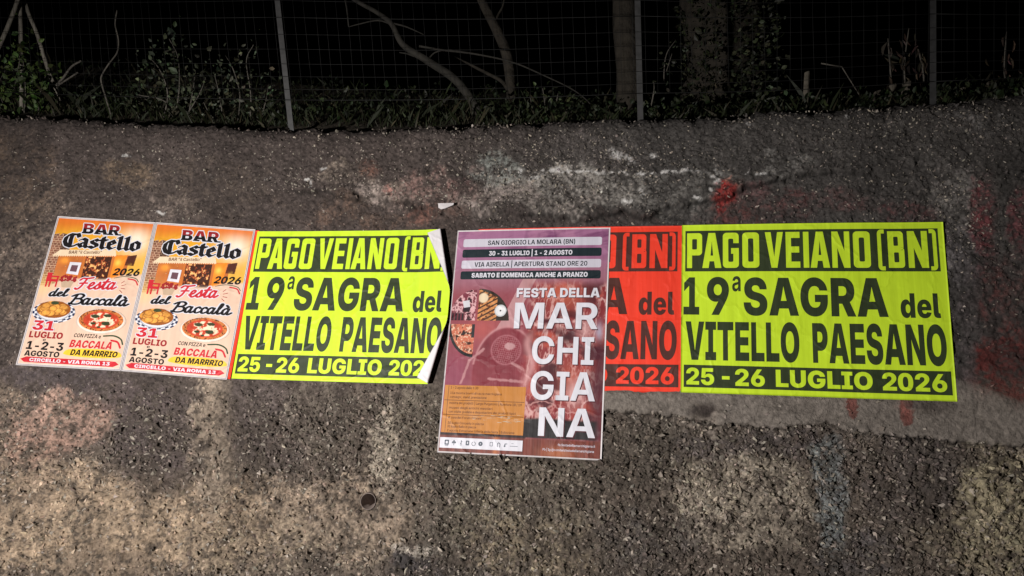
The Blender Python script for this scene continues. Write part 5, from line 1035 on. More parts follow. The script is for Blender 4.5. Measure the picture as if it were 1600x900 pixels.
def flyer_art():
    x0, y0, x1, y1 = .95, .95, 49.05, 69.05
    nx, ny = 340, 480
    X, Y = np.meshgrid(np.linspace(x0, x1, nx), np.linspace(y0, y1, ny))
    n = fbm(X / 6, Y / 6, 5, 4); nf = fbm(X / 1.2, Y / 1.2, 15, 3)
    c = np.broadcast_to(lin(216, 122, 40), X.shape + (3,)).copy()
    c = over(c, (226, 166, 48), sstep(3, 10, Y + 4 * (n - .5)))
    c = over(c, (228, 176, 74), sstep(14, 26, Y))
    c = over(c, (240, 226, 204), np.exp(-(((X - 42) / 7.5) ** 2 + ((Y - 10) / 6.0) ** 2)) * 1.1)
    c = over(c, (226, 112, 44), sstep(4.5, 1, Y) * .6)
    # brick tower and wall
    br = poly_mask(X, Y, [(1, 9), (3.6, 8.4), (3.6, 9.6), (5, 8.2), (9.2, 9.0), (9.8, 13), (11, 20), (12, 30), (10, 34), (1, 34.5)])
    row = np.floor(Y / 1.1); bx = np.floor((X + (row % 2) * .9) / 1.8)
    tone = vnoise(bx * 3.7, row * 5.3, 9)
    mort = np.maximum(np.abs((Y / 1.1) % 1 - .5) > .42, np.abs(((X + (row % 2) * .9) / 1.8) % 1 - .5) > .44)
    brick = lin(132, 88, 70)[None, None] * (0.5 + tone[..., None])
    brick = np.where(mort[..., None], lin(206, 170, 140)[None, None], brick)
    brick = np.where((X > 5.6)[..., None] & (Y < 16)[..., None], brick * .35, brick)
    c = over(c, brick, br)
    # lit front under the awning
    fr = poly_mask(X, Y, [(6, 19), (41, 17), (41, 30), (6, 31)])
    c = over(c, lin(196, 112, 56)[None, None] * (0.55 + .9 * n[..., None]), fr * (nf > .2))
    c = over(c, (236, 150, 60), fr * np.exp(-(((X - 9.5) / 2.2) ** 2 + ((Y - 21.5) / 1.6) ** 2)) * 1.2)
    c = over(c, (238, 140, 40), poly_mask(X, Y, [(33.5, 18), (39.5, 17), (39, 28), (33, 29)]) * .9)
    c = over(c, (255, 206, 90), np.exp(-(((X - 36) / 1.5) ** 2 + ((Y - 21) / 1.6) ** 2)))
    c = over(c, (80, 40, 30), poly_mask(X, Y, [(40, 17.5), (44.5, 16.6), (44, 22), (39.5, 22)]) * sstep(.3, .6, n + .15))
    c = over(c, (66, 36, 26), poly_mask(X, Y, [(19.5, 19), (32.4, 18.3), (32.6, 30), (19.8, 30)]))
    c = over(c, (176, 84, 48), poly_mask(X, Y, [(19.5, 19), (32.4, 18.3), (32.6, 30), (19.8, 30)]) * sstep(.54, .66, nf))
    c = over(c, (240, 190, 120), poly_mask(X, Y, [(19.5, 19), (32.4, 18.3), (32.6, 30), (19.8, 30)]) * sstep(.66, .74, nf))
    for a in (18.3, 32.6): c = over(c, (196, 112, 52), ((X > a) & (X < a + 1.2) & (Y > 18.3) & (Y < 30)).astype(float))
    # cream lower half
    edge = 29.5 + 0.0 * X - 3.5 * sstep(30, 44, X) + 4.0 * sstep(14, 4, X)
    cream = lin(222, 190, 168)[None, None] * (0.96 + .08 * n[..., None])
    c = over(c, cream, sstep(-0.6, 0.8, Y - edge - .8 * (n - .5)))
    c = over(c, (242, 200, 120), sstep(9, 0, np.abs(Y - edge)) * sstep(12, 2, X) * .5)
    c = over(c, (236, 222, 212), np.exp(-(((X - 30) / 18) ** 2 + ((Y - 68) / 1.2) ** 2)) * .8)
    return c

def round_mask(X, Y, cx, cy, rx, ry): return ((X - cx) / rx) ** 2 + ((Y - cy) / ry) ** 2

def plate_art(x0, y0, x1, y1, nx, ny):
    X, Y = np.meshgrid(np.linspace(x0, x1, nx), np.linspace(y0, y1, ny))
    r = np.sqrt(round_mask(X, Y, 11.3, 45.8, 10.4, 5.1))
    c = np.broadcast_to(lin(222, 222, 228), X.shape + (3,)).copy()
    th = np.arctan2((Y - 45.8) / 5.1, (X - 11.3) / 10.4)
    chk = (np.floor(th / (2 * math.pi) * 26) % 2) == (np.floor(r * 9) % 2)
    c = over(c, (38, 48, 84), (r > .76) * chk)
    c = over(c, (170, 172, 184), (r > .70) * (r < .76))
    food = np.sqrt(round_mask(X, Y, 11.0, 44.6, 8.2, 3.9))
    fo = np.broadcast_to(lin(150, 84, 30), X.shape + (3,)).copy()
    g = np.random.default_rng(4)
    for k in range(26):
        a, b = g.uniform(0, 2 * math.pi), math.sqrt(g.uniform(0, .75))
        cx, cy = 11 + 8 * b * math.cos(a), 44.4 + 3.7 * b * math.sin(a)
        q = np.sqrt(round_mask(X, Y, cx, cy, g.uniform(1.7, 2.5), g.uniform(1.1, 1.5)))
        t = g.uniform(.8, 1.15)
        fo = over(fo, lin(120, 62, 24)[None, None] * np.ones_like(fo), (q < 1.0) * .9)
        fo = over(fo, lin(226, 158, 72)[None, None] * t * (1.15 - .3 * q[..., None]) * (0.7 + .6 * fbm(X, Y, k, 3))[..., None], sstep(1.0, .75, q))
    c = over(c, fo, food < 1)
    c = over(c, (60, 70, 44), round_mask(X, Y, 10.8, 41.6, 2.0, .8) < 1)
    return c, r < 1.0

def pizza_art(x0, y0, x1, y1, nx, ny):
    X, Y = np.meshgrid(np.linspace(x0, x1, nx), np.linspace(y0, y1, ny))
    r = np.sqrt(round_mask(X, Y, 35, 48.6, 12.2, 5.9)); n = fbm(X / 1.6, Y / 1.2, 3, 4); nf = fbm(X / .6, Y / .5, 13, 3)
    c = np.broadcast_to(lin(236, 220, 208), X.shape + (3,)).copy()
    c = over(c, (206, 186, 172), (r > .93))
    q = np.sqrt(round_mask(X, Y, 35, 48.2, 10.8, 5.0))
    c = over(c, lin(196, 116, 60)[None, None] * (.5 + n[..., None]), q < 1)
    c = over(c, (80, 40, 24), (q < 1) * (q > .8) * sstep(.58, .68, nf))
    c = over(c, lin(196, 66, 40)[None, None] * (.6 + .8 * n[..., None]), sstep(.84, .76, q))
    c = over(c, (244, 218, 188), sstep(.72, .62, q) * sstep(.46, .58, n))
    for cx, cy, rx, ry in ((31.6, 46.6, 2.2, .9), (37.6, 46.0, 2.0, .8), (37.6, 49.6, 2.1, 1.0), (31.5, 49.8, 1.4, .6), (34.6, 51.4, 1.0, .5)):
        c = over(c, lin(52, 62, 36)[None, None] * (.6 + .8 * nf[..., None]), sstep(1.1, .8, np.sqrt(round_mask(X, Y, cx, cy, rx, ry)) + (nf - .5) * .5))
    return c, r < 1.0

_FLYER = flyer_art()
def flyer(key, label):
    p = Poster(key, 'event_flyer', label, 'flyer', 'food feast flyers pasted side by side', None, 1.6)
    p.sheet(M['white_paper'], 0.6)
    t = 0.14
    frame = [[rect(.5, .5, 49.5, 69.5), rect(.5 + t, .5 + t, 49.5 - t, 69.5 - t)[::-1]]]
    p.letters('frame_line', frame, M['frame_grey'], 3, None, False, .6)
    art = p.picture('printed_scene', .95, .95, 49.05, 69.05, _FLYER, 1)
    # awning with scalloped hem and its small words
    hem = [(3.2 + k * .55, 19.4 - k * .033 + (.55 if k % 2 else 0)) for k in range(57)]
    aw = np.array([(6.0, 16.4), (33.2, 14.8), (34.2, 17.6)] + hem[::-1][1:] + [(3.0, 19.2)])
    awn = p.panel('awning', aw, M['ink_tan_light'], 3)
    p.letters('awning_lettering', text('bold', 'BAR "il Castello"', 10.5, 26.5, 18.1, 1.5, slope=-.06), M['ink_brownred'], 4, awn)
    w = p.panel('notice_board', [(12.4, 22.0), (18.0, 22.0), (17.8, 28.0), (12.0, 27.6)], M['ink_white'], 2)
    p.panel('notice', [(13.6, 23.4), (16.8, 23.4), (16.7, 26.6), (13.4, 26.4)], M['notice_grey'], 3, w)
    chair = [rect(3.2, 27.6, 5.6, 31.2), rect(3.2, 30.6, 9.0, 31.8), rect(3.4, 31.6, 4.2, 34.4), rect(5.0, 31.6, 5.8, 34.4), rect(8.2, 29.2, 9.0, 34.2), rect(5.2, 29.0, 9.2, 29.7)]
    p.letters('red_chair', [chair], M['ink_red'], 2, None, True)
    pot = [np.array([(10.4, 31.0), (17, 31.0), (15.8, 34.2), (11.6, 34.2)])]
    po = p.letters('flower_pot', [pot], M['ink_tan'], 2, None, True)
    g = np.random.default_rng(7)
    fl = [round_nib(g.uniform(.35, .7), 7) + (g.uniform(10, 17.5), g.uniform(28.6, 31.2)) for _ in range(40)]
    p.letters('flowers', [fl], M['ink_darkred'], 3, po, True)
    # words
    bar = text('black', 'BAR', 14.6, 33.0, 7.75, 5.0, shear=-.05)
    serif = []
    for x in (14.2, 18.6 - 4.0, 21.0, 25.2, 27.4, 31.6): serif.append(rect(x, 7.05, x + 2.6, 7.75))
    for x in (14.2, 27.4): serif.append(rect(x, 2.75, x + 2.6, 3.4))
    bar = [bar[0] + serif[:1], bar[1] + serif[2:4], bar[2] + serif[4:6]]
    bar[0] = bar[0] + [serif[6]]; bar[2] = bar[2] + [serif[7]]
    p.letters('bar_outline', grow([sum(bar, [])], .45), M['ink_white'], 3, None, True, 3)
    # two-tone lettering: dark red above, black below
    V, F = fill_all([[c if area(c) > 0 else c for c in g_] for g_ in bar], 0.7)
    cen = V[F].mean(1)[:, 1]
    p.put('bar_lettering', V, F[cen >= 5.1], M['ink'], 4)
    p.put('bar_lettering', V, F[cen < 5.1], M['ink_darkred'], 4)
    cas = place(pen_text(BLACKLETTER, 'Castello', broad_nib(.34, R(38), .11), False), 6.0, 45.2, 14.6, 6.4 / 1.5, unit_cap=1.0)
    p.letters('name_outline', grow([sum(cas, [])], .42), M['ink_white'], 4, None, True, 3)
    p.letters('name_lettering', cas, M['ink'], 5, None, True)
    p.letters('year_lettering', text('black', '2026', 34.6, 47.6, 27.2, 3.5, shear=.22, slope=-.03), M['ink'], 4)
    sw = nib_stroke(spline([(36, 28.4), (41, 27.4), (46.5, 28.0), (48.4, 29.6)], 8), round_nib(.16))
    p.letters('swash', [sw], M['ink_leaf'], 4, None, True)
    sw = nib_stroke(spline([(43, 28.4), (46.6, 29.0), (48.3, 31)], 8), round_nib(.3))
    p.letters('swash', [sw], M['ink_red'], 4, None, True)
    fes = place(pen_text(SCRIPT, 'Festa', round_nib(.13), True), 17.6, 38.4, 34.6, 3.1, unit_cap=1.0, shear=.28, slope=-.05)
    p.letters('feast_outline', [[c for g_ in place(pen_text(SCRIPT, 'Festa', round_nib(.25), True), 17.2, 38.8, 34.6, 3.1, unit_cap=1.0, shear=.28, slope=-.05) for c in g_]], M['ink_white'], 4, None, True, 3)
    p.letters('feast_lettering', fes, M['ink_red'], 5, None, True)
    rays = [nib_stroke(np.array([a, b]), round_nib(.14)) for a, b in (((40.2, 30.6), (41.4, 29.6)), ((40.6, 31.8), (42.6, 31.2)), ((40.6, 33.0), (42.6, 33.2)), ((40.2, 34.0), (41.6, 35.0)))]
    p.letters('rays', [sum(rays, [])], M['ink_darkred'], 4, None, True)
    for k, (s, a, b, yb, xh, nb, sl) in enumerate((('del', 6.2, 16.0, 38.6, 2.0, .15, -.04), ('Baccalà', 16.6, 46.6, 41.6, 2.75, .14, -.02))):
        p.letters('script_outline', [[c for g_ in place(pen_text(SCRIPT, s, round_nib(nb * 1.9), True), a - .3, b + .3, yb, xh, unit_cap=1.0, shear=.25, slope=sl) for c in g_]], M['ink_white'], 2, None, True, 3)
        p.letters('script_lettering', place(pen_text(SCRIPT, s, round_nib(nb), True), a, b, yb, xh, unit_cap=1.0, shear=.25, slope=sl), M['ink'], 3 if k else 4, None, True)
    img, m = plate_art(.9, 40.4, 21.9, 51.2, 150, 90)
    p.picture('plate_picture', .9, 40.4, 21.9, 51.2, img, 6, None, m)
    img, m = pizza_art(22.6, 42.4, 47.4, 54.8, 170, 90)
    p.picture('pizza_picture', 22.6, 42.4, 47.4, 54.8, img, 6, None, m)
    p.letters('date_outline', grow(text('black', '31', 3.1, 13.5, 54.2, 4.3), .35), M['ink_white'], 7, None, True, 3)
    for g_ in text('black', '31', 3.1, 13.5, 54.2, 4.3): p.letters('numeral', [g_], M['ink_red'], 8)
    p.letters('date_lettering', text('black', 'LUGLIO', 2.5, 18.6, 57.6, 2.8), M['ink_darkred'], 2)
    for word in (text('bold', 'e', 9.6, 11.0, 58.9, 1.3), text('black', '1-2-3', 2.6, 20.2, 62.8, 3.6), text('black', 'AGOSTO', 2.6, 19.2, 65.7, 2.4)): p.letters('date_lettering', word, M['ink'], 2)
    p.letters('menu_lettering', text('bold', 'CON PIZZA e', 23.8, 36.8, 56.4, 1.7, shear=.12), M['ink'], 2)
    p.letters('menu_lettering', text('black', 'BACCALÀ', 22.8, 43.2, 60.9, 3.3, shear=.14), M['ink_red'], 2)
    n = np.linspace(0, 2 * math.pi, 40, endpoint=False)
    blot = np.c_[34.8 + 13.8 * np.cos(n) * (1 + .04 * np.sin(5 * n)), 63.1 + 1.95 * np.sign(np.sin(n)) * np.abs(np.sin(n)) ** .6]
    pb = p.panel('gold_brush_mark', blot, M['ink_gold'], 2)
    p.letters('menu_lettering', text('black', 'DA MARRRIO', 24.2, 46.6, 64.3, 2.5, shear=.16), M['ink'], 3, pb)
    for pts, mm in (([(38, 55.2), (43, 54.9), (46.6, 56.2), (48.0, 58.4)], 'ink_leaf'), ([(42.5, 57.0), (45.4, 57.6), (47.2, 60.0)], 'ink_red')):
        p.letters('swash', [nib_stroke(spline(pts, 6), round_nib(.42 if mm == 'ink_red' else .34))], M[mm], 2, None, True)
    rib = np.array([(1.4, 67.1), (4, 66.0), (46.5, 66.1), (48.4, 67.3), (46.0, 68.5), (3.5, 68.4)])
    rb = p.panel('ribbon', rib, M['ink_red'], 2)
    p.letters('address_lettering', text('black', 'CIRCELLO - VIA ROMA 13', 5.8, 44.2, 67.95, 1.45), M['ink_white'], 3, rb)
    return p

M['notice_grey'] = paper_mat('notice_print', lin(104, 72, 82), 0.5)
M['emblem_grey'] = paper_mat('emblem_print', lin(84, 92, 104), 0.5)
M['frame_grey'] = paper_mat('grey_print', lin(96, 84, 84), 0.5)
M['ink_tan_light'] = paper_mat('cream_print', lin(232, 208, 176), 0.5)
flyer('flyer_a', 'orange bar feast flyer with pizza at the outer end of the poster row')
flyer('flyer_b', 'orange bar feast flyer with pizza touching the yellow peeling poster')

# ------------------------------------------------------------------ the purple meat festival poster
def meat_art():
    nx, ny = 340, 490
    X, Y = np.meshgrid(np.linspace(.6, 69.4, nx), np.linspace(.6, 99.4, ny))
    n = fbm(X / 9, Y / 9, 33, 5, .55); nf = fbm(X / 1.5, Y / 1.5, 43, 3)
    st = fbm(X / 16 + Y / 60, Y / 2.6 + X / 14, 53, 4)
    c = np.broadcast_to(lin(176, 112, 156), X.shape + (3,)).copy()
    c = over(c, (132, 68, 116), sstep(.45, .7, st) * sstep(22, 2, Y))
    c = over(c, (196, 130, 168), sstep(.55, .75, n) * sstep(20, 4, Y) * .6)
    c = over(c, (172, 110, 130), sstep(10, 24, Y))
    c = over(c, (158, 70, 84), sstep(22, 32, Y))
    c = over(c, (198, 88, 84), np.exp(-(((X - 16) / 7) ** 2 + ((Y - 46) / 6) ** 2)) * .8)
    c = over(c, (150, 62, 92), sstep(48, 68, Y) * sstep(16, 6, X) * .8)
    # pale tablecloth edge running down to the meat
    c = over(c, (206, 152, 156), poly_mask(X, Y, [(33, 22), (39, 22), (31, 40), (34, 44), (25, 47), (18, 58), (15, 66), (13, 66), (17, 55), (24, 42)]) * (.7 + .3 * n))
    c = over(c, (206, 164, 170), sstep(.8, .2, np.abs(X - (38.4 - (Y - 22) * .45))) * (Y > 22) * (Y < 42) * .8)
    # the big cut of beef
    beef = np.sqrt(round_mask(X, Y, 27, 66, 14.5, 21))
    c = over(c, lin(140, 44, 60)[None, None] * (.72 + .56 * n[..., None]), sstep(1.02, .97, beef) * (Y < 92))
    c = over(c, (208, 140, 146), np.exp(-((beef - 1.0) / .03) ** 2) * (Y < 62) * .8)
    g1 = np.sqrt(round_mask(X, Y, 27, 55.2, 6.6, 6.4))
    lines = np.maximum(np.abs(((X + Y * .2) / .9) % 1 - .5), np.abs(((Y - X * .15) / .9) % 1 - .5))
    c = over(c, (190, 116, 126), (g1 < 1) * sstep(.36, .47, lines + (nf - .5) * .12) * .8)
    c = over(c, (188, 108, 120), np.exp(-((g1 - 1) / .05) ** 2) * .7)
    c = over(c, (210, 160, 164), sstep(1, .7, np.sqrt(round_mask(X, Y, 28.6, 53.6, 2.6, 1.7)) + (nf - .5) * .6) * .8)
    for (a, b, e, f) in ((8, 70, 11, 60), (11, 60, 17, 55), (20, 68, 36, 69), (30, 61, 36, 64)):
        t = np.clip(((X - a) * (e - a) + (Y - b) * (f - b)) / ((e - a) ** 2 + (f - b) ** 2), 0, 1)
        d = np.hypot(X - a - t * (e - a), Y - b - t * (f - b)) + (nf - .5) * .9
        c = over(c, (208, 146, 150), sstep(.8, .2, d) * .75)
    # marbled carcass at the right
    mx = sstep(33, 39, X + 3 * (n - .5)) * sstep(23, 28, Y) * sstep(95, 88, Y)
    ridge = 1 - np.abs(2 * fbm(X / 4.5, Y / 12, 63, 5, .6) - 1) * 6
    mc = np.broadcast_to(lin(150, 44, 50), X.shape + (3,)).copy()
    mc = over(mc, (196, 76, 58), sstep(.45, .62, fbm(X / 8, Y / 10, 73, 3)))
    mc = over(mc, (224, 168, 164), sstep(.25, .8, ridge))
    ridge2 = 1 - np.abs(2 * fbm(X / 2.2, Y / 6, 67, 4, .6) - 1) * 6
    mc = over(mc, (206, 130, 126), sstep(.4, .9, ridge2) * .7)
    mc = over(mc, (92, 30, 42), sstep(.56, .72, fbm(X / 9, Y / 7, 83, 3)))
    c = over(c, mc, mx)
    c = over(c, (214, 104, 66), np.exp(-(((X - 52) / 7) ** 2 + ((Y - 31) / 6) ** 2)) * .6)
    c = over(c, (206, 92, 62), np.exp(-(((X - 55) / 4) ** 2 + ((Y - 68) / 8) ** 2)) * .7)
    c = over(c, (230, 180, 180), np.exp(-(((X - 58) / 3.4) ** 2 + ((Y - 73) / 5) ** 2)) * .9 + np.exp(-(((X - 61) / 3.5) ** 2 + ((Y - 46) / 4) ** 2)) * .6)
    c = over(c, (184, 186, 214), np.exp(-(((X - 67) / 1.6) ** 2 + ((Y - 47) / 4) ** 2)) * .8)
    c = over(c, (216, 150, 152), np.exp(-(((X - 37.5 - 1.2 * np.sin(Y / 3)) / 1.6) ** 2)) * sstep(46, 52, Y) * sstep(76, 66, Y) * .85)
    c = over(c, (60, 26, 34), np.exp(-(((X - 53) / 3) ** 2 + ((Y - 50) / 3) ** 2)) * .7 + np.exp(-(((X - 49) / 3.4) ** 2 + ((Y - 63) / 2) ** 2)) * .6)
    dk = sstep(60, 67, X + 4 * (n - .5)) * sstep(47, 54, Y) * sstep(96, 90, Y)
    c = over(c, (88, 32, 48), dk * .9)
    c = over(c, (214, 150, 146), sstep(.5, .1, np.abs(Y - 79 - 2.2 * np.sin(X / 4) + (nf - .5) * 2)) * (X > 38) * (X < 62) * .8)
    # black tray, wooden table
    c = over(c, (36, 32, 36), sstep(83.4, 85, Y + 1.6 * (n - .5)) * sstep(92.6, 91.8, Y) * (X > 36) * sstep(69, 66, X))
    c = over(c, (40, 30, 36), sstep(91.0, 91.6, Y) * sstep(94, 93.2, Y) * (X < 38))
    gr = fbm(X / .9, Y / 14, 93, 4)
    wood = lin(126, 56, 44)[None, None] * (.4 + 1.2 * gr[..., None])
    wood = over(wood, (206, 120, 66), np.exp(-((X - 25.5) / 1.3) ** 2) * .8 + np.exp(-(((X - 52) / 7) ** 2 + ((Y - 98) / 2.5) ** 2)) * .6)
    c = over(c, wood, sstep(92, 93, Y))
    g = c.mean(2, keepdims=True)
    return (g + (c - g) * 0.88) * 0.86

def food_art(x0, y0, x1, y1, kind):
    nx, ny = int((x1 - x0) * 8), int((y1 - y0) * 8)
    X, Y = np.meshgrid(np.linspace(x0, x1, nx), np.linspace(y0, y1, ny))
    n = fbm(X / 2.2, Y / 2.2, 7 + kind, 5, .6); nf = fbm(X / .7, Y / .7, 27 + kind, 3)
    if kind == 0:      # raw cuts and a knife
        c = np.broadcast_to(lin(120, 52, 66), X.shape + (3,)).copy()
        c = over(c, (226, 180, 184), sstep(.12, .02, np.abs(n - .5)) * .9)
        c = over(c, (54, 30, 36), sstep(.58, .66, n))
        c = over(c, (206, 206, 212), poly_mask(X, Y, [(5.5, 33.5), (8.6, 33.0), (9.2, 36.2), (6.4, 36.6)]))
        c = over(c, (40, 26, 34), poly_mask(X, Y, [(6, 36.6), (9.5, 36), (9, 38.4), (6, 38.4)]) + sstep(38.2, 39.4, Y + .6 * (n - .5)) * (X < 7))
        c = over(c, (112, 50, 62), sstep(.3, .15, np.abs((X / 1.5) % 1 - .5)) * (Y > 39) * (X < 7))
        m = (((X - 12.2) / 12.6) ** 2 + ((Y - 42.6) / 14.8) ** 2) < 1
    elif kind == 1:    # grilled strips on a round board with a dip
        c = np.broadcast_to(lin(46, 38, 32), X.shape + (3,)).copy()
        d = (X - 13) * .55 + (Y - 28) * 1.0
        s = (d / 2.2) % 1
        band = ((Y - 28 > .42 * (X - 13)) & (X < 21.5)).astype(float)
        c = over(c, lin(206, 140, 84)[None, None] * (.55 + .9 * n[..., None]), band * sstep(.12, .3, s) * sstep(.95, .75, s))
        c = over(c, (96, 46, 26), band * sstep(.55, .66, nf))
        c = over(c, (226, 206, 176), sstep(1, .7, np.sqrt(round_mask(X, Y, 15, 32, 2.6, 2.6))))
        c = over(c, (198, 202, 206), np.sqrt(round_mask(X, Y, 23.2, 37.8, 2.7, 2.7)) < 1)
        c = over(c, (226, 228, 232), np.sqrt(round_mask(X, Y, 23.2, 37.8, 2.1, 2.1)) < 1)
        c = over(c, (60, 60, 60), np.sqrt(round_mask(X, Y, 23.2, 37.8, .4, .4)) < 1)
        m = (((X - 12.9) / 14.4) ** 2 + ((Y - 42.3) / 14.6) ** 2) < 1
    else:              # roast slices in a pan
        c = np.broadcast_to(lin(60, 34, 28), X.shape + (3,)).copy()
        c = over(c, lin(196, 110, 84)[None, None] * (.5 + n[..., None]), sstep(.35, .6, fbm(X / 3.4, Y / 1.5, 88, 3) + .1))
        c = over(c, (230, 190, 164), sstep(.56, .68, nf))
        c = over(c, (40, 28, 26), sstep(.62, .7, n))
        rr_ = np.sqrt(((X - 12.4) / 12.4) ** 2 + ((Y - 44) / 14.9) ** 2)
        c = over(c, (38, 36, 38), rr_ > .9)
        c = over(c, (40, 40, 44), (X > 10.8) & (Y < 50))
        m = rr_ < 1
    return c, m

def rounded(x0, y0, x1, y1, r): return rr(x0, y0, x1, y1, r, r)

def meat_poster():
    p = Poster('purple', 'meat_festival_poster', 'purple portrait poster with raw meat picture and big white lettering, overlapping the red poster', 'poster', None, None, 2.0)
    p.sheet(M['white_paper'], 0.6)
    art = p.picture('meat_picture', .6, .6, 69.4, 99.4, meat_art(), 1)
    for (y0, y1, mt, ink, s, a, b, yb) in ((4.3, 8.1, 'ink_grey', 'ink_slate', 'SAN GIORGIO LA MOLARA (BN)', 15.0, 54.8, 7.35), (9.3, 13.15, 'ink_slate', 'ink_white', '30 - 31 LUGLIO | 1 - 2 AGOSTO', 15.9, 53.8, 12.4),
                                          (14.5, 18.35, 'ink_grey', 'ink_slate', 'VIA AIRELLA | APERTURA STAND ORE 20', 9.5, 60.6, 17.55), (19.6, 23.4, 'ink_slate', 'ink_white', 'SABATO E DOMENICA ANCHE A PRANZO', 8.6, 61.0, 22.6)):
        b_ = p.panel('information_bar', rounded(3.4, y0, 66.6, y1, .8), M[mt], 2)
        p.letters('bar_lettering', text('black' if ink == 'ink_white' else 'bold', s, a, b, yb, 2.15), M[ink], 3, b_)
    for kind, box in ((0, (.7, 28.2, 11.8, 42.3)), (1, (12.9, 27.7, 27.4, 42.3)), (2, (.7, 44.0, 12.1, 58.9))):
        img, m = food_art(*box, kind)
        p.picture('food_picture', *box, img, 2, None, m)
    p.letters('title_shadow', text('black', 'FESTA DELLA', 30.3, 66.9, 32.1, 4.2), M['meat_shadow'], 2)
    p.letters('title_lettering', text('black', 'FESTA DELLA', 30.0, 66.6, 31.8, 4.2), M['ink_white'], 3)
    for s, a, b, yb, cap in (('MAR', 29.7, 66.2, 45.7, 11.5), ('CHI', 38.5, 65.0, 61.0, 11.8), ('GIA', 38.8, 66.3, 76.2, 12.0), ('NA', 43.2, 67.0, 91.2, 11.8)):
        p.letters('title_lettering', text('bold', s, a, b, yb, cap), M['ink_white'], 3)
        p.letters('title_shadow', text('bold', s, a + .4, b + .4, yb + .45, cap), M['meat_shadow'], 2)
    pn = p.panel('programme_panel', rect(1.0, 71.1, 36.9, 91.4), M['ink_orange'], 2)
    lines = [('1 - 2 agosto dalle 9.30', 3.6, 16.0, 72.7, 1.05), ('11a mostra bovini di razza marchigiana', 3.6, 26.5, 75.0, 1.0), ('convegni, stand, premiazione', 3.6, 20.0, 76.7, 1.0),
             ('mostra dei prodotti | Largo Purgatorio | Apertura 18 / 19', 3.6, 35.5, 79.3, 1.05), ('museo degli antichi mestieri', 3.6, 23.0, 81.3, 1.0), ('con visite guidate e degustazioni dei prodotti tipici', 3.6, 33.2, 83.0, 1.0),
             ('A cura del Forum Giovani', 3.6, 18.4, 85.5, 1.0), ('30 luglio Concerto in piazza', 3.6, 19.6, 87.8, 1.0), ('31 luglio Ballo in piazza', 3.6, 16.4, 89.3, 1.0), ('2 agosto Estrazione lotteria della festa | Esibizione', 3.6, 33.2, 91.0, 1.0)]
    gl = []
    for s, a, b, yb, cap in lines: gl += text('bold', s, a, b, yb, cap)
    p.letters('programme_lettering', gl, M['ink_brownred'], 3, pn)
    p.letters('rule', [[rect(1.2, 77.5, 36.6, 77.75)], [rect(1.2, 83.7, 36.6, 83.95)], [rect(2.6, 71.3, 2.8, 91.2)]], M['ink_brownred'], 3, pn)
    # scuffed paper across the panel
    g = np.random.default_rng(21)
    sc = []
    for k in range(26):
        x, y = g.uniform(14, 34), g.normal(84.6, 1.0)
        sc.append([np.array([(x, y), (x + g.uniform(.6, 3), y + g.normal(0, .15)), (x + g.uniform(.4, 2.5), y + g.uniform(.12, .4)), (x + .1, y + .2)])])
    p.letters('scuff', sc, M['ink_tan'], 4, pn, True)
    sp = p.panel('sponsor_strip', rect(.9, 93.5, 37.0, 97.9), M['ink_white'], 2)
    icons = []
    def at(x, *cs): return [np.asarray(c, float) * (1, -1) + (x, 95.6) for c in cs]
    icons.append(at(4.0, rr(-.95, -1.0, .95, 1.1, .2, .2), rr(-.5, -.5, .5, .6, .3, .3)[::-1]) + at(4.0, rr(-.8, -1.4, .8, -1.2)))
    icons.append(at(7.2, round_nib(.45) + (0, .6), round_nib(.45) + (-.5, .1), round_nib(.45) + (.5, .1), rr(-.12, -1.1, .12, .1)))
    icons.append(at(10.4, rr(-.12, -1.1, .15, 1.2), rr(-.12, .5, .5, .75), rr(-.4, -.4, .15, -.15)))
    icons.append(at(13.2, rr(-.75, -.9, .75, 1.1, .3, .3), rr(-.25, -.3, .25, .6)[::-1]))
    ring = nib_stroke(np.array([(math.cos(a) * .8, math.sin(a) * .8 - .1) for a in np.linspace(2.2, 7.6, 14)]), round_nib(.12))
    icons.append(at(15.9, *ring))
    icons.append(at(18.9, round_nib(.95, 14), rr(-.2, -.2, .2, .2)[::-1]))
    icons.append(at(23.6, rr(-.65, -.8, .65, .9, .2, .2), rr(-.45, -.6, .45, .7, .2, .2)[::-1]))
    icons.append(at(26.8, *nib_stroke(np.array([(-.5, -.9), (-.6, .3), (0, .8), (.6, .3), (.5, -.9)]), round_nib(.14))))
    icons.append(at(29.6, round_nib(.4) + (-.2, -.5), rr(-.3, -.6, .1, .4), rr(-.2, .3, .9, .6)))
    icons.append(at(33.4, rr(-1.8, -.5, 1.6, -.3)) + at(33.0, rr(-.8, .6, .2, .75)))
    for ic in icons: p.letters('sponsor_emblem', [ic], M['emblem_grey'], 3, sp, False, 3)
    p.letters('web_lettering', text('bold', 'fb.festadellamarchigiana.it', 51.8, 67.2, 95.0, .95) + text('bold', 'Fb | Ig @comitatofestadellamarchigiana', 45.6, 66.8, 97.1, .95), M['ink_grey'], 2)
    return p
M['meat_shadow'] = paper_mat('dark_print', lin(78, 26, 36), 0.5)
meat_poster()

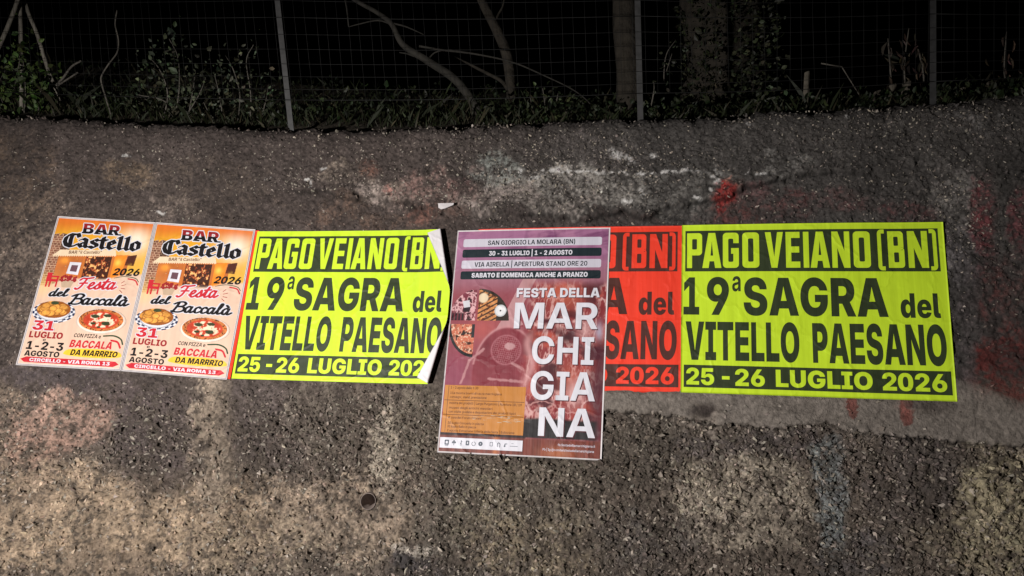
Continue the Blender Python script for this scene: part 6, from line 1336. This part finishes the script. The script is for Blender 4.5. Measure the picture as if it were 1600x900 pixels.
# ------------------------------------------------------------------ torn scrap of white paper left on the ledge
def scrap():
    u, v = photo_to_wall(np.array([688.0, 700.0, 713.0, 712.6, 700.0, 693.0, 688.5]), np.array([323.0, 323.6, 323.8, 327.0, 332.0, 333.0, 330.0]))
    c = np.array([u.mean(), v.mean()])
    base = wall_point(c[0], c[1], float(relief(c[:1], c[1:])[0]))
    h = np.array([.002, .008, .012, .014, .012, .007, .003]) + .004
    P = np.c_[np.c_[u, v] - c, h]
    P2 = P - (0, 0, .0006)
    n = len(P)
    tri = np.array([[0, i + 1, i] for i in range(1, n - 1)])
    i = np.arange(n); j = (i + 1) % n
    mw = Matrix(((EX[0], EY[0], EN[0], base[0]), (EX[1], EY[1], EN[1], base[1]), (EX[2], EY[2], EN[2], base[2]), (0, 0, 0, 1)))
    o = mesh_np('paper_scrap', np.concatenate([P, P2]), [tri, tri[:, ::-1] + n, np.c_[i, j, j + n, i + n]], M['white_paper'], None, None, False)
    o.matrix_world = mw
    tag(o, 'small torn scrap of white paper stuck on the wall above the posters', 'paper scrap')
scrap()

# ------------------------------------------------------------------ ground in front and behind
def plane_sheet(name, x0, x1, y0, y1, z, mat):
    v = np.array([(x0, y0, z), (x1, y0, z), (x1, y1, z), (x0, y1, z)], float)
    o = mesh_np(name, v, np.array([[0, 1, 2, 3]]), mat, None, None, False)
    return tag(o, kind='structure')
plane_sheet('road', -60, 60, -60, 9, 0.0, M['asphalt'])

# crest line of the wall in plan
_cu = np.linspace(-7, 6, 131)
_cp = wall_point(_cu, wall_top(_cu))
def crest_y(x): return np.interp(x, _cp[:, 0], _cp[:, 1])
def crest_z(x): return np.interp(x, _cp[:, 0], _cp[:, 2])
def soil_z(x, y):
    s = np.maximum(np.asarray(y) - crest_y(x) - 0.12, 0)
    k = np.interp(x, [-3, -1.2, 0.2, 1.0, 3], [.50, .46, .36, .24, .22])
    bank = k * np.minimum(s, 1.25) + 0.10 * np.clip(s - 1.25, 0, 30)
    return crest_z(x) - 0.02 + bank + 0.07 * (fbm(np.asarray(x) * 2.2, np.asarray(y) * 2.2, 301, 4) - .5) * np.clip(s * 3, 0, 1)
gx = np.concatenate([np.arange(-40, -5, 1.0), np.arange(-5, 5, .06), np.arange(5, 41, 1.0)])
gs = np.concatenate([np.arange(0.1, 2.4, .06), np.arange(2.4, 60, 1.2)])
GX, GS = np.meshgrid(gx, gs)
GY = crest_y(GX) + GS
sv = np.c_[GX.ravel(), GY.ravel(), soil_z(GX, GY).ravel()]
tag(mesh_np('soil_bank', sv, grid_faces(len(gx), len(gs)), M['soil']), kind='structure')

def at_depth(px, py, y):
    """the point of a photograph's sight line that lies y metres in front of the camera"""
    return np.array([(px - 800) / FPX * y, y, CAMZ + (450 - py) / FPX * y])

def tube_arrays(p, r, sides=8, rough=0.0, seed=1):
    p = np.array(p, float); r = np.broadcast_to(np.array(r, float), (len(p),))
    v, F = [], []
    t = np.gradient(p, axis=0); t /= np.linalg.norm(t, axis=1)[:, None]
    ref = np.array([0.3, 1, 0.1]); a = np.linspace(0, 2 * math.pi, sides, endpoint=False)
    for k in range(len(p)):
        e1 = np.cross(t[k], ref); e1 /= np.linalg.norm(e1); e2 = np.cross(t[k], e1)
        rr_ = r[k] * (1 + rough * (fbm(np.cos(a) * 1.7 + 5, np.sin(a) * 1.7 + p[k, 2] * 2.5 + seed, seed, 3) - .5) * 2)
        v.append(p[k] + np.outer(np.cos(a) * rr_, e1) + np.outer(np.sin(a) * rr_, e2))
    n = len(p)
    i = np.arange(sides); j = (i + 1) % sides
    for k in range(n - 1): F.append(np.c_[k * sides + i, k * sides + j, (k + 1) * sides + j, (k + 1) * sides + i])
    V = np.concatenate(v + [p[:1], p[-1:]])
    T = np.concatenate([np.c_[j, i, np.full(sides, n * sides)], np.c_[(n - 1) * sides + i, (n - 1) * sides + j, np.full(sides, n * sides + 1)]])
    return V, np.concatenate(F), T

def tubes(name, paths, mat, parent=None, sides=8, rough=0.0, origin=None, smooth=True):
    V, Q, T, n = [], [], [], 0
    for k, (p, r) in enumerate(paths):
        v, q, t = tube_arrays(p, r, sides, rough, k + 3)
        V.append(v); Q.append(q + n); T.append(t + n); n += len(v)
    V = np.concatenate(V)
    if origin is not None: V = V - origin
    return mesh_np(name, V, [np.concatenate(Q), np.concatenate(T)], mat, parent, None, smooth)

def curve(pts, n=6): return spline3(pts, n)
def spline3(p, n=6):
    p = np.array(p, float)
    if len(p) < 3: return p
    q = np.concatenate([[2 * p[0] - p[1]], p, [2 * p[-1] - p[-2]]]); out = []
    for i in range(1, len(q) - 2):
        for t in np.linspace(0, 1, n, endpoint=False):
            out.append(0.5 * (2 * q[i] + (q[i + 1] - q[i - 1]) * t + (2 * q[i - 1] - 5 * q[i] + 4 * q[i + 1] - q[i + 2]) * t ** 2 + (3 * q[i] - q[i - 1] - 3 * q[i + 1] + q[i + 2]) * t ** 3))
    out.append(p[-1]); return np.array(out)

LEAF2 = np.array([[0, 0, 0], [.32, .35, .1], [0, .5, -.02], [-.32, .35, .1], [.22, .75, .06], [-.22, .75, .06], [0, 1, -.08]])
LEAF_F = np.array([[0, 1, 2], [0, 2, 3], [1, 4, 2], [2, 5, 3], [4, 6, 2], [2, 6, 5]])
def leaves_arrays(pos, size, out_dir=None, base=(0.055, 0.085, 0.03), spread=.35, g=None, narrow=1.0):
    g = g or np.random.default_rng(len(pos) + 5)
    n = len(pos)
    d = g.normal(0, 1, (n, 3)); d[:, 1] -= .35; d[:, 2] += .1
    if out_dir is not None: d = d * .8 + out_dir
    d /= np.linalg.norm(d, axis=1)[:, None]
    s = g.normal(0, 1, (n, 3)); s -= (s * d).sum(1)[:, None] * d; s /= np.linalg.norm(s, axis=1)[:, None]
    m = np.cross(s, d)
    sz = size * np.exp(g.normal(0, .3, n))
    L = LEAF2 * (narrow, 1, 1)
    P = pos[:, None] + sz[:, None, None] * (L[None, :, :1] * s[:, None] + L[None, :, 1:2] * d[:, None] + L[None, :, 2:] * m[:, None])
    F = (LEAF_F[None] + (np.arange(n) * 7)[:, None, None]).reshape(-1, 3)
    c = np.array(base) * np.exp(g.normal(0, spread, (n, 1))) * (1 + g.normal(0, .1, (n, 3)))
    return P.reshape(-1, 3), F, np.repeat(np.clip(c, .004, .5), 7, 0)

def plant(name, label, category, px, py_base, y, canes, nleaf, size, base=(0.05, 0.08, 0.03), group=None, seed=1, jitter=.05):
    """canes: lists of photo points; leaves are hung along them"""
    g = np.random.default_rng(seed)
    o = at_depth(px, py_base, y)
    r = tag(empty(name, o), label, category, group)
    paths, pos = [], []
    for c in canes:
        pts = [at_depth(a, b, y + dy) for (a, b, dy) in [(q[0], q[1], q[2] if len(q) > 2 else g.normal(0, .06)) for q in c]]
        k = spline3(pts, 7); paths.append((k, np.linspace(.005, .002, len(k))))
        pos.append(k)
    tubes('stem', paths, M['bark_pale'], r, 5, 0, o)
    allp = np.concatenate(pos)
    sel = allp[g.integers(0, len(allp), nleaf)] + g.normal(0, jitter, (nleaf, 3))
    P, F, c = leaves_arrays(sel - o, size, None, base, .4, g)
    lf = mesh_np('leaves', P, F, M['leaf'], r, c, False)
    return r

# ------------------------------------------------------------------ wire fence standing just behind the wall
def fence():
    posts = [(456, 207, 433, 0), (1001, 193, 996, 0), (1458, 168, 1458, 0), (-210, 176, -222, 0), (2030, 118, 2032, 0)]
    r = tag(empty('wire_fence', (0, float(crest_y(0.0)) + .1, float(crest_z(0.0)))), 'wire mesh fence on grey steel posts along the head of the wall', 'fence')
    o = np.array(r.location)
    ends = []
    for bx, by, tx, ty in posts:
        u, v = photo_to_wall(float(bx), float(by))
        y0 = float(wall_point(u, v)[1]) + .10
        a = at_depth(bx, by + 6, y0); b0 = at_depth(tx, ty, y0)
        b = a + (b0 - a) * 1.55
        # angle-iron post: two flanges
        d = (b - a) / np.linalg.norm(b - a)
        ex = np.array([1, -.1, 0]); ex -= d * (ex @ d); ex /= np.linalg.norm(ex); ey = np.cross(d, ex)
        prof = np.array([(-.013, 0), (.013, 0), (.013, .004), (.004, .004), (.004, .03), (0, .03), (0, .004), (-.013, .004)])
        V = np.concatenate([e + np.outer(prof[:, 0], ex) + np.outer(prof[:, 1], ey) for e in (a, b)]) - o
        n = len(prof); i = np.arange(n); j = (i + 1) % n
        mesh_np('post', V, [np.c_[i, j, j + n, i + n], np.array([[n + 1, n + 2, n + 3, n + 7], [1, 7, 3, 2]])], M['zinc'], r, None, False)
        ends.append((a, b))
    ends.sort(key=lambda e: e[0][0])
    paths = []
    for (a0, b0), (a1, b1) in zip(ends[:-1], ends[1:]):
        L = np.linalg.norm(a1 - a0); nv = int(L / .0508)
        hs = [.17, .22, .28, .34, .41, .48, .56, .64, .72, .80, .88, .96, 1.0]
        for h in hs:
            p = [a0 + (b0 - a0) * h + ((a1 + (b1 - a1) * h) - (a0 + (b0 - a0) * h)) * t + np.array([0, -.01, -.012 * math.sin(math.pi * t)]) for t in np.linspace(0, 1, 12)]
            paths.append((p, .0011 if h not in (.17, 1.0, .56) else .0017))
        for k in range(nv):
            t = (k + .5) / nv
            lo = a0 + (a1 - a0) * t; hi = b0 + (b1 - b0) * t
            q = lo + (hi - lo) * .17; q2 = hi
            off = np.array([rng.normal(0, .002), -.011, -.012 * math.sin(math.pi * t)])
            paths.append(([q + off, q + (q2 - q) * .5 + off + (rng.normal(0, .003), 0, 0), q2 + off], .0009))
    tubes('wire_mesh', paths, M['wire'], r, 4, 0, o)
fence()

# ------------------------------------------------------------------ trees and plants behind the fence
def to_ground(pt):
    """depth at which the photograph's sight line meets the bank"""
    px, py = pt
    for y in np.arange(3.4, 9, .02):
        p = at_depth(px, py, y)
        if y > crest_y(p[0]) + .13 and soil_z(p[0], y) >= p[2]: return float(y)
    return 5.0

def tree(name, label, px_path, radii, y, branches=(), mat='bark', rough=.25, group=None, up=None, ivy=0, seed=3, sides=18):
    g = np.random.default_rng(seed)
    pts = [at_depth(a, b, y + (q[0] if q else 0)) for (a, b, *q) in px_path]
    base = pts[0].copy(); base[2] = min(base[2], soil_z(base[0], base[1]) - .08)
    pts = [base] + pts
    radii = [radii[0] * 1.25] + list(radii)
    k = spline3(pts, 9); rad = np.interp(np.linspace(0, len(radii) - 1, len(k)), range(len(radii)), radii)
    r = tag(empty(name, base), label, 'tree', group)
    tubes('trunk', [(k, rad)], M[mat], r, sides, rough, base)
    for bp, br in branches:
        q = spline3([at_depth(a, b, y + (d[0] if d else 0)) for (a, b, *d) in bp], 7)
        tubes('branch', [(q, np.linspace(br, br * .45, len(q)))], M[mat], r, 7, .15, base)
    if ivy:
        i = g.integers(0, len(k) - 1, ivy); th = g.uniform(0, 2 * math.pi, ivy)
        d = np.c_[np.cos(th), np.sin(th), g.normal(0, .3, ivy)]
        keep = (np.sin(th) < .3) & (fbm(th * 1.2, k[i, 2] * 4, 77, 3) > .34)
        pos = k[i] + d * (rad[i] * g.uniform(.95, 1.25, ivy))[:, None] + g.normal(0, .03, (ivy, 3))
        P, F, c = leaves_arrays(pos[keep] - base, .03, d[keep], (.018, .021, .011), .6, g)
        mesh_np('ivy', P, F, M['leaf'], r, c, False)
    return r

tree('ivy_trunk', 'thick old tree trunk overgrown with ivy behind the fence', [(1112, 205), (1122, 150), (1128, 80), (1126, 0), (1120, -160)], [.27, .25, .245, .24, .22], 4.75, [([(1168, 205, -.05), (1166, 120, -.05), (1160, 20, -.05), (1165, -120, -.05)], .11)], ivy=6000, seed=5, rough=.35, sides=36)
tree('bare_trunk', 'straight bare tree trunk standing right behind the middle fence post', [(985, 200), (984, 120), (978, 50), (976, -10), (972, -150)], [.075, .07, .07, .066, .06], 4.25, seed=6, sides=20)
tree('leaning_tree', 'leaning bare tree with a bent grey trunk and thin side branches', [(762, 205), (742, 165), (712, 125), (668, 95), (630, 70), (612, 38), (590, 20), (548, -4), (470, -60)], [.024, .023, .022, .02, .017, .014, .012, .010, .007], 4.2,
     [([(612, 38), (590, 32), (560, 38), (545, 42)], .005), ([(612, 36), (635, 42), (662, 54)], .006), ([(648, 88), (636, 84), (624, 82)], .006), ([(668, 94), (680, 82), (700, 78), (720, 80)], .005), ([(545, 42), (541, 10), (536, -12)], .004)], mat='bark_grey', seed=8, rough=.12, sides=12)
tree('crooked_tree', 'crooked grey brown tree with a bent stem and a drooping branch', [(803, 202), (800, 165), (797, 120), (790, 80), (775, 45), (757, 10), (735, -40)], [.03, .028, .029, .03, .028, .025, .021], 4.45,
     [([(798, 148), (785, 128), (760, 114), (728, 98), (702, 86)], .013), ([(772, 40), (778, 24), (786, 8), (790, -20)], .008)], mat='bark', seed=9, rough=.15, sides=14)
r = tag(empty('drooping_twig', at_depth(655, 72, 4.0)), 'long thin drooping twig arching in front of the crooked tree', 'twig')
o_ = np.array(r.location)
q = spline3([at_depth(a, b, 4.0) for a, b in ((655, 72), (690, 78), (740, 84), (800, 97), (850, 118), (895, 140), (920, 160), (930, 176))], 6)
tubes('stem', [(q, np.linspace(.006, .002, len(q)))], M['bark_grey'], r, 6, .1, o_)
q = spline3([at_depth(a, b, 4.0) for a, b in ((540, 0), (546, 22), (543, 50), (541, 66))], 6)

def sticks(name, label, group, paths, y, rad, mat='bark_pale'):
    for k, (pts, lab) in enumerate(zip(paths, label)):
        q = spline3([at_depth(a, b, y + k * .04) for a, b in pts], 8)
        o = q[0].copy()
        obj = tubes(name, [(q, np.linspace(rad, rad * .7, len(q)))], M[mat], None, 7, .25, o)
        obj.location = o
        tag(obj, lab, 'stick', group)
sticks('leaning_stick', ['leaning dead stick of the tripod, slanting out of view at the edge', 'upright dead stick in the middle of the tripod', 'leaning dead stick of the tripod whose foot reaches the wall head'], 'dead sticks leaning together over the creeper',
       [[(-60, 190), (-20, 110), (2, 66), (22, 18), (34, -20), (42, -50)], [(33, 190), (34, 120), (33, 60), (32, 10), (33, -50)], [(108, 192), (98, 160), (80, 122), (70, 92), (58, 52), (44, 18), (30, -30)]], 4.34, .013, 'stick_wood')
q = spline3([at_depth(a, b, 4.36) for a, b in ((88, 134), (100, 120), (112, 104), (127, 95))], 6)
o1 = tubes('forked_twig', [(q, np.linspace(.008, .005, len(q))), (spline3([at_depth(a, b, 4.36) for a, b in ((90, 134), (102, 126), (122, 113))], 6), .005)], M['bark_pale'], None, 6, .2, q[0])
o1.location = q[0]; tag(o1, 'short forked twig jutting out beside the leaning sticks', 'twig')
q = spline3([at_depth(a, b, 4.3) for a, b in ((183, 16), (180, 38), (185, 62), (183, 82), (170, 100), (160, 116), (158, 126), (163, 145), (171, 172), (176, 196))], 6)
o1 = tubes('curved_twig', [(q, np.linspace(.0035, .005, len(q)))], M['bark_pale'], None, 6, .1, q[-1])
o1.location = q[-1]; tag(o1, 'single pale curved bare twig rising like a hook above the wall', 'twig')
q = [at_depth(a, b, 4.3) for a, b in ((1345, 152), (1330, 128), (1315, 104))]
q2 = [at_depth(a, b, 4.3) for a, b in ((1315, 104), (1300, 102), (1283, 99))]
o1 = tubes('bent_straw', [(np.array(q), .0028), (np.array(q2), .004)], M['bark_pale'], None, 6, 0, q[0])
o1.location = q[0]; tag(o1, 'sharply bent pale straw stalk in the grass by the stakes', 'stalk')

g_pl = 'leafy plants growing along the fence'
plant('creeper', 'dense green creeper climbing the leaning sticks', 'creeper', 45, 195, 4.40, [[(10, 200), (20, 150), (30, 100), (34, 62)], [(34, 200), (40, 150), (36, 90)], [(60, 200), (62, 150), (74, 110)], [(80, 200), (70, 170), (50, 140)], [(0, 200), (-10, 150), (8, 110)], [(45, 205), (15, 180), (0, 150)], [(-40, 205), (-30, 150), (-20, 100)]], 900, .03, (.05, .08, .022), None, 21, .05)
plant('bramble', 'grey green bramble bush sprawling beside the curved twig', 'bush', 270, 205, 4.38, [[(250, 206), (262, 150), (250, 110), (232, 88)], [(270, 206), (280, 140), (278, 90), (264, 60)], [(290, 206), (300, 150), (306, 110)], [(265, 206), (235, 160), (205, 150)], [(300, 206), (260, 160), (215, 148)], [(275, 206), (310, 150), (322, 120)]], 420, .024, (.05, .06, .036), None, 22, .045)
plant('shrub', 'sparse shrub with pale leaf tips next to the leaning fence post', 'bush', 380, 210, 4.34, [[(350, 210), (345, 160), (335, 115)], [(370, 210), (375, 150), (365, 110), (352, 86)], [(390, 210), (392, 150), (385, 96), (396, 70)], [(400, 210), (415, 160), (420, 130)], [(360, 212), (330, 180), (318, 160)]], 300, .022, (.06, .07, .044), None, 23, .045)
plant('weed', 'low leafy weed under the drooping twig', 'weed', 860, 200, 4.12, [[(850, 204), (852, 170), (848, 138)], [(866, 204), (868, 170), (872, 146)], [(880, 204), (892, 176), (896, 158)], [(845, 204), (835, 180), (828, 150)]], 110, .022, (.035, .045, .02), None, 24, .04)
plant('weed', 'small leafy weed at the foot of the middle fence post', 'weed', 1010, 196, 4.15, [[(985, 200), (980, 184), (972, 178)], [(1005, 200), (1008, 182), (1014, 172)], [(1020, 200), (1030, 184), (1042, 178)], [(960, 202), (955, 186), (948, 180)]], 70, .02, (.025, .035, .013), None, 25, .03)
plant('weed', 'wispy weed hanging between the bare trunk and the ivy trunk', 'weed', 1030, 190, 4.4, [[(1010, 198), (1022, 140), (1018, 116)], [(1030, 198), (1036, 150), (1040, 90), (1056, 62)], [(1026, 196), (1030, 150), (1050, 84)]], 60, .02, (.035, .04, .026), None, 26, .03)
plant('weed', 'tangled dry weed at the edge of the curved twig', 'weed', 150, 200, 4.38, [[(150, 203), (152, 170), (146, 148)], [(170, 203), (178, 180), (188, 160)], [(120, 200), (118, 178), (112, 164)], [(140, 203), (200, 190), (215, 175)]], 110, .022, (.03, .04, .02), None, 27, .045)

# dry canes with hanging leaves beside the last post
def dry_cane(px, py, top, lab, seed):
    g = np.random.default_rng(seed); y = 4.6
    o = at_depth(px, py, y)
    r = tag(empty('dry_cane', o), lab, 'cane', 'dry canes near the farther steel post')
    q = spline3([at_depth(px + d, py + (top - py) * t, y) for d, t in ((0, 0), (g.normal(0, 4), .5), (g.normal(0, 8), 1))], 8)
    tubes('stem', [(q, np.linspace(.006, .003, len(q)))], M['bark_pale'], r, 6, 0, o)
    i = g.integers(len(q) // 3, len(q), 16)
    P, F, c = leaves_arrays(q[i] - o + g.normal(0, .035, (16, 3)), .06, np.tile([0, -.2, -2.2], (16, 1)), (.045, .034, .024), .5, g, .35)
    mesh_np('leaves', P, F, M['straw'], r, c, False)
for k, (px, top, lab) in enumerate(((1396, 60, 'dry cane with hanging straw leaves, the one farthest from the steel post'), (1418, 44, 'tallest dry cane of the clump, straw leaves hanging'), (1442, 72, 'dry cane of the clump nearest the steel post'))): dry_cane(px, 168, top, lab, 40 + k)
dry_cane(1572, 150, 50, 'solitary dry cane past the last steel post', 47)

# sawn stakes sticking out of the grass
for k, (x0, x1, yt, yb, lab) in enumerate(((1253, 1262, 112, 176, 'slim sawn stake standing apart from the other stakes'), (1360, 1372, 142, 172, 'short sawn stake behind the bent straw'), (1388, 1402, 132, 172, 'broad sawn stake beside the dry canes'), (1405, 1417, 128, 170, 'tall sawn stake touching the dry canes'),
                                           (1464, 1484, 144, 168, 'wide low stake right at the steel post'), (1489, 1511, 138, 166, 'wide sawn stake just past the steel post'), (1540, 1556, 126, 160, 'leaning sawn stake near the last cane'))):
    y = 4.35; c = at_depth((x0 + x1) / 2, yb, y); w = (x1 - x0) / FPX * y / 2; h = (yb - yt) / FPX * y
    g = np.random.default_rng(60 + k)
    n = 9; a = np.linspace(0, 2 * math.pi, n, endpoint=False)
    rr_ = 1 + g.normal(0, .1, n)
    ring = np.c_[np.cos(a) * w * rr_, np.sin(a) * w * .7 * rr_, np.zeros(n)]
    lean = g.normal(0, .06)
    V = []
    for t in (-.3, .0, .5, .97, 1.0):
        s = 1 if t < .98 else .86
        V.append(ring * (s, s, 1) + (lean * h * t, 0, h * t + (ring[:, 0] * g.normal(0, .3) if t > .9 else 0) * 1.0) if t <= .9 else np.c_[ring[:, 0] * s + lean * h * t, ring[:, 1] * s, h * t + ring[:, 0] * .3])
    V = np.concatenate(V + [np.array([[lean * h, 0, h]])])
    i = np.arange(n); j = (i + 1) % n
    F = [np.c_[k2 * n + i, k2 * n + j, (k2 + 1) * n + j, (k2 + 1) * n + i] for k2 in range(4)] + [np.c_[4 * n + i, 4 * n + j, np.full(n, 5 * n)]]
    o1 = mesh_np('wooden_stake', V, F, M['stake'], None, None, False)
    o1.location = c; tag(o1, lab, 'stake', 'sawn stakes in the grass behind the wall')

# grass and low ground cover on the bank
def grass():
    g = np.random.default_rng(71)
    n = 9000
    x = g.uniform(-3.4, 3.4, n); s = .28 + g.exponential(.5, n); y = crest_y(x) + s
    ok = s < 2.2
    x, y = x[ok], y[ok]; n = len(x)
    z = soil_z(x, y)
    dens = fbm(x * 2, y * 2, 401, 3)
    h = (.025 + .07 * dens) * np.exp(g.normal(0, .35, n))
    b = np.c_[x, y, z - .01]
    lean = g.normal(0, .45, (n, 2))
    w = g.uniform(.002, .004, n)
    a = g.uniform(0, math.pi, n); wx, wy = np.cos(a) * w, np.sin(a) * w
    P = np.stack([b + np.c_[-wx, -wy, 0 * w], b + np.c_[wx, wy, 0 * w], b + np.c_[lean[:, 0] * h * .4 + wx * .6, lean[:, 1] * h * .4, h * .6], b + np.c_[lean[:, 0] * h, lean[:, 1] * h, h]], 1)
    F = np.array([[0, 1, 2], [0, 2, 3]])
    F = (F[None] + (np.arange(n) * 4)[:, None, None]).reshape(-1, 3)
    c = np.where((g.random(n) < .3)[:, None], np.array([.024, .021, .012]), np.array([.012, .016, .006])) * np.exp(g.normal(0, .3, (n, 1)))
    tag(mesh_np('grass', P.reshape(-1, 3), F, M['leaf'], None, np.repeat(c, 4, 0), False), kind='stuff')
    n = 3600
    x = g.uniform(-3.4, 3.2, n); s = .3 + g.exponential(.4, n); y = crest_y(x) + s
    ok = (s < 2) & (fbm(x * 3, y * 3, 411, 3) > .42); x, y = x[ok], y[ok]
    pos = np.c_[x, y, soil_z(x, y) + g.uniform(0, .1, len(x))]
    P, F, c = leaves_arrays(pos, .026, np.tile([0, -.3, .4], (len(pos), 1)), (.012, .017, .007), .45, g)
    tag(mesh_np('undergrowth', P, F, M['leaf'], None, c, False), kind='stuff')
grass()
